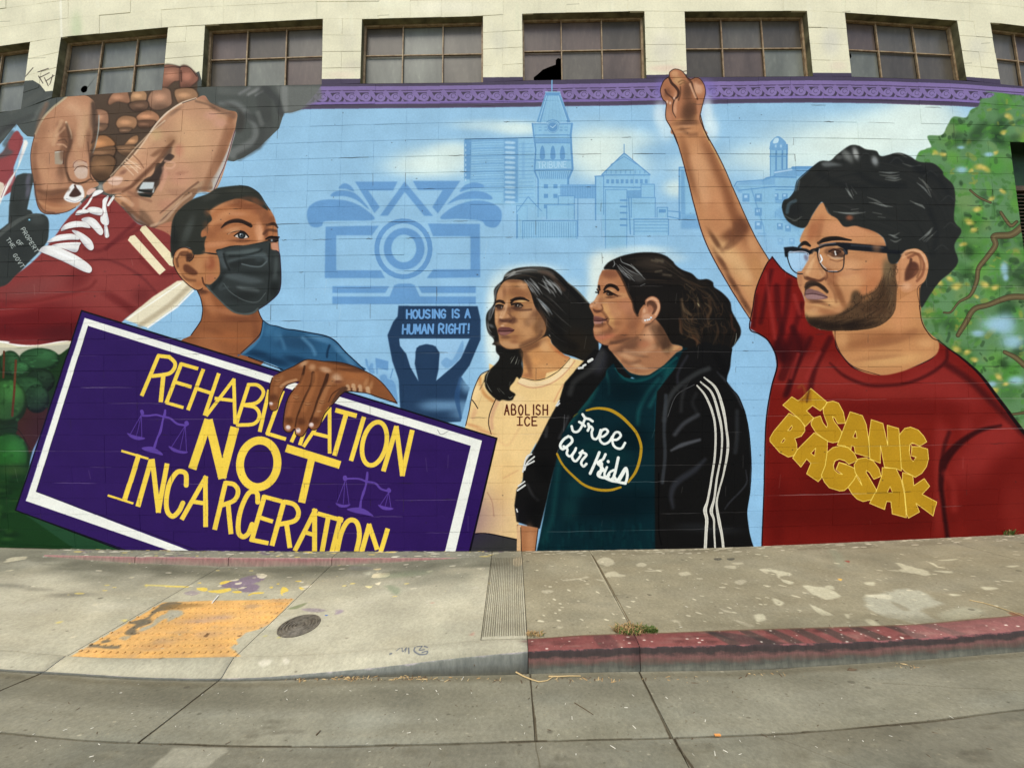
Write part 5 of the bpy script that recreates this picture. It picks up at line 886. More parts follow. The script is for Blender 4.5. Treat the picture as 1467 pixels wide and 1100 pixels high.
# right hand: thumb, palm and the gap
D('700,300 640,350 580,410 520,480 470,535',(2,2,2),(236,210,178),.6,1.2)
D('736,386 700,430 660,480 610,530 560,575 520,600',(3,7,6,5,3),(118,80,58),.7,3); D('640,372 600,420 550,480',12,(222,176,136),.5,6); D('560,440 590,470 610,500',2,(140,98,74),.6,1.2); D('530,470 560,495 585,520',1.6,(236,206,176),.7,.9); D('540,462 572,484 596,504',1.6,(236,206,176),.7,.9); D('522,486 545,508 566,530',1.6,(236,206,176),.6,.9)
P('700,455 718,440 740,450 722,470 700,478 690,505 676,540 650,590 640,612 600,600 585,592 620,560 660,510',(72,58,50),1,1.2,.9); P('606,560 655,560 650,588 590,590 598,572',(206,214,212),0,.8,.95); D('592,594 640,600',3,(34,40,36),.8,1)
D('700,470 740,480 730,500 705,500',3,(226,178,150),.6,2); D('695,500 700,540 680,590',6,(216,164,136),.55,3)
D('960,330 945,400 920,470 890,540 868,590',(6,14,12,9),(150,104,76),.65,6); D('900,240 950,262 990,280',8,(140,104,82),.7,4); D('830,218 880,232 930,258',3,(110,84,68),.5,2); D('770,300 800,350 790,420',20,(222,176,134),.4,10); D('760,470 800,520 790,560',16,(212,160,128),.4,9)
D('680,690 740,640 800,590 840,560',(2,3,3),(110,76,60),.6,1.6); D('640,745 700,720 760,650 810,610',4,(226,192,160),.5,2); D('520,650 580,700 630,740',5,(116,84,64),.6,3); D('500,620 540,640 560,655',6,(226,184,150),.5,3); D('545,600 600,625 640,640',4,(140,98,76),.5,2.4)
# masked man
D('938,752 968,730 1010,722 1060,738',(2,5,6,4),(52,36,28),.7,1.4); D('1130,742 1160,736 1176,752',(3,5,2),(58,38,30),.8,1.2); D('890,690 930,660 1000,640',5,(216,160,116),.4,4); D('1080,640 1110,700 1130,740',9,(146,94,64),.5,5); D('1098,745 1106,775 1100,800',4,(222,168,128),.45,2); D('870,860 880,900',8,(214,156,110),.4,5); B('880,690 872,740',16,20,(110,78,56),.5)
D('1000,640 1060,630 1110,650',7,(128,80,54),.5,4)
# woman in the pale blouse
fr(659,358,KC)
B('348,300 330,330',24,50,(112,76,52),.6,-20); B('300,300',30,26,(204,156,112),.5); B('172,250 240,245',30,10,(112,74,54),.5); D('216,214 240,206 268,206 290,218',(3,4,3.6,1),(40,28,24),.8,.9); D('150,224 168,218 184,226',(2,3,2),(46,32,26),.8,.9)
D('196,238 190,262 176,290',2.4,(222,176,134),.5,1.4); D('210,250 214,280 226,298',3,(128,86,62),.5,2); B('232,300',16,14,(114,74,56),.6); P('166,296 184,292 206,296 222,298 214,308 190,308 172,306',(98,62,50),1,1,.6); B('190,312',12,5,(212,162,126),.5)
P('162,334 178,326 192,330 206,328 228,342 214,352 190,362 170,360 160,348',(120,72,66),1,.8,.9); P('166,347 190,346 216,346 196,360 172,358',(162,112,104),1,1,.8); D('162,344 190,345 226,343',1.2,(62,34,32),.9,.6); B('195,372',26,6,(120,80,58),.6); B('184,395 220,404',40,12,(206,156,112),.5)
D('346,344 330,372 296,392 256,408',4,(120,82,58),.6,2.6); B('270,440 290,470',18,44,(150,104,70),.5,-20); B('380,420',30,20,(224,176,122),.4)
B('236,240',12,6,(70,50,40),.6); B('170,246',9,6,(70,50,40),.6); B('244,238',2.2,2,(235,230,220),.9); B('176,244',2,2,(235,230,220),.9)
for s in ('290,140 310,170 330,200','300,136 330,160 350,190','330,140 360,160 390,186','345,132 380,150 410,180','360,130 400,150 430,184','370,160 392,180 404,200','330,212 352,240 372,262','336,220 360,250 380,280','200,110 240,92 290,84 330,86','190,125 220,108 260,100','150,230 140,260 130,290','118,300 120,330 134,350'): L(s,(.5,2.2,.4),(190,190,186),a=.5,f=1)
D('420,130 470,170 520,230',(3,8,4),(20,20,20),.6,4); D('400,310 430,380 480,410',14,(18,17,16),.5,8)
# woman in the dark jacket
B('640,240 660,270',30,24,(206,152,112),.5); B('600,210',24,10,(150,100,72),.4); B('620,350 680,370',50,14,(120,78,56),.55,-14); B('720,290 735,340',22,50,(150,100,72),.5); B('595,368',22,10,(198,130,104),.5)
P('566,286 580,286 596,290 618,296 604,302 584,304 568,300',(124,78,70),1,.8,.85); P('568,303 586,304 606,303 598,311 576,312',(176,128,116),1,.9,.85); D('568,300 590,301 612,297 624,290',1.2,(70,38,34),.9,.6); D('618,284 628,292 626,306',2.4,(118,76,56),.6,1.4); D('598,250 612,268 624,284',2.4,(140,92,66),.5,1.6)
P('562,248 572,256 588,256 596,262 580,268 566,262',(104,64,48),1,1,.8); B('556,238',8,8,(226,180,146),.7); B('590,244',12,8,(200,148,112),.6)
D('612,164 628,154 646,154 662,166',(3,4,4,2),(44,30,24),.8,.9); B('628,188',12,6,(66,44,34),.7); B('626,186',2,2,(226,216,200),.9); D('608,182 624,178 644,190',2,(40,28,22),.8,.8); D('580,168 586,178',2.4,(50,34,28),.8,.8); D('574,180 584,182',2,(30,24,20),.9,.7)
D('690,100 712,150 730,200 748,262',4,(30,25,22),.6,2); D('640,392 700,390 750,372',5,(112,76,56),.6,3); D('700,430 760,440 820,410',8,(216,168,128),.45,5); D('760,470 720,480 690,470',5,(130,90,66),.5,3); D('820,330 850,380 880,410',12,(90,64,48),.6,7)
for s in ('660,60 690,90 720,130','690,70 720,90 760,108','670,80 700,110 730,128'): L(s,(.5,2,.5),(176,178,176),a=.5,f=.9)
for s in ('960,190 1000,230 1010,290','1000,160 1060,200 1090,260','930,210 950,280 1000,310','1030,240 1050,300 1020,340','990,330 1005,370 1000,410','1080,300 1090,350 1070,400','940,120 1000,150 1040,160'): L(s,(1,4,1),(92,70,50),a=.5,f=2.6)
rq=np.random.RandomState(6)
for i in range(46):
    x=940+rq.rand()*180; y=150+rq.rand()*250; a0=rq.rand()*6.28; r0=8+rq.rand()*16; t=[a0+q*.7 for q in range(4)]
    L([v for q in t for v in (x+r0*np.cos(q)*1.1,y+r0*np.sin(q)*1.5)],(.4,1.8,.4),[(104,76,50),(78,56,38),(120,94,66),(56,40,28)][i%4],a=.38,f=1)
D('1085,450 1105,480 1108,510',12,(16,15,14),.6,4)
# man with glasses
fr(1060,186,407/1270.)
B('395,260 300,470',10,8,(176,120,84),.0); D('350,508 380,492 430,486 492,494',(4,6.5,6,2),(42,34,28),.85,1.2); D('262,524 285,508 312,520',(3,6,3),(44,36,30),.85,1.2)
P('375,540 400,528 440,530 462,545 455,562 420,572 385,560',(128,86,62),1,2.4,.75); D('398,545 420,536 448,545',3,(60,40,32),.85,1.2); B('428,553',15,9,(52,36,30),.85); D('424,545 427,560',2,(236,232,224),.9,.8); D('392,562 420,576 455,574',2,(226,186,148),.6,1.2)
D('330,545 312,590 290,640 284,655',(3,8,6,2),(226,176,130),.5,4); D('350,560 352,600 370,640',4,(170,116,80),.5,3); P('286,655 300,664 330,668 352,672 372,660 380,664 362,680 330,680 300,674 286,666',(112,70,50),1,1.2,.8); B('368,652',12,12,(216,164,120),.5); D('388,640 390,660 380,672',2,(140,92,64),.7,1.2)
D('292,704 302,690 320,684 344,690 368,706 388,726',(4,7,6,6,4),(56,42,34),.8,2); D('292,712 288,740',2,(70,52,40),.5,1.4)
P('294,722 312,712 330,718 350,722 390,748 372,758 320,756 298,744',(140,104,100),1,1,.9); P('298,738 330,736 380,747 350,757 310,754',(170,134,130),1,1.2,.85); D('296,736 330,734 388,748',1.3,(86,56,56),.85,.7); B('330,772',30,8,(134,88,60),.7); D('395,690 420,730 430,770',4,(160,108,74),.6,3)
B('330,806',26,14,(220,170,122),.6); B('480,640 500,600',40,36,(220,166,122),.5); B('560,640',34,40,(196,132,92),.5); D('360,430 350,470 345,500',6,(176,118,80),.5,4); B('610,520',24,40,(196,138,96),.5)
r_=np.random.RandomState(14)
BP=smooth(pt('288,826 320,842 380,838 440,822 486,790 510,740 530,722 560,735 620,690 655,640 680,600 700,600 706,660 702,740 690,800 650,858 580,886 480,898 380,898 318,880'),True)
k_=_f[:]; fr(); clip(BP.ravel(),0,1.6)
for i in range(900):
    x=1150+r_.rand()*140; y=380+r_.rand()*100; l=2+r_.rand()*3; c=[(62,46,34),(84,62,44),(46,34,26),(110,84,58)][r_.randint(4)]; an=1.9+r_.randn()*.5-(x-1150)*.004
    L([x,y,x+l*np.cos(an),y+l*np.sin(an)],.9,c,a=.45,f=.5)
B([1165,462,1190,470,1220,468],16,8,(40,29,22),.6); B([1270,400,1276,420],6,18,(120,98,72),.4)
clip(); _f[:]=k_
D('740,560 770,548 800,570 806,620 790,660',3,(140,90,62),.6,1.6); P('735,640 752,600 776,590 790,615 770,650 745,670',(104,64,48),1,1.6,.8); D('720,560 750,540 800,545 826,590',2.6,(234,188,148),.5,1.4)
D('560,960 700,940 780,900',8,(170,114,76),.45,5)
for s in ('620,190 670,194 710,190','650,216 690,218 712,214','470,262 490,290 500,304','496,270 506,296','790,238 820,262 848,298','780,330 810,340 824,354','600,330 640,340 680,346','440,370 500,376 560,370','670,470 690,480 706,484','800,494 840,462 856,440','820,500 860,470'): L(s,(.6,3,.5),(150,154,148),a=.6,f=1.6)
for x,y in [(440,120),(560,110),(700,130),(850,190),(930,300),(940,420),(900,520)]: D([x-30,y+20,x,y-4,x+30,y+16],2,(78,80,76),.35,1.6)
# arm
fr(740,0,KA)
D('930,730 970,760 1010,760',6,(120,80,56),.4,4); D('1000,900 1030,1010 1070,1120',14,(224,170,126),.4,8); D('1230,1260 1250,1330 1200,1380 1160,1410',(6,12,10,5),(124,80,56),.6,5); D('1140,1420 1230,1470 1300,1560',12,(226,180,130),.45,7)
# ---- brush grain and drips over the whole painting
fr(); CLIP[0]=None
rs=np.random.RandomState(77)
n=rs.rand(CV.shape[0]//8+2,CV.shape[1]//8+2).astype(np.float32); n=blur(n,1)
n2=rs.rand(CV.shape[0]//40+2,CV.shape[1]//60+2).astype(np.float32)
def up(a,h,w):
    yi=np.linspace(0,a.shape[0]-1.001,h); xi=np.linspace(0,a.shape[1]-1.001,w); y0=yi.astype(int); x0=xi.astype(int); fy=(yi-y0)[:,None]; fx=(xi-x0)[None]
    return (a[y0][:,x0]*(1-fy)*(1-fx)+a[y0+1][:,x0]*fy*(1-fx)+a[y0][:,x0+1]*(1-fy)*fx+a[y0+1][:,x0+1]*fy*fx).astype(np.float32)
g=(up(n,*CV.shape[:2])-.5)*.10+(up(n2,*CV.shape[:2])-.5)*.05+(rs.rand(*CV.shape[:2]).astype(np.float32)-.5)*.035
lum=np.clip(CV.mean(2)/255.,.02,1)**.16
CV*=lum[:,:,None]*1.03
gm=CV.mean(2,keepdims=True); CV[:]=gm+(CV-gm)*1.07
# missing mortar, chips and pocks along the courses, and painted glints on the ledges
def crs(x,y0):
    T=[(-200,-.026,1.2e-4),(22,-.0185,5.2e-5),(117,-.016,3.7e-5),(388,-.007,1e-5),(560,-.005,0),(788,-.011,-2.4e-5),(860,-.012,-2.6e-5)]
    a_=np.interp(y0,[c[0] for c in T],[c[1] for c in T]); b_=np.interp(y0,[c[0] for c in T],[c[2] for c in T]); return y0+a_*(x-560)+b_*((x-733)**2-(560-733)**2)
for k in range(-10,17):
    y0=388.7+23.35*k
    for i in range(7 if k<2 else 3):
        x=-120+rs.rand()*1720; n_=6+rs.rand()**2*46; xs=np.linspace(x,x+n_,6); ys=crs(xs,y0)+rs.randn(6)*.25
        L(np.stack([xs,ys],1).ravel(),(.4,1.1,.4),(40,36,34),a=.55,f=.4)
for k in range(1,17):  # pale lines under the courses: sky light on the block ledges, painted in
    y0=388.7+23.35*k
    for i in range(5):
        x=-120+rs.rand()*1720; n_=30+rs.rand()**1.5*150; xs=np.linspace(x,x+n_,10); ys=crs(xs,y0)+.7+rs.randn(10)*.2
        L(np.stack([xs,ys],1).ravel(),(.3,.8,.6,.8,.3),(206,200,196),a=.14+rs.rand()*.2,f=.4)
for i in range(150):
    x=-120+rs.rand()*1720; y=120+rs.rand()*660; B([x,y],.5+rs.rand()*1.1,.5+rs.rand()*.8,(46,42,40),.6)
for i in range(70):
    k=rs.randint(-10,17); j=rs.randint(-13,24); x=530+47.6*j; yy=crs(x,388.7+23.35*k); x=733.5+(x-733.5)*(1-.07*((yy-560)/560.)**2); L([x,yy,x+rs.randn()*.6,yy+5+rs.rand()*16],.8,(60,54,50),a=.4,f=.4)
for i in range(70):
    x=-120+rs.rand()*1720; y=300+rs.rand()*480; L([x,y,x+rs.randn()*2,y+3+rs.rand()*20],.7,[(230,224,210),(60,50,50)][i%2],a=.16,f=.6)
CV*=(1+g)[:,:,None]; CV+=(g*16)[:,:,None]
# ---------------------------------------------------------------- paint, dirt and a painted wall-foot shadow on the pavement (its own sheet of colour, 1 unit = 1 cm on the ground)
MURAL=CV; MEXT=(CX0,CY0,CW,CH)
CX0,CY0,CW,CH=-900,-4,1800,350
CV=np.zeros((CH*SC,CW*SC,3),np.float32); CLIP[0]=None; fr()
def gc(s,sub=1):
    v=pt(s); o=[]
    for i,(x,y) in enumerate(v):
        X,d=unproj(x,y); o.append((X*100,(CAMD-d)*100))
    return np.array(o).ravel()
RG=np.random.RandomState(2)
def gP(s,c,sm=1,f=.6,a=1):
    g=gc(s); k=_f[:]; fr()
    if sm:
        q=smooth(g.reshape(-1,2),True,9); e=(q.max(0)-q.min(0)); n=len(q); t=np.arange(n)/n*6.2832
        j=sum(RG.randn(1)*np.sin(t*m+RG.rand()*6)/m**.6 for m in (3,5,8,13,19,29))*.05
        q=q+(q-q.mean(0))*j[:,None]*1.1+RG.randn(n,2)*e.min()*.025; g=q.ravel()
    P(g,c,0,f,a); _f[:]=k
def gL(s,w,c,sm=1,a=1,f=.5):
    g=gc(s); k=_f[:]; fr(); L(g,w,c,sm,a,f); _f[:]=k
def gB(s,rx,ry,c,a=.6,rot=0):
    g=gc(s); k=_f[:]; fr(); B(g,rx,ry,c,a,rot); _f[:]=k
CV[:]=(136,134,118)
rs=np.random.RandomState(21)
def Q(x0,x1,d0,d1,c,f=.2,a=1): P([x0,d0,x1,d0,x1,d1,x0,d1],c,0,f,a)
Q(-900,12,-4,197,(180,177,158)); Q(12,900,-4,182,(146,140,119)); 
Q(-900,12,182,200,(184,181,162)); Q(12,900,182,199,(158,90,92))
Q(-900,900,199,262,(142,140,124)); Q(-900,900,262,400,(128,126,112))
# grey grime towards the wall on the ramp
for x in range(-880,10,14): B([x,15+rs.rand()*20],26,24+rs.rand()*30,(116,116,104),.55); 
for i in range(60): B([-880+rs.rand()*860,30+rs.rand()*50],20+rs.rand()*40,8+rs.rand()*18,(126,126,112),.35)
for i in range(110): B([-700+rs.rand()*700,40+rs.rand()*150],12+rs.rand()*40,6+rs.rand()*16,[(186,184,168),(158,158,142),(178,172,150)][i%3],.35)
for i in range(60): x=-880+rs.rand()*1760; B([x,225+rs.rand()*25],30+rs.rand()*40,5+rs.rand()*5,(156,156,142),.3)
for i in range(240): B([20+rs.rand()*860,rs.rand()*180],8+rs.rand()*40,5+rs.rand()*14,[(154,148,128),(134,130,112),(150,146,128),(138,130,108)][i%4],.35)
for i in range(260): B([-880+rs.rand()*1760,200+rs.rand()*62],10+rs.rand()*40,4+rs.rand()*10,[(150,148,132),(130,128,112),(148,150,138),(122,120,104)][i%4],.35)
for i in range(300): B([-880+rs.rand()*1760,264+rs.rand()*80],6+rs.rand()*40,4+rs.rand()*14,[(138,136,120),(118,116,102),(128,130,118),(112,108,92)][i%4],.4)
for x in range(-880,880,9): B([x,203+rs.rand()*4],10,5,(108,102,84),.35)     # dirt along the kerb foot
B([-620,214,-500,216,-380,218,-280,220,-180,220,-80,222,60,220],80,15,(112,110,96),.55)
# grey cement top of the back kerb, spattered
Q(-560,-22,-4,21,(130,130,118)); 
# tactile area paint: worn yellow
YL0='233,862 300,860 370,859 421,857 403,876 385,893 372,900 352,906 345,912 338,916 341,922 330,926 345,939 220,942 100.5,939.5 160,905'
gP(YL0,(216,172,110),0,.4)
clip()
g=gc(YL0); clip(g,0,.3)
for i in range(160): B([-350+rs.rand()*140,70+rs.rand()*115],3+rs.rand()*10,2+rs.rand()*5,[(236,184,108),(216,164,98),(196,158,112),(178,150,118)][i%4],.4)
fr(0,780,260/1467.)
for s in ['1330,470 1400,460 1467,465 1440,500 1380,520 1280,540 1200,600 1160,640 1060,640 1040,620 1180,590 1230,540 1280,500','1020,700 1060,670 1110,640 1210,600 1220,630 1100,680 1120,720 1020,725','700,820 760,800 830,815 960,815 960,835 860,835 760,825','820,775 880,765 890,780 830,795']:
    gP(s,(112,106,92),1,.5,.9)
gP('1220,640 1260,600 1330,560 1467,530 1467,570 1330,600 1240,660 1150,700 1130,680',(168,166,150),1,.5,.9)
gP('960,760 1000,740 1060,735 1020,770',(168,166,150),1,.5,.7)
fr(240,780,260/1467.)
gP('0,540 60,525 105,540 90,580 30,610 0,620',(172,170,154),1,.5,.9); gB('200,490 100,490 50,510',14,4,(150,120,76),.7); gB('330,720 320,590 150,620',16,6,(196,160,120),.6); gB('280,620 430,590',14,4,(176,150,140),.5)
for s in ['290,740 340,710 320,745','560,735 600,730 580,742']: gP(s,(110,84,60),1,.3,.8)
for i in range(24):
    for j in range(15):
        x=-346.5+i*5.9; y=72+j*8.0; P(ell(x+.5,y+1.1,1.9,1.0,10,0,330,8),(140,104,66),1,.5,.35+rs.rand()*.4)
for i in range(420): x=-350+rs.rand()*140; y=70+rs.rand()*118; s=.2+rs.rand()**2*1.3; P(ell(x,y,s*2,s*.8,rs.rand()*30,0,330,7),[(150,124,88),(176,160,130),(120,100,76),(238,196,124)][i%4],1,.2,.55)
clip(None); fr()
# paint spilled below the sign
fr(240,780,260/1467.); PUR=(122,106,134); YW=(220,196,98); WH=(214,208,188)
for s,a in [('440,340 480,300 560,290 640,260 720,245 780,270 740,300 700,310 740,340 700,380 620,385 560,350 500,350',.75),('130,390 200,370 260,390 200,410',.4),('1090,515 1200,515 1280,530 1220,545 1110,535',.45),('1350,560 1400,525 1420,540 1370,560',.5)]: gP(s,PUR,1,1.2,a)
for s in ['420,315 450,295 520,290 500,300 450,320','235,350 300,345 325,360 310,375 260,370','330,370 400,365 500,350 510,370 440,390 350,385','520,380 580,372 600,385 560,392','650,405 700,385 780,385 760,395 690,400 660,412','920,350 950,342 980,370 935,390 930,410 915,395','1060,345 1080,340 1110,355 1080,362','0,332 100,330 165,332 160,340 0,342','240,305 270,303 265,312','880,315 905,312 895,322','1030,295 1080,290 1070,300','980,770','820,345 850,340 845,352']:
    if len(s.split())>2: gP(s,YW,1,.3)
for s in ['715,240 760,230 800,245 790,265 740,270','400,335 435,325 430,340','545,312 600,302 590,318 555,322','500,290 570,276 560,292','1080,335 1160,322 1150,340 1100,345','1060,300 1100,298 1090,308','0,70 60,62 50,72']: gP(s,WH,1,.3,.85)
gP('980,510 1060,485 1130,470 1080,505 1010,520',(104,116,80),1,.8,.6); gB('790,735 900,750',2,1.5,(196,190,110),.6); gP('1270,568 1298,565 1285,575',(60,100,180),1,.3)
for s in ['735,950 800,930 850,940 800,980 760,985','925,945 955,920 990,940 965,970','1100,940 1200,930']: 
    if len(s.split())>2: gP(s,(206,202,186),1,.8,.8)
fr(0,780,260/1467.)
for s in ['840,325 885,322 870,332','450,628 510,615 480,634','980,605 1030,600 1010,618','1170,325 1190,318 1195,335 1180,342','270,508 295,508 285,516','330,532 360,530 350,540','560,750 630,730 600,752','740,485 800,478 770,490','30,140 90,105 215,95 200,115 100,135','40,210 110,203 90,212','1040,265 1085,258 1070,270','1200,322 1467,332 1467,340 1200,332']: gP(s,(212,198,120) if '325' in s or '628' in s or '605' in s or '322 1467' in s or '1170' in s else (200,194,170),1,.4,.85)
gB('500,410 650,400 80,330 300,360',20,5,(120,118,106),.5)
fr(480,780,300/1467.)
gP('95,160 130,150 250,158 270,172 200,180 120,178',(128,128,124),1,.3,.95); gP('260,215 290,200 380,198 370,222 270,232',(222,210,178),1,.3,.9); gP('265,170 325,166 300,178',(216,200,160),1,.3); gP('280,272 320,262 305,282',(216,208,182),1,.3); gP('210,290 260,292 240,304',(216,208,160),1,.3); gP('195,190 250,188 240,210 205,205',(190,190,172),1,.5,.6); gP('340,285 420,290 460,330 420,350 370,310',(128,140,116),1,2,.6); gB('420,210 560,200',22,9,(136,148,124),.5)
gP('1250,100 1300,88 1315,130 1290,148 1250,145',(180,170,146),1,.6,.9); gP('990,165 1050,160 1030,176',(186,182,164),1,.5,.6); gP('640,185 690,178 660,195',(190,190,160),1,.5,.6)
for s in ['665,405 700,403 680,412','940,630 975,608 970,630']: gP(s,(186,130,116),1,.4,.5)
gP('0,455 60,460 20,490',(150,138,150),1,.5,.5)
# scribble on the lip
for s,w in [('385,765 395,763',1.4),('430,745 465,720 475,750 500,722 490,755',.7),('515,725 518,762',1),('560,720 555,745 590,768 640,765 645,745 610,755',1.1),('575,715 610,712 590,738 625,735',1),('625,712 648,720',1)]: gL(s,w,(88,96,112),a=.8,f=.4)
# footprints of white paint on the right-hand pavement
fr(740,780,360/1467.)
W2=(190,184,162)
for s in ['470,95 500,75 560,85 570,110 530,125 490,110','520,165 570,155 600,170 640,180 600,188 540,185 515,192','700,115 730,105 760,115 745,128 705,125','750,152 840,146 850,150 780,157','950,165 990,157 1020,170 980,182 955,178','1210,125 1270,122 1280,140 1230,135','1255,108 1310,102 1325,110 1290,116','1420,143 1467,140 1467,165 1440,160','1275,215 1310,203 1345,215 1310,232 1280,225','270,205 380,193 410,183 412,193 300,210','1265,435 1330,450 1390,470 1350,475 1290,450','895,440 950,445 960,480 940,455','1185,370 1260,395 1220,392','145,270 200,265 215,275 170,285','235,475 275,478 250,486','460,200 510,203 500,212','1270,245 1310,255 1290,256']: gP(s,W2,1,.4,.75)
L2=lambda s,w,c,a: gL(s,w,c,a=a,f=.6)
L2('430,40 470,120 520,220 580,320 650,440',3,(190,184,160),.35)
gB('490,350 370,330 600,300',12,5,(128,124,108),.5); gP('1155,80 1195,78 1190,90 1160,90',(96,94,84),1,.3); gP('1230,80 1270,78 1265,90 1235,90',(96,94,84),1,.3); gP('760,288 790,292 775,297',(96,92,80),1,.3)
for i in range(200):
    x=60+rs.rand()*1400; y=30+rs.rand()**1.4*450; g=gc([x,y]); k=_f[:]; fr(); s=.3+rs.rand()**3*1.3; P(ell(g[0],g[1],s*(1+rs.rand()*1.5),s*.8,rs.rand()*60,0,330,9),(214,208,184),1,.25,.8); _f[:]=k
fr(1080,750,387/1467.)
for s in ['35,250 100,248 205,272 150,285 135,295 110,265','150,300 215,318 200,328 165,318','270,337 340,340 400,350 470,395 420,410 360,400 310,375','100,405 130,410 165,430 140,445 110,430','385,340 420,335 440,355 410,352','720,250 800,248 770,210 850,230 950,262 940,282 860,268','600,318 655,318 650,335 610,330','945,208 1000,235 980,215','975,255 1060,268 1075,258','1000,198 1110,190 1060,200','1365,230 1440,225 1410,236','600,520 640,518 685,545 650,550','495,490 520,492 512,515','590,400 640,385 680,390','0,495 50,490 60,520 20,530','300,435 380,470 430,495 360,490','1240,340 1330,350 1260,360','1060,380 1130,385 1080,392']: gP(s,(200,196,172),1,.4,.8)
gP('610,440 620,400 700,375 780,355 900,365 1000,420 980,445 920,470 950,500 1000,520 900,535 800,520 700,500 640,470',(178,178,162),1,1.6,.8); gP('740,420 800,440 850,470 800,465',(146,140,120),1,1,.7); gP('600,385 740,385 730,410 650,400',(206,202,180),1,1,.7); gP('1000,490 1150,450 1250,470 1200,500 1050,520',(172,172,152),1,2,.6)
gL('780,545 900,545 1050,532 1200,522 1380,505',2.4,(224,216,196),a=.9); gL('880,540 990,545',3,(206,198,180),a=.8)
gP('455,298 480,300 470,310',(222,180,100),1,.3); gP('490,200 520,202 515,210',(150,80,70),1,.3); gP('410,150 440,130 500,200 470,240',(146,150,130),1,2,.5); gP('1380,478 1440,480 1467,495 1467,510 1410,495',(136,84,60),1,.8,.8)
for i in range(160):
    x=20+rs.rand()*1440; y=110+rs.rand()**1.6*400; g=gc([x,y]); k=_f[:]; fr(); s=.3+rs.rand()**3*1.5; P(ell(g[0],g[1],s*(1+rs.rand()*2),s*.8,rs.rand()*60,0,330,9),(210,204,180),1,.25,.75); _f[:]=k
fr()
# gap shadow painted along the wall foot; dirt in the low corner of the ramp
for x in range(-880,880,5): B([x,rs.rand()*1.5],5+rs.rand()*6,1.2+rs.rand()*2.2,(62,58,48),.5)
for i in range(90): B([-560+rs.rand()*540,22+rs.rand()*26],8+rs.rand()*26,3+rs.rand()*8,(98,98,86),.28)
for i in range(60): B([20+rs.rand()*860,2+rs.rand()*22],10+rs.rand()*30,3+rs.rand()*6,(112,106,90),.25)
for i in range(50): B([20+rs.rand()*860,165+rs.rand()*16],10+rs.rand()*30,3+rs.rand()*5,(116,110,90),.25)
for i in range(70): x=-880+rs.rand()*1760; y=rs.rand()*340; s=.6+rs.rand()*1.5; P(ell(x,y,s*1.3,s,0,0,330,8),(88,84,74),1,.3,.5)
# white drips right under the wall
for i in range(900):
    x=-560+rs.rand()*1460; y=rs.rand()**2*22; s=.4+rs.rand()**3*2.2; c=[(222,218,198),(206,204,190),(216,196,110),(90,74,110),(190,190,176)][rs.randint(5)] if x<0 else (218,212,192)
    P(ell(x,y,s*(1+rs.rand()*2),s*.6,0,0,330,8),c,1,.2,.8)
for i in range(70): x=-500+rs.rand()*480; y=20+rs.rand()*90; s=.5+rs.rand()**3*2.5; P(ell(x,y,s*(1+rs.rand()),s*.6,0,0,330,8),[(212,206,184),(216,198,120),(190,186,170)][i%3],1,.2,.8)
for x in range(20,880,6): B([x,2],6,2.5,(196,190,170),.4)
# kerb top: red, rubbed, with dark bars towards the right
Q(12,900,183,198,(128,78,76),.2)
for i in range(300): x=14+rs.rand()*870; B([x,184+rs.rand()*12],2+rs.rand()*8,1+rs.rand()*2,[(138,94,90),(108,68,66),(142,110,102),(84,56,54)][i%4],.5)
for x in [150,176,196,216,236,262,290,318]: P([x,183,x+6+rs.rand()*5,183,x+24,198,x+13,198],(74,66,62),0,.5,.75)
P([64,184,76,184,80,198,66,196],(84,60,60),1,1,.5); P([150,183,170,186,210,199,180,199],(60,56,56),1,.6,.6)
Q(300,900,183,198,(150,110,108),.4,.5)
for i in range(300): x=14+rs.rand()*870; s=.12+rs.rand()**3*.7; P(ell(x,183+rs.rand()*15,s*1.6,s*.8,0,0,330,8),(226,216,204),1,.2,.85)
L([12,183,120,183.3,300,183.4,880,183],1.4,(120,110,86),a=.6)
# fine speckle
for i in range(1500): x=-880+rs.rand()*1760; y=rs.rand()*345; s=.2+rs.rand()**2*.9; P(ell(x,y,s*1.5,s*.8,0,0,330,6),[(196,190,168),(90,86,74),(110,104,88),(180,176,156)][i%4],0,.2,.55)
P([-470+0,290,-300,290,-300,292,-470,292],(128,126,112),0,.1,.01)
fr(0,760,370/1197.); gP('800,1000 1050,1000 1055,1020 1000,1060 960,1100 700,1100 720,1075 780,1030',(164,162,146),0,.5,.85); fr()
# ragged cracks and filled joints, oil and tyre marks on gutter and road
def crack(x0,y0,x1,y1,w,c,a,j=1.2):
    n=max(4,int(np.hypot(x1-x0,y1-y0)/5)); t=np.linspace(0,1,n); v=np.stack([x0+(x1-x0)*t+np.cumsum(rs.randn(n))*j*.35,y0+(y1-y0)*t+np.cumsum(rs.randn(n))*j*.18],1)
    L(v.ravel(),tuple(w*(.5+rs.rand(5))),c,a=a,f=.35)
for x in (-350,-218,13.5,94): crack(x,200,x+rs.randn(),261,1.4,(74,66,52),.8,.5)
for i in range(36): x=-880+i*50; crack(x,261.5,x+50,261.5,1.2,(80,72,58),.75,.35)
crack(94.5,262,104,345,1.6,(70,62,50),.85,.8); crack(14,262,18,300,.6,(86,78,62),.7); crack(150,262,230,345,.5,(90,84,70),.6); crack(250,225,330,250,.4,(100,94,78),.6); crack(210,60,262,150,.5,(126,120,100),.55); crack(-420,262,-500,345,.5,(84,78,64),.6); crack(96,20,97,182,1.4,(96,84,64),.8,.4)
for x,y,rx,ry in [(185,300,26,12),(240,288,12,6),(-60,300,30,8),(-300,310,40,10),(60,292,16,5),(300,310,40,14),(-150,250,20,5),(20,280,9,3)]:
    for q in range(9): B([x+rs.randn()*rx*.5,y+rs.randn()*ry*.5],rx*.35,ry*.4,(96,92,80),.3)
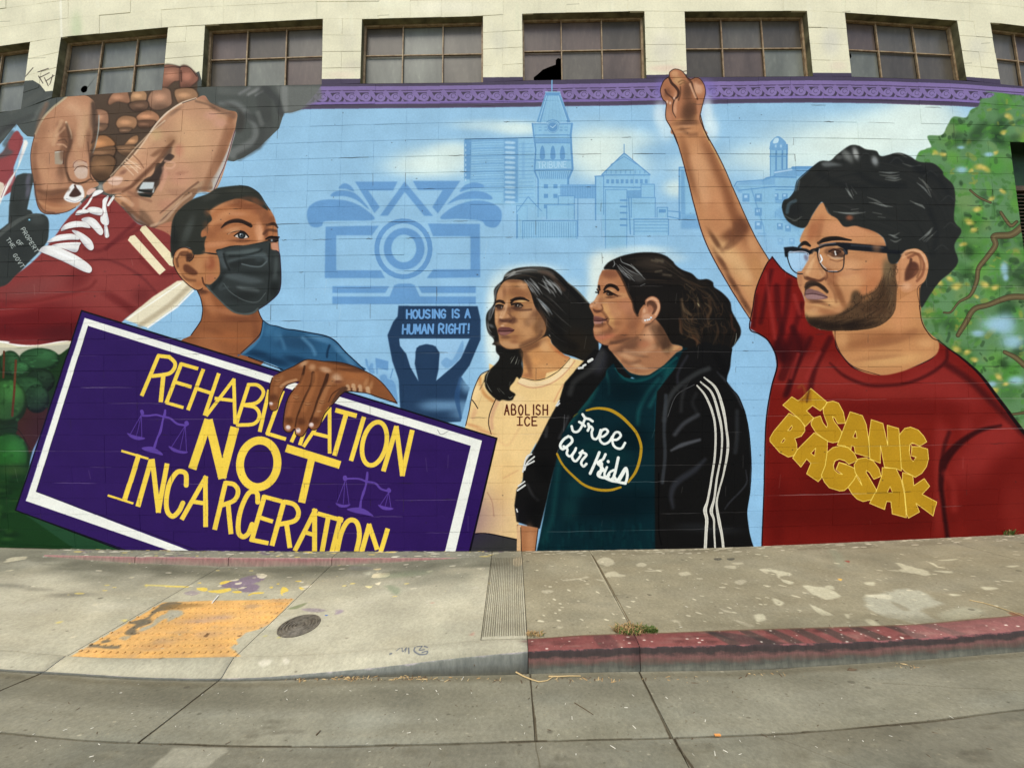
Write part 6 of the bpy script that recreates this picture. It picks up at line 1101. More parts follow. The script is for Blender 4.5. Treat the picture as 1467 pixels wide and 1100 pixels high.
for i in range(500): x=-880+rs.rand()*1760; y=262+rs.rand()*84; B([x,y],1+rs.rand()*7,.8+rs.rand()*3,[(112,108,92),(156,152,132),(100,96,82)][i%3],.35)
for i in range(2600): x=-500+rs.rand()*1000; y=200+rs.rand()*140; s=.15+rs.rand()**2*.5; P(ell(x,y,s*1.5,s,0,0,330,5),[(176,170,150),(86,82,70),(112,104,86),(158,150,126)][i%4],0,.15,.6)
n3=(up(rs.rand(CH*SC//3+2,CW*SC//3+2).astype(np.float32),*CV.shape[:2])-.5)*.10+(rs.rand(*CV.shape[:2]).astype(np.float32)-.5)*.08
CV*=(1+n3)[:,:,None]
sh=up(rs.rand(9,40).astype(np.float32),*CV.shape[:2])-.5; sh2=up(rs.rand(28,130).astype(np.float32),*CV.shape[:2])-.5
CV*=(1+sh*.10+sh2*.09)[:,:,None]
CV*=np.array([1.045,1.025,.975],np.float32)
GROUND=CV; GEXT=(CX0,CY0,CW,CH)
# ================================================================ materials
def mk_image(name,arr):
    h,w_=arr.shape[:2]
    im=bpy.data.images.new(name,w_,h); buf=np.ones((h,w_,4),np.float32); buf[:,:,:3]=np.clip(arr[::-1],0,255)/255.
    im.pixels.foreach_set(buf.ravel()); im.update(); im.pack(); return im
IM_MURAL=mk_image('painted_wall',MURAL); IM_GROUND=mk_image('painted_ground',GROUND)
class N:
    def __init__(s,name,rough=.8):
        s.m=bpy.data.materials.new(name); s.m.use_nodes=True; s.t=s.m.node_tree; s.b=s.t.nodes['Principled BSDF']; s.b.inputs['Roughness'].default_value=rough
        s.b.inputs['Specular IOR Level'].default_value=.3
    def n(s,t,**k):
        x=s.t.nodes.new(t)
        for a,v in k.items():
            if a.startswith('i_'):
                q=a[2:]; x.inputs[int(q) if q.isdigit() else q.replace('_',' ')].default_value=v
            else: setattr(x,a,v)
        return x
    def l(s,a,b): s.t.links.new(a,b)
    def pos(s): return s.n('ShaderNodeNewGeometry').outputs['Position']
    def noise(s,scale,detail=4,rough=.55,vec=None):
        x=s.n('ShaderNodeTexNoise'); x.inputs['Scale'].default_value=scale; x.inputs['Detail'].default_value=detail; x.inputs['Roughness'].default_value=rough
        s.l(vec if vec is not None else s.pos(),x.inputs['Vector']); return x.outputs['Fac']
    def ramp(s,f,stops):
        r=s.n('ShaderNodeValToRGB'); e=r.color_ramp.elements
        for i,(p,c) in enumerate(stops):
            q=e[i] if i<2 else e.new(p); q.position=p; q.color=(*c,1)
        s.l(f,r.inputs[0]); return r.outputs[0]
    def mix(s,f,a,b,mode='MIX'):
        x=s.n('ShaderNodeMix',data_type='RGBA',blend_type=mode)
        for i,v in ((0,f),(6,a),(7,b)):
            if hasattr(v,'links'): s.l(v,x.inputs[i])
            else: x.inputs[i].default_value=v if i==0 else (*v,1)
        return x.outputs[2]
    def bump(s,h,dist,strength=1):
        x=s.n('ShaderNodeBump'); x.inputs['Distance'].default_value=dist; x.inputs['Strength'].default_value=strength; s.l(h,x.inputs['Height']); s.l(x.outputs[0],s.b.inputs['Normal'])
    def col(s,c):
        if hasattr(c,'links'): s.l(c,s.b.inputs['Base Color'])
        else: s.b.inputs['Base Color'].default_value=(*c,1)
def lin(c): return tuple((((v/255.)+.055)/1.055)**2.4 if v>10 else v/255./12.92 for v in c)
def img_mat(name,im,ax,sx,ox,sy,oy,gain,grain,bumpd,rough):
    m=N(name,rough); p=m.pos(); sp=m.n('ShaderNodeSeparateXYZ'); m.l(p,sp.inputs[0]); cb=m.n('ShaderNodeCombineXYZ')
    for i,(o,s_,of) in enumerate(((sp.outputs[0],sx,ox),(sp.outputs[ax],sy,oy))):
        q=m.n('ShaderNodeMath',operation='MULTIPLY_ADD'); q.inputs[1].default_value=s_; q.inputs[2].default_value=of; m.l(o,q.inputs[0]); m.l(q.outputs[0],cb.inputs[i])
    t=m.n('ShaderNodeTexImage',image=im,extension='EXTEND',interpolation='Linear'); m.l(cb.outputs[0],t.inputs[0])
    g=m.ramp(m.noise(grain,5,.6),[(.3,(gain*.93,)*3),(.7,(gain*1.05,)*3)])
    m.col(m.mix(1.0,t.outputs[0],g,'MULTIPLY')); m.bump(m.noise(grain*3,4,.6),bumpd,.6); m.b.inputs['Specular IOR Level'].default_value=.05; return m
GW,GG=.80,.80
x0,y0,cw,ch=MEXT
M_MURAL=img_mat('mural_paint',IM_MURAL,2,SCL/cw,(733.5-x0)/cw,SCL/ch,1-(HOR+CAMZ*SCL-y0)/ch,GW,45,.0012,.62).m
x0,y0,cw,ch=GEXT
M_GROUND=img_mat('pavement_concrete',IM_GROUND,1,100./cw,-x0/cw,100./ch,1+y0/ch,GG,60,.002,.85).m
def conc(name,c0,c1,scale=6,rough=.85,bd=.002):
    m=N(name,rough); n_=m.noise(scale,6,.6); m.col(m.ramp(n_,[(.3,c0),(.7,c1)])); m.bump(m.noise(90,4,.6),bd,.7); return m
M_JOINT=conc('joint_dirt',lin((60,54,42)),lin((92,84,66))).m
M_LIPFACE=conc('grey_kerb_face',lin((84,86,78)),lin((118,120,110)),9).m
def face_mat(name,stops,wob=.16,sc=5):
    # dirt and worn paint by height on the kerb face (the attribute runs 0 at the top edge to 1 at the foot)
    m=N(name,.82); at=m.n('ShaderNodeAttribute',attribute_name='height'); mp=m.n('ShaderNodeMapping'); mp.inputs['Scale'].default_value=(1,1,2.5); m.l(m.pos(),mp.inputs[0])
    n_=m.noise(sc,6,.7,mp.outputs[0]); q=m.n('ShaderNodeMath',operation='MULTIPLY_ADD'); q.inputs[1].default_value=wob*4; m.l(n_,q.inputs[0]); m.l(at.outputs['Fac'],q.inputs[2])
    q2=m.n('ShaderNodeMath',operation='SUBTRACT'); m.l(q.outputs[0],q2.inputs[0]); q2.inputs[1].default_value=wob*2
    c=m.ramp(q2.outputs[0],[(p,lin(c_)) for p,c_ in stops]); mp2=m.n('ShaderNodeMapping'); mp2.inputs['Scale'].default_value=(1,1,.25); m.l(m.pos(),mp2.inputs[0])
    m.col(m.mix(1.0,c,m.ramp(m.noise(30,4,.7,mp2.outputs[0]),[(.3,(.7,.7,.7)),(.7,(1.18,1.16,1.14))]),'MULTIPLY')); m.bump(m.noise(40,4,.6),.002,.7); return m.m
M_REDFACE=face_mat('red_kerb_face',[(.0,(130,80,78)),(.07,(58,46,44)),(.30,(58,50,46)),(.45,(112,78,72)),(.62,(98,78,68)),(.78,(86,86,76)),(1,(112,112,98))])
M_LIPFACE=face_mat('grey_kerb_face',[(.0,(170,160,156)),(.08,(112,114,104)),(.5,(104,106,98)),(.9,(86,86,76)),(1,(92,90,76))],.1)
M_BACKFACE=face_mat('back_kerb_face',[(.0,(150,136,122)),(.3,(150,104,100)),(.55,(146,118,106)),(.8,(140,124,108)),(1,(104,92,80))],.3,2.2)
M_REVEAL=conc('reveal_paint',lin((58,54,34)),lin((128,122,88)),5).m
M_MUNTIN=conc('rusty_muntin',lin((110,84,58)),lin((158,138,104)),18,.6).m
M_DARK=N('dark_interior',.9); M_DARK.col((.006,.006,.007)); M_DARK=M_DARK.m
def pane_mat(name,c):
    m=N(name,.28); mp=m.n('ShaderNodeMapping'); mp.inputs['Scale'].default_value=(1,1,.35); m.l(m.pos(),mp.inputs[0])
    f=m.ramp(m.noise(3.2,6,.6,mp.outputs[0]),[(.3,lin(tuple(v*.86 for v in c))),(.7,lin(tuple(v*1.14 for v in c)))])
    d=m.ramp(m.noise(26,3,.6,mp.outputs[0]),[(.5,(.9,.9,.9)),(.8,(1.12,1.12,1.1))]); m.col(m.mix(1.0,f,d,'MULTIPLY'))
    m.b.inputs['Specular IOR Level'].default_value=.25; m.bump(m.noise(30,2),.0006,.5); return m.m
PANES=[pane_mat('dirty_wired_glass',(94,89,79)),pane_mat('dirty_reddish_glass',(92,80,72)),pane_mat('dirty_brown_glass',(78,72,62)),pane_mat('dirty_grey_glass',(106,108,98))]
M_IRON=conc('cast_iron',lin((72,66,56)),lin((122,114,98)),24,.55,.004).m
M_VENTG=conc('green_black_panel',lin((16,26,12)),lin((26,60,22)),7,.6).m
M_VENTB=conc('brown_slat',lin((44,34,20)),lin((84,66,44)),20,.6).m
def simple(name,c,rough=.8): m=N(name,rough); m.col(lin(c)); return m.m
M_DOME=img_mat('tactile_yellow',IM_GROUND,1,100./cw,-x0/cw,100./ch,1+y0/ch,GG*.98,60,.001,.8).m
M_ROOF=simple('roof_felt',(90,88,84))
M_GRASSG=simple('weed_green',(84,100,44)); M_GRASSB=simple('dry_grass',(158,128,84)); M_TWIG=simple('dry_twig',(186,160,112)); M_WHITE=simple('white_scrap',(232,230,222)); M_ORANGE=simple('orange_scrap',(224,150,80))
M_BITS=simple('pale_bits',(206,200,180)); M_BITD=simple('dark_bits',(92,76,56))
# ================================================================ object helpers
def link(name,verts,faces,mat,parent=None,smooth=False,loc=None):
    me=bpy.data.meshes.new(name); me.from_pydata([tuple(map(float,v)) for v in verts],[],faces); me.update()
    if not isinstance(mat,(list,tuple)): mat=[mat]
    for m_ in mat: me.materials.append(m_)
    o=bpy.data.objects.new(name,me); COL.objects.link(o)
    if parent: o.parent=parent
    if loc: o.location=loc
    if smooth:
        for p in me.polygons: p.use_smooth=True
    return o
def recalc(o):
    b=bmesh.new(); b.from_mesh(o.data); bmesh.ops.recalc_face_normals(b,faces=b.faces); b.to_mesh(o.data); b.free()
def thing(name,label,cat,loc=(0,0,0),group=None):
    o=bpy.data.objects.new(name,None); o.empty_display_size=.1; COL.objects.link(o); o.location=loc; o['label']=label; o['category']=cat
    if group: o['group']=group
    return o
def box(x0,x1,y0,y1,z0,z1):
    v=[(x0,y0,z0),(x1,y0,z0),(x1,y1,z0),(x0,y1,z0),(x0,y0,z1),(x1,y0,z1),(x1,y1,z1),(x0,y1,z1)]
    return v,[(0,3,2,1),(4,5,6,7),(0,1,5,4),(1,2,6,5),(2,3,7,6),(3,0,4,7)]
class MB:
    def __init__(s): s.v=[]; s.f=[]; s.mi=[]
    def add(s,v,f,mi=0):
        k=len(s.v); s.v+=list(v); s.f+=[tuple(i+k for i in q) for q in f]; s.mi+=[mi]*len(f)
    def build(s,name,mat,parent=None,smooth=False):
        o=link(name,s.v,s.f,mat,parent,smooth)
        if any(s.mi):
            for p,i in zip(o.data.polygons,s.mi): p.material_index=i
        return o
# ================================================================ the building
CK=[(-200,-.026,1.2e-4),(22,-.0185,5.2e-5),(117,-.016,3.7e-5),(388,-.007,1e-5),(560,-.005,0),(788,-.011,-2.4e-5),(860,-.012,-2.6e-5)]
def course(x,y0):
    a_=np.interp(y0,[c[0] for c in CK],[c[1] for c in CK]); b_=np.interp(y0,[c[0] for c in CK],[c[2] for c in CK])
    return y0+a_*(x-560)+b_*((x-733)**2-(560-733)**2)
def ky(k): return 388.7+23.35*k
def lean(x,y): return 733.5+(x-733.5)*(1-.07*((y-560)/560.)**2)
bld=thing('warehouse','cream concrete block warehouse with a bright mural painted across its whole street wall','building')
random.seed(4); rb=np.random.RandomState(9)
SILL=[(-300,208),(-125,175),(0,163),(30.5,158),(75,140.5),(232.5,129.5),(289,125),(461,122),(516,120.5),(692,119),(749,116),(926,113),(984,111.5),(1164.5,110),(1219.6,110.7),(1384.5,116),(1433,121.5),(1570,134),(1800,158)]
HEAD=[(-300,98),(-110,82),(43.8,61),(88,54),(241,40),(294,36.5),(463,28),(519,28.5),(692,24),(748,20.5),(923,17),(980.5,17.5),(1155.5,16.5),(1210,19),(1370.5,30.5),(1417.6,32.6),(1560,50),(1800,80)]
def pl(P_,x): return float(np.interp(x,[p[0] for p in P_],[p[1] for p in P_]))
WIN=[((-110,82),(43.8,61),(30.5,158),(-125,175)),((88,54),(241,40),(232.5,129.5),(75,140.5)),((294,36.5),(463,28),(461,122),(289,125)),((519,28.5),(692,24),(692,119),(516,120.5)),
((748,20.5),(923,17),(926,113),(749,116)),((980.5,17.5),(1155.5,16.5),(1164.5,110),(984,111.5)),((1210,19),(1370.5,30.5),(1384.5,116),(1219.6,110.7)),((1417.6,32.6),(1560,50),(1570,134),(1433,121.5))]
def w3(p,y=0.0): return (float(WX(p[0])),y,float(WZ(p[1])))
blocks=[]   # quads in wall units: TL,TR,BR,BL
def addq(tl,tr,br,bl,gx=.9): blocks.append((tl,tr,br,bl,gx))
XL,XR=-380,1850
cols=[530+47.6*j for j in range(-19,28)]
# header rows
for r in range(8):
    for j in range(len(cols)-1):
        q=[]
        for (xx,t) in ((cols[j],r),(cols[j+1],r),(cols[j+1],r+1),(cols[j],r+1)):
            hx=lean(xx,20); yb=pl(HEAD,hx); q.append((hx,yb-(8-t)*25.0*(1+0.00000012*(hx-733)**2)))
        addq(*q)
# piers between the windows
def lerp2(a_,b_,t): return (a_[0]+(b_[0]-a_[0])*t,a_[1]+(b_[1]-a_[1])*t)
piers=[((-300,98),WIN[0][0],WIN[0][3],(-300,208))]+[(WIN[i][1],WIN[i+1][0],WIN[i+1][3],WIN[i][2]) for i in range(7)]+[(WIN[7][1],(1800,80),(1800,158),WIN[7][2])]
for (tl,tr,br,bl) in piers:
    nc=2 if tr[0]-tl[0]<80 else max(2,round((tr[0]-tl[0])/47)); nr=4
    for c in range(nc):
        for r in range(nr):
            g=lambda u,v:lerp2(lerp2(tl,tr,u),lerp2(bl,br,u),v)
            addq(g(c/nc,r/nr),g((c+1)/nc,r/nr),g((c+1)/nc,(r+1)/nr),g(c/nc,(r+1)/nr))
# strip between the sills and the first full course
KT=-9
for r in range(2):
    for j in range(len(cols)-1):
        q=[]
        for (xx,t) in ((cols[j],r/2),(cols[j+1],r/2),(cols[j+1],(r+1)/2),(cols[j],(r+1)/2)):
            sx=lean(xx,130); sy=pl(SILL,sx); ex=lean(xx,ky(KT)); ey=course(ex,ky(KT)); q.append((sx+(ex-sx)*t,sy+(ey-sy)*t))
        addq(*q)
# recessed opening at the far right
def vent_edge(y): return 1446+(y-205)*.132
VK0,VK1=-8,-1
for k in range(KT,19):
    for j in range(len(cols)-1):
        q=[]
        for (xx,kk) in ((cols[j],k),(cols[j+1],k),(cols[j+1],k+1),(cols[j],k+1)):
            ex=lean(xx,ky(kk)); q.append((ex,float(course(ex,ky(kk)))))
        if VK0<=k<VK1:
            e0,e1=vent_edge(course(1446,ky(k))),vent_edge(course(1446,ky(k+1)))
            if q[0][0]>=e0-2 and q[0][0]<1640: continue
            if q[1][0]>e0 and q[0][0]<e0:
                q[1]=(e0,float(course(e0,ky(k)))); q[2]=(e1,float(course(e1,ky(k+1))))
        addq(*q)
def block_mesh(q,inset_h,inset_v,yj):
    p=[np.array(w3(t)) for t in q]; c=sum(p)/4
    ux=(p[1]-p[0]); ux/=np.linalg.norm(ux); uz=(p[0]-p[3]); uz/=np.linalg.norm(uz)
    jit=lambda s:float(rb.randn()*s)
    def ins(a,b,jx=0,jz=0): return [p[0]+ux*(a+jx)-uz*(b+jz),p[1]-ux*(a+jx)-uz*(b+jz),p[2]-ux*(a+jx)+uz*(b+jz),p[3]+ux*(a+jx)+uz*(b+jz)]
    f=[v+np.array([jit(.0006),-.0052+yj+jit(.0003),jit(.0008)]) for v in ins(inset_v+.0007,inset_h+.0019)]
    m=[v+np.array([0,-.0035+yj,0]) for v in ins(inset_v,inset_h)]
    b=[v+np.array([0,.012,0]) for v in ins(inset_v,inset_h)]
    V=f+m+b; F=[(0,3,2,1)]
    for a_ in (0,4):
        for i in range(4):
            j=(i+1)%4; F.append((a_+i,a_+j,a_+4+j,a_+4+i))
    return V,F
def bscore(q):
    cx=sum(t[0] for t in q[:4])/4; cy=sum(t[1] for t in q[:4])/4
    if not(0<cx<1467 and -5<cy<782): return 9e9
    return math.hypot(cx-733,(cy-450)*1.3)
order=sorted(range(len(blocks)),key=lambda i:bscore(blocks[i])); near=set(order[:295])
street_wall=bpy.data.objects.new('mural_wall',None); COL.objects.link(street_wall); street_wall.parent=bld
rest=MB()
for i,bq in enumerate(blocks):
    q=bq[:4]; ym=sum(t[1] for t in q)/4
    ih=.0004+max(0,rb.randn())*.0010; iv=.0001+max(0,rb.randn()-.6)*.0005
    V,F=block_mesh(q,ih,iv,rb.randn()*.0011)
    if i in near: link('concrete_block',V,F,M_MURAL,street_wall)
    else: rest.add(V,F)
o=rest.build('block_courses',M_MURAL,street_wall); o['kind']='stuff'
# mortar bed just behind the block faces, with the openings left out
bed=MB()
def bedq(tl,tr,br,bl,n=12):
    for i in range(n):
        u0,u1=i/n,(i+1)/n; bed.add([w3(lerp2(bl,br,u0),.0005),w3(lerp2(bl,br,u1),.0005),w3(lerp2(tl,tr,u1),.0005),w3(lerp2(tl,tr,u0),.0005)],[(0,1,2,3)])
for (tl,tr,br,bl) in piers: bedq(tl,tr,br,bl,2)
xs=sorted(set([XL+i*20 for i in range(112)]+[p[0] for p in HEAD]+[p[0] for p in SILL]))
for a_,b_ in zip(xs[:-1],xs[1:]):
    bedq((a_,pl(HEAD,a_)-200),(b_,pl(HEAD,b_)-200),(b_,pl(HEAD,b_)),(a_,pl(HEAD,a_)),1)
    y1=[float(course(t,ky(VK0))) for t in (a_,b_)]; bedq((a_,pl(SILL,a_)),(b_,pl(SILL,b_)),(b_,y1[1]),(a_,y1[0]),1)
    ylo=[float(course(t,ky(VK1))) for t in (a_,b_)]; bedq((a_,ylo[0]),(b_,ylo[1]),(b_,900),(a_,900),1)
    if b_<=1446: bedq((a_,y1[0]),(b_,y1[1]),(b_,ylo[1]),(a_,ylo[0]),1)
yA,yB=float(course(1446,ky(VK0))),float(course(1446,ky(VK1)))
x0s=max(t for t in xs if t<=1446)
bedq((x0s,yA),(vent_edge(yA),yA),(vent_edge(yB),yB),(x0s,yB),1)
bedq((1640,yA),(1860,yA),(1860,yB),(1640,yB),1)
bed.build('mortar_bed',M_MURAL,street_wall)
# ---- windows
RD=.105
def window(ix,q,hole=None):
    tl,tr,br,bl=q
    wn=bpy.data.objects.new('window',None); COL.objects.link(wn); wn.parent=bld
    c=[w3(t) for t in q]; rev=MB()
    b=[(p[0],RD,p[2]) for p in c]
    f0=[(p[0],-.0045,p[2]) for p in c]
    for i in range(4):
        j=(i+1)%4; rev.add([f0[i],f0[j],b[j],b[i]],[(0,1,2,3)])
    rev.build('reveal',M_REVEAL,wn)
    def gp_(u,v,y):
        p=lerp2(lerp2(tl,tr,u),lerp2(bl,br,u),v); return w3(p,y)
    # steel frame: border, two uprights, one crossbar, each a bar of its own
    bw=.014
    def bar(name,u0,v0,u1,v1,wd,ya=RD-.03,yb=RD-.004):
        a_=np.array(gp_(u0,v0,0)); b_=np.array(gp_(u1,v1,0)); d=b_-a_; d/=np.linalg.norm(d); n=np.array([-d[2],0,d[0]])*wd/2
        V=[a_+n,a_-n,b_-n,b_+n]; V=[(v[0],ya,v[2]) for v in V]+[(v[0],yb,v[2]) for v in V]
        o=link(name,V,[(0,1,2,3),(7,6,5,4),(0,4,5,1),(1,5,6,2),(2,6,7,3),(3,7,4,0)],M_MUNTIN,wn); recalc(o)
    fu=.012
    bar('frame_bar',0,fu,1,fu,bw*1.6); bar('frame_bar',0,1-fu,1,1-fu,bw*1.4); bar('frame_bar',.008,0,.008,1,bw*1.9,RD-.034,RD-.002); bar('frame_bar',.992,0,.992,1,bw*1.9,RD-.034,RD-.002)
    vm=.47; us=[.325,.66]
    for u in us: bar('muntin',u,0.02,u,.98,bw,RD-.026,RD-.006)
    bar('muntin',.01,vm,.99,vm,bw*.85,RD-.022,RD-.008)
    ue=[0,us[0],us[1],1]; ve=[0,vm,1]
    for i in range(3):
        for j in range(2):
            mat=PANES[[0,1,2,0,2,3,0,2,1,0][rb.randint(10)] if ix not in (0,1) else [3,3,0][rb.randint(3)]]
            u0,u1,v0,v1=ue[i]+.004,ue[i+1]-.004,ve[j]+.004,ve[j+1]-.004
            poly=[(u0,v0),(u0,v1),(u1,v1),(u1,v0)]
            if hole and hole[0]==(i,j): poly=hole[1](u0,v0,u1,v1)
            ty=rb.randn()*.0015
            V=[gp_(u,v,RD+.002+ty) for u,v in poly]; n=len(V); V+=[(p[0],p[1]+.004,p[2]) for p in V]
            F=[tuple(range(n)),tuple(range(2*n-1,n-1,-1))]+[(k,k+n,(k+1)%n+n,(k+1)%n) for k in range(n)]
            o=link('pane',V,F,mat,wn); recalc(o)
    # dark room behind
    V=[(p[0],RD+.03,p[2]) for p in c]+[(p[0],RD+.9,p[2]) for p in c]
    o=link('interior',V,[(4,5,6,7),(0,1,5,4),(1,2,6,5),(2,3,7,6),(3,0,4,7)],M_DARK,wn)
    return wn
def hole_bird(u0,v0,u1,v1):   # jagged break that reaches the sill and the upright
    q=[(0,0),(0,1),(.28,1),(.28,.70),(.40,.60),(.52,.48),(.70,.40),(.86,.34),(.87,.20),(.93,.14),(.98,.17),(1,.15),(1,0)]
    # the piece of glass left at the right foot of the pane
    return [(u0+(u1-u0)*a_,v0+(v1-v0)*b_) for a_,b_ in q]
def hole_round(u0,v0,u1,v1):
    cx,cy,rx,ry=.58,.56,.10,.115; o=[(0,0),(0,1),(cx,1)]
    o+=[(cx+rx*math.sin(t)*(1+.08*math.sin(3*t)),cy+ry*math.cos(t)) for t in [i/12*2*math.pi for i in range(12)]]
    o+=[(cx+.004,cy+ry),(cx+.004,1),(1,1),(1,0)]
    return [(u0+(u1-u0)*a_,v0+(v1-v0)*b_) for a_,b_ in o]
def hole_edge(u0,v0,u1,v1):
    q=[(0,0),(0,.02),(.20,.02),(.27,.06),(.29,.14),(.26,.20),(.18,.22),(0,.22),(0,1),(1,1),(1,0)]
    return [(u0+(u1-u0)*a_,v0+(v1-v0)*b_) for a_,b_ in q]
for i,q in enumerate(WIN):
    window(i,q,{4:((0,1),hole_bird),1:((0,1),hole_round),6:((0,1),hole_edge)}.get(i))
# ---- recessed vent at the right end of the wall
vn=bpy.data.objects.new('wall_vent',None); COL.objects.link(vn); vn.parent=bld
q=[(vent_edge(yA),yA),(1640,yA+6),(1640,yB+6),(vent_edge(yB),yB)]
c=[w3(t) for t in q]; rv=MB()
for i in range(4):
    j=(i+1)%4; rv.add([(c[i][0],-.0045,c[i][2]),(c[j][0],-.0045,c[j][2]),(c[j][0],.2,c[j][2]),(c[i][0],.2,c[i][2])],[(0,1,2,3)])
rv.build('reveal',M_VENTG,vn); link('back_panel',[(p[0],.2,p[2]) for p in c],[(0,1,2,3)],M_VENTG,vn)
zt=c[0][2]; zm=float(WZ(262))
v,f=box(c[0][0]-.05,c[1][0],.10,.19,zm-.04,zm+.02); link('transom',v,f,M_VENTB,vn)
for s in range(22):
    z=zm-.07-s*.045
    if z<c[3][2]+.02: break
    x_=c[3][0]-.02
    v=[(x_,.10,z-.018),(c[1][0],.10,z-.018),(c[1][0],.15,z+.012),(x_,.15,z+.012),(x_,.10,z-.026),(c[1][0],.10,z-.026),(c[1][0],.15,z+.004),(x_,.15,z+.004)]
    o=link('slat',v,[(0,1,2,3),(7,6,5,4),(0,4,5,1),(1,5,6,2),(2,6,7,3),(3,7,4,0)],M_VENTB,vn); recalc(o)
# ---- the body behind
ZT=float(WZ(pl(HEAD,733)-200)); 
v,f=box(-22,22,1.15,16,-.6,7.6); f=[q for q in f]; link('building_body',v,f,M_REVEAL,bld)
for sx in (-1,1):
    xe=float(WX(XL+15)) if sx<0 else float(WX(XR-45)); v,f=box(min(xe,sx*22),max(xe,sx*22),.002,1.14,-.6,7.6); link('outer_wall',v,f,conc('cream_wall',lin((196,190,160)),lin((214,208,178)),3).m if sx<0 else bpy.data.materials['cream_wall'],bld)
v,f=box(-22.1,22.1,-.05,16.1,7.604,7.75); link('roof',v,f,M_ROOF,bld)
# ================================================================ the street, slab by slab
def sheet(x0,x1,d0,d1,nx,nd,skirt=.05,zf=None,bev=.004,ds=None):
    """slab between two stations along the wall and two distances from the camera line (the wall stands at 4.9)"""
    zf=zf or zg; X=np.linspace(x0,x1,nx+1); D=np.linspace(d0,d1,nd+1) if ds is None else np.array(ds); nd=len(D)-1
    V=[]
    for j,d in enumerate(D):
        z=zf(X,np.full_like(X,d))
        for i,x in enumerate(X): V.append((x,d-CAMD,z[i]-(bev if (i in(0,nx) or j in (0,nd)) else 0)))
    F=[(j*(nx+1)+i,j*(nx+1)+i+1,(j+1)*(nx+1)+i+1,(j+1)*(nx+1)+i) for j in range(nd) for i in range(nx)]
    ring=[i for i in range(nx+1)]+[j*(nx+1)+nx for j in range(1,nd+1)]+[nd*(nx+1)+i for i in range(nx-1,-1,-1)]+[j*(nx+1) for j in range(nd-1,0,-1)]
    k=len(V); V+=[(V[i][0],V[i][1],V[i][2]-skirt) for i in ring]; n=len(ring)
    F+=[(ring[t],k+t,k+(t+1)%n,ring[(t+1)%n]) for t in range(n)]
    return V,F
def flip_up(o):
    recalc(o)
    me=o.data; s=sum(p.normal.z*p.area for p in me.polygons)
    if s<0: me.flip_normals()
def slab(name,parent,x0,x1,d0,d1,mat=None,nd=6,gap=.0035,bev=.006,**k):
    nx=k.pop('nx',None) or max(4,int((x1-x0)/.12)); V,F=sheet(x0+gap,x1-gap,d0-gap,d1+gap,nx,nd,bev=bev,**k)
    o=link(name,V,F,mat or M_GROUND,parent); flip_up(o); return o
def struct(name):
    o=bpy.data.objects.new(name,None); COL.objects.link(o); o['kind']='structure'; return o
walk=struct('sidewalk')
def dl(d0,mid,d1,g=.003):
    a_=list(np.linspace(d0-g-.002,mid+.01,3))+list(np.linspace(mid-.005,d1+g,9)); return a_
for x0,x1 in ((-22,-12),(-12,-7.4),(-7.4,-3.5),(-3.5,-2.18),(-2.18,-.245),(.12,.96),(.96,5.3),(5.3,10),(10,22)):
    slab('paving_slab',walk,x0,x1,4.9,3.08,ds=dl(4.9,4.68,3.08))
# the grooved strip where ramp and pavement meet
def corr(X,D):
    z=zg(X,D); t=((X+.245)/.0183)%1.0; m=(D<4.66)&(D>3.12)&(X>-.235)&(X<.108)
    return z-np.where(m&(t>.55),.009,0)
gs=slab('grooved_strip',walk,-.245,.12,4.9,3.08,nx=160,ds=list(np.linspace(4.895,4.67,3))+list(np.linspace(4.65,3.13,10))+[3.115,3.085],zf=corr,bev=.003)
gs.data.materials.append(conc('groove_dark',lin((92,86,70)),lin((124,118,100))).m)  # darker tone for the trough faces, so the ridges read
for p_ in gs.data.polygons:
    c_=p_.center; t_=((c_.x+.245)/.0183)%1.0
    if -.235<c_.x<.108 and 3.13<c_.y+CAMD<4.65 and t_>.74 and p_.normal.z>.2: p_.material_index=1
# dark bed under the joints
def bed_z(X,D): return zg(X,D)-.016
V,F=sheet(-22,22,4.895,1.3,180,30,zf=bed_z,bev=0,ds=[4.895,4.69,4.67,4.2,3.6,3.09,3.075,2.96,2.945]); link('joint_bed',V,F,M_JOINT,walk)
# truncated domes of the tactile patch
def inside(p,x,y):
    c_=False; n=len(p); j=n-1
    for i in range(n):
        if (p[i][1]>y)!=(p[j][1]>y) and x<(p[j][0]-p[i][0])*(y-p[i][1])/(p[j][1]-p[i][1])+p[i][0]: c_=not c_
        j=i
    return c_
fr(); YP=gc(YL0).reshape(-1,2)
fr(0,780,260/1467.); BARE=[gc(t).reshape(-1,2) for t in ('1220,640 1260,600 1330,560 1467,530 1467,570 1330,600 1240,660 1150,700 1130,680','1330,470 1467,465 1440,500 1280,540 1160,640 1060,640 1040,620 1180,590 1280,500')]; fr()
dm=MB()
for i in range(24):
    for j in range(15):
        xc=-346.5+i*5.9+rb.randn()*.1; yc=72+j*8.0+4*(i%2)*0+rb.randn()*.1
        if not inside(YP,xc,yc) or any(inside(b_,xc,yc) for b_ in BARE): continue
        X=xc/100; Y=-yc/100
        z0=float(zg(X,CAMD+Y)); v=[]
        for r,h in ((.0125,-.002),(.0100,.0042),(.0068,.0058)):
            v+=[(X+r*math.cos(t),Y+r*math.sin(t),z0+h) for t in [k/8*6.2832 for k in range(8)]]
        f=[tuple(16+k for k in range(8))]+[(q*8+k,q*8+(k+1)%8,q*8+8+(k+1)%8,q*8+8+k) for q in range(2) for k in range(8)]
        dm.add(v,f)
o=dm.build('tactile_domes',M_DOME,walk); o['kind']='stuff'
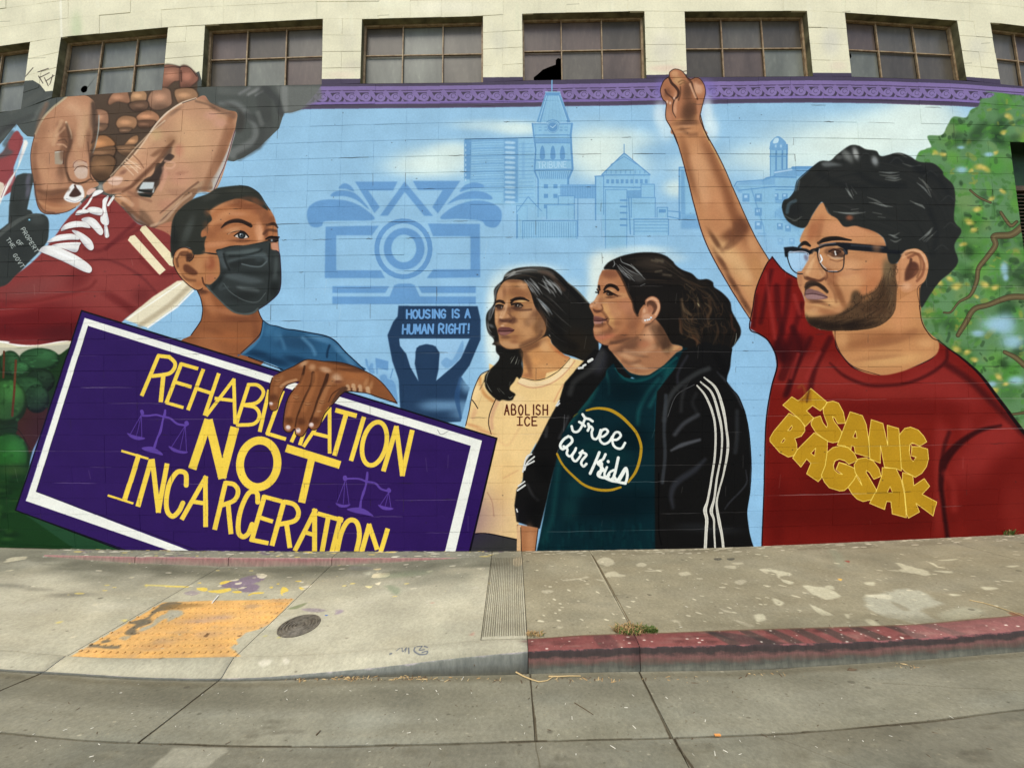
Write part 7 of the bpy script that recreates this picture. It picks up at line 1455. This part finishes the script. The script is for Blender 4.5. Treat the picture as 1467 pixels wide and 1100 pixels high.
# ---- kerb along the street: a grey lip beside the ramp, red beyond
kerb=struct('kerb')
def hattr(o,vals,n):
    a_=o.data.attributes.new('height','FLOAT','POINT'); a_.data.foreach_set('value',np.repeat(np.array(vals,np.float32),n))
def kerb_seg(x0,x1,face,name='kerb_stone'):
    nx=max(6,int((x1-x0)/.1)); X=np.linspace(x0+.003,x1-.003,nx+1)
    z2,z3,z4=rowz(2,X),rowz(3,X),rowz(4,X)-.002; h=np.maximum(z3-z4,0); r=np.minimum(.022,h*.5)
    prof=[(3.077,z2-.06),(3.077,z2-.003),(3.072,z2),(3.0,z2+(z3-z2)*.5),(2.93+.014,z3-.0005),(2.93,z3-r*.35),(2.922,z3-r),(2.914,z4+h*.35),(2.909,z4),(2.908,z4-.08)]
    V=[]
    for d,z in prof:
        z=np.broadcast_to(z,X.shape); V+=[(x,d-CAMD,zz) for x,zz in zip(X,z)]
    F=[];mi=[]; n=nx+1
    for j in range(len(prof)-1):
        for i in range(nx): F.append((j*n+i,j*n+i+1,(j+1)*n+i+1,(j+1)*n+i)); mi.append(0 if j<5 else 1)
    for e_ in (0,nx): F.append(tuple(j*n+e_ for j in range(len(prof)))); mi.append(1)
    o=link(name,V,F,[M_GROUND,face],kerb); hattr(o,[0,0,0,0,0,.04,.12,.65,1,1],n)
    for p,m_ in zip(o.data.polygons,mi): p.material_index=m_
    recalc(o); 
    for p in o.data.polygons: p.use_smooth=len(p.vertices)==4
    return o
for x0,x1,fc in ((-22,-12,M_LIPFACE),(-12,-7.4,M_LIPFACE),(-7.4,-3.5,M_LIPFACE),(-3.5,-2.18,M_LIPFACE),(-2.18,.12,M_LIPFACE),(.12,.955,M_REDFACE),(.955,4.9,M_REDFACE),(4.9,10,M_REDFACE),(10,22,M_REDFACE)): kerb_seg(x0,x1,fc)
# ---- low back kerb against the wall, beside the ramp
bk=struct('back_kerb')
BX=[(-5.62,-4.52),(-4.52,-3.4),(-3.4,-2.16),(-2.16,-.30)]
for x0,x1 in BX:
    nx=12; X=np.linspace(x0+.004,x1-.004,nx+1); zt_=rowz(0,X)-.001; zt2=zt_-.006; zb=rowz(1,X)
    prof=[(4.896,zt_),(4.715,zt2),(4.702,zt2-.004),(4.695,zt2-.016),(4.686,zb-.05)]
    V=[]
    for d,z in prof: V+=[(x,d-CAMD,zz) for x,zz in zip(X,z)]
    n=nx+1; F=[];mi=[]
    for j in range(len(prof)-1):
        for i in range(nx): F.append((j*n+i,j*n+i+1,(j+1)*n+i+1,(j+1)*n+i)); mi.append(0 if j<2 else 1)
    for e_ in (0,nx): F.append(tuple(j*n+e_ for j in range(len(prof)))+((e_,) if 0 else ())); mi.append(1)
    o=link('kerb_stone',V,F,[M_GROUND,M_BACKFACE],bk); hattr(o,[0,0,.15,.35,1.1],n); recalc(o)
    for p,m_ in zip(o.data.polygons,mi): p.material_index=m_
# ---- gutter and roadway
gut=struct('gutter')
for x0,x1 in ((-22,-7.4),(-7.4,-3.5),(-3.5,-2.185),(-2.185,.135),(.135,.94),(.94,5.3),(5.3,22)): slab('gutter_slab',gut,x0,x1,2.905,2.29,nd=8,gap=.0035)
V,F=sheet(-22,22,2.90,2.2,160,4,zf=bed_z,bev=0); link('joint_bed',V,F,M_JOINT,gut)
road=struct('road')
def roadz(X,D): return zg(X,np.maximum(D,1.9))+np.where(D<1.9,np.minimum((1.9-D)*.01,.05),0)
for x0,x1 in ((-40,-6),(-6,.945),(.945,6),(6,40)):
    slab('road_slab',road,x0,x1,2.286,-9,nx=40,ds=[2.283,2.2,2.1,1.9,1.6,1.2,.5,-1,-3,-6,-9],zf=roadz,gap=.003)
V,F=sheet(-40,40,2.3,-9,100,6,zf=lambda X,D: roadz(X,D)-.02,bev=0,ds=[2.3,2.0,1.6,0,-4,-9]); link('joint_bed',V,F,M_JOINT,road)
gr=bpy.data.objects.new; v=[(-900,-900,-.45),(900,-900,-.45),(900,900,-.45),(-900,900,-.45)]
g_=link('ground',v,[(0,1,2,3)],conc('bare_ground',lin((118,114,98)),lin((138,134,116)),.6).m); g_['kind']='structure'
# ================================================================ small things on the pavement
def ground_at(px,py):
    X,d=unproj(px,py); return Vector((X,d-CAMD,float(zg(X,d))))
def frame_at(p,e=.05):
    zx=(float(zg(p.x+e,p.y+CAMD))-float(zg(p.x-e,p.y+CAMD)))/(2*e); zy=(float(zg(p.x,p.y+CAMD+e))-float(zg(p.x,p.y+CAMD-e)))/(2*e)
    return Vector((-zx,-zy,1)).normalized()
p=ground_at(428.7,896); nrm=frame_at(p,.12)
cv=thing('utility_cover','round dark iron utility cover in the pale ramp beside the yellow tactile patch','utility cover',p+nrm*.004)
cv.rotation_euler=nrm.to_track_quat('Z','Y').to_euler()
def lathe(prof,n=40):
    V=[];F=[]
    for r,z in prof: V+=[(r*math.cos(t),r*math.sin(t),z) for t in [k/n*2*math.pi for k in range(n)]]
    for j in range(len(prof)-1):
        for k in range(n): F.append((j*n+k,j*n+(k+1)%n,(j+1)*n+(k+1)%n,(j+1)*n+k))
    F.append(tuple((len(prof)-1)*n+k for k in range(n))); return V,F
v,f=lathe([(.172,-.02),(.172,.0015),(.168,.003),(.159,.003),(.157,-.004)]); o=link('rim',v,f[:-1],M_IRON,cv); recalc(o)
pr=[(.155,-.01),(.155,.001)]
r=.15
while r>.03: pr+=[(r,.005),(r-.008,.005),(r-.010,-.003),(r-.018,-.003)]; r-=.028
v,f=lathe(pr+[(.008,-.0005)]); o=link('lid',v,f,M_IRON,cv); recalc(o)
def tuft(name,label,px,py,n,h,mat,spread,seed,lean_=.6,cat='weed',flat=.0):
    r=random.Random(seed); p=ground_at(px,py); t=thing(name,label,cat,p)
    for part,m_,cnt in (('green_blades',mat[0],int(n*mat[2])),('dry_blades',mat[1],int(n*(1-mat[2])))):
        mb=MB()
        for i in range(cnt):
            a_=r.random()*6.283; s_=spread*r.random()**.6; bx,by=s_*math.cos(a_)*1.5,s_*math.sin(a_)*.8; hh=h*(.4+.6*r.random()); d_=r.random()*6.283; l_=lean_*hh*(.3+r.random())
            w_=.0025+.003*r.random(); nx_,ny_=-math.sin(d_)*w_,math.cos(d_)*w_; tx,ty=bx+math.cos(d_)*l_,by+math.sin(d_)*l_
            mb.add([(bx-nx_,by-ny_,-.004),(bx+nx_,by+ny_,-.004),((bx+tx)/2+nx_,(by+ty)/2+ny_,hh*.65),((bx+tx)/2-nx_,(by+ty)/2-ny_,hh*.65),(tx,ty,hh*(.9-.3*r.random()))],[(0,1,2,3),(3,2,4)])
        if cnt: o=mb.build(part,m_,t); o['kind']='stuff'
    return t
tuft('weed','low tuft of dry straw and green weed in the joint of the red kerb',903,903,340,.05,(M_GRASSG,M_GRASSB,.35),.085,1,1.0)
tuft('weed','small dark green weed sprig just right of the dry tuft on the red kerb',932,904,120,.045,(M_GRASSG,M_GRASSB,.95),.035,2,.8)
tuft('weed','thin brown dead grass at the left end of the red kerb beside the grooved strip',766,908,90,.022,(M_GRASSG,M_GRASSB,.1),.05,3,1.3)
tuft('weed','green leafy weed sprouting at the foot of the mural wall near its right end',1444,764,90,.10,(M_GRASSG,M_GRASSB,.75),.05,4,.7)
def tube(name,pts,rad,mat,label=None,cat=None,parent=None,lift=.004):
    P_=[ground_at(*q)+Vector((0,0,lift)) if len(q)==2 else ground_at(q[0],q[1])+Vector((0,0,q[2])) for q in pts]
    o0=P_[0].copy(); V=[];F=[];n=5; Q_=[q-o0 for q in P_]
    for i,q in enumerate(Q_):
        d=(Q_[min(i+1,len(Q_)-1)]-Q_[max(i-1,0)]).normalized(); u=d.cross(Vector((0,0,1))).normalized(); w_=u.cross(d); rr=rad*(1-.6*i/len(Q_))
        V+=[tuple(q+u*math.cos(t)*rr+w_*math.sin(t)*rr) for t in [k/n*6.2832 for k in range(n)]]
    for i in range(len(Q_)-1): F+=[(i*n+k,i*n+(k+1)%n,(i+1)*n+(k+1)%n,(i+1)*n+k) for k in range(n)]
    F+=[tuple(range(n)),tuple(reversed(range((len(Q_)-1)*n,len(Q_)*n)))]
    o=link(name,V,F,mat,parent,loc=o0); recalc(o)
    if label: o['label']=label; o['category']=cat
    return o
tube('dry_stalk',[(739,964,.01),(750,969),(762,974),(772,977),(784,975),(792,971,.012)],.006,M_TWIG,'curved pale dry stalk lying in the gutter at the end of the grey kerb','stalk')
tube('dry_stalk',[(786,969),(800,969),(816,968.5),(832,968.5)],.006,M_TWIG,'short straight pale stalk lying in the gutter below the red kerb','stalk')
tube('dry_stalk',[(1389,860),(1410,864),(1430,870),(1448,876),(1470,884)],.0045,M_TWIG,'long thin pale stalk lying across the pavement at the far right','stalk')
tube('white_stick',[(304,864),(313,854,.012)],.006,M_WHITE,'short white stick lying at the top edge of the yellow tactile patch','stick')
tube('dark_twig',[(453,1053),(459,1047,.006)],.004,M_BITD,'tiny dark twig lying on the gutter left of the middle','twig')
tube('dark_twig',[(823,1007),(838,1016),(850,1024)],.003,M_BITD,'thin dark twig lying on the gutter below the red kerb joint','twig')
p=ground_at(1028,1053); v,f=box(-.017,.017,-.006,.006,0,.006); o=link('orange_scrap',v,f,M_ORANGE,None,loc=p); o['label']='small orange scrap of litter on the gutter joint right of the middle'; o['category']='litter'
p=ground_at(1221,960); v=[(-.04,0,0),(-.01,.014,.012),(.03,.008,.004),(.038,-.004,.01),(0,-.012,.002),(-.01,.002,.016)]; o=link('dead_leaf',v,[(0,1,5),(1,2,5),(2,3,5),(3,4,5),(4,0,5)],M_BITD,None,loc=p); o['label']='curled brown dead leaf lying under the right part of the red kerb'; o['category']='leaf'
rr=random.Random(7)
def scatter(name,spots,mats,smin,smax):
    for mi,m_ in enumerate(mats):
        mb=MB()
        for (px,py,n,sx,sy) in spots:
            for i in range(n):
                if rr.randrange(len(mats))!=mi: continue
                q=ground_at(px+rr.gauss(0,sx),py+rr.gauss(0,sy)); s=smin+(smax-smin)*rr.random()**2.5; a_=rr.random()*6.28; el=1+rr.random()*3
                c_,sn=math.cos(a_),math.sin(a_); h=s*.5
                pts=[(-s*el,-s*.4),(s*el,-s*.5),(s*el*.9,s*.5),(-s*el*.8,s*.4)]
                v=[(q.x+x*c_-y*sn,q.y+x*sn+y*c_,q.z) for x,y in pts]+[(q.x,q.y,q.z+h)]
                mb.add(v,[(0,1,4),(1,2,4),(2,3,4),(3,0,4),(3,2,1,0)])
        if mb.v: o=mb.build(name,m_); o['kind']='stuff'
scatter('litter',[(500,971,60,16,1.6),(595,971,60,16,1.6),(560,972,30,50,1.6),(440,972,16,16,1.4),(830,972,40,30,2),(700,974,14,40,2),(1080,966,24,30,2),(1290,953,16,10,1.5),(1310,956,8,10,2),(960,972,12,30,3)],[M_TWIG,M_BITD,M_GRASSB],.003,.011)
scatter('grit',[(733,1010,150,420,40),(400,830,50,220,16),(1100,850,70,220,30),(1000,1060,50,300,16),(200,1040,30,140,30)],[M_BITS,M_BITD],.0022,.006)
# flattened paper stuck on the ramp under the back kerb
p=ground_at(517,814)
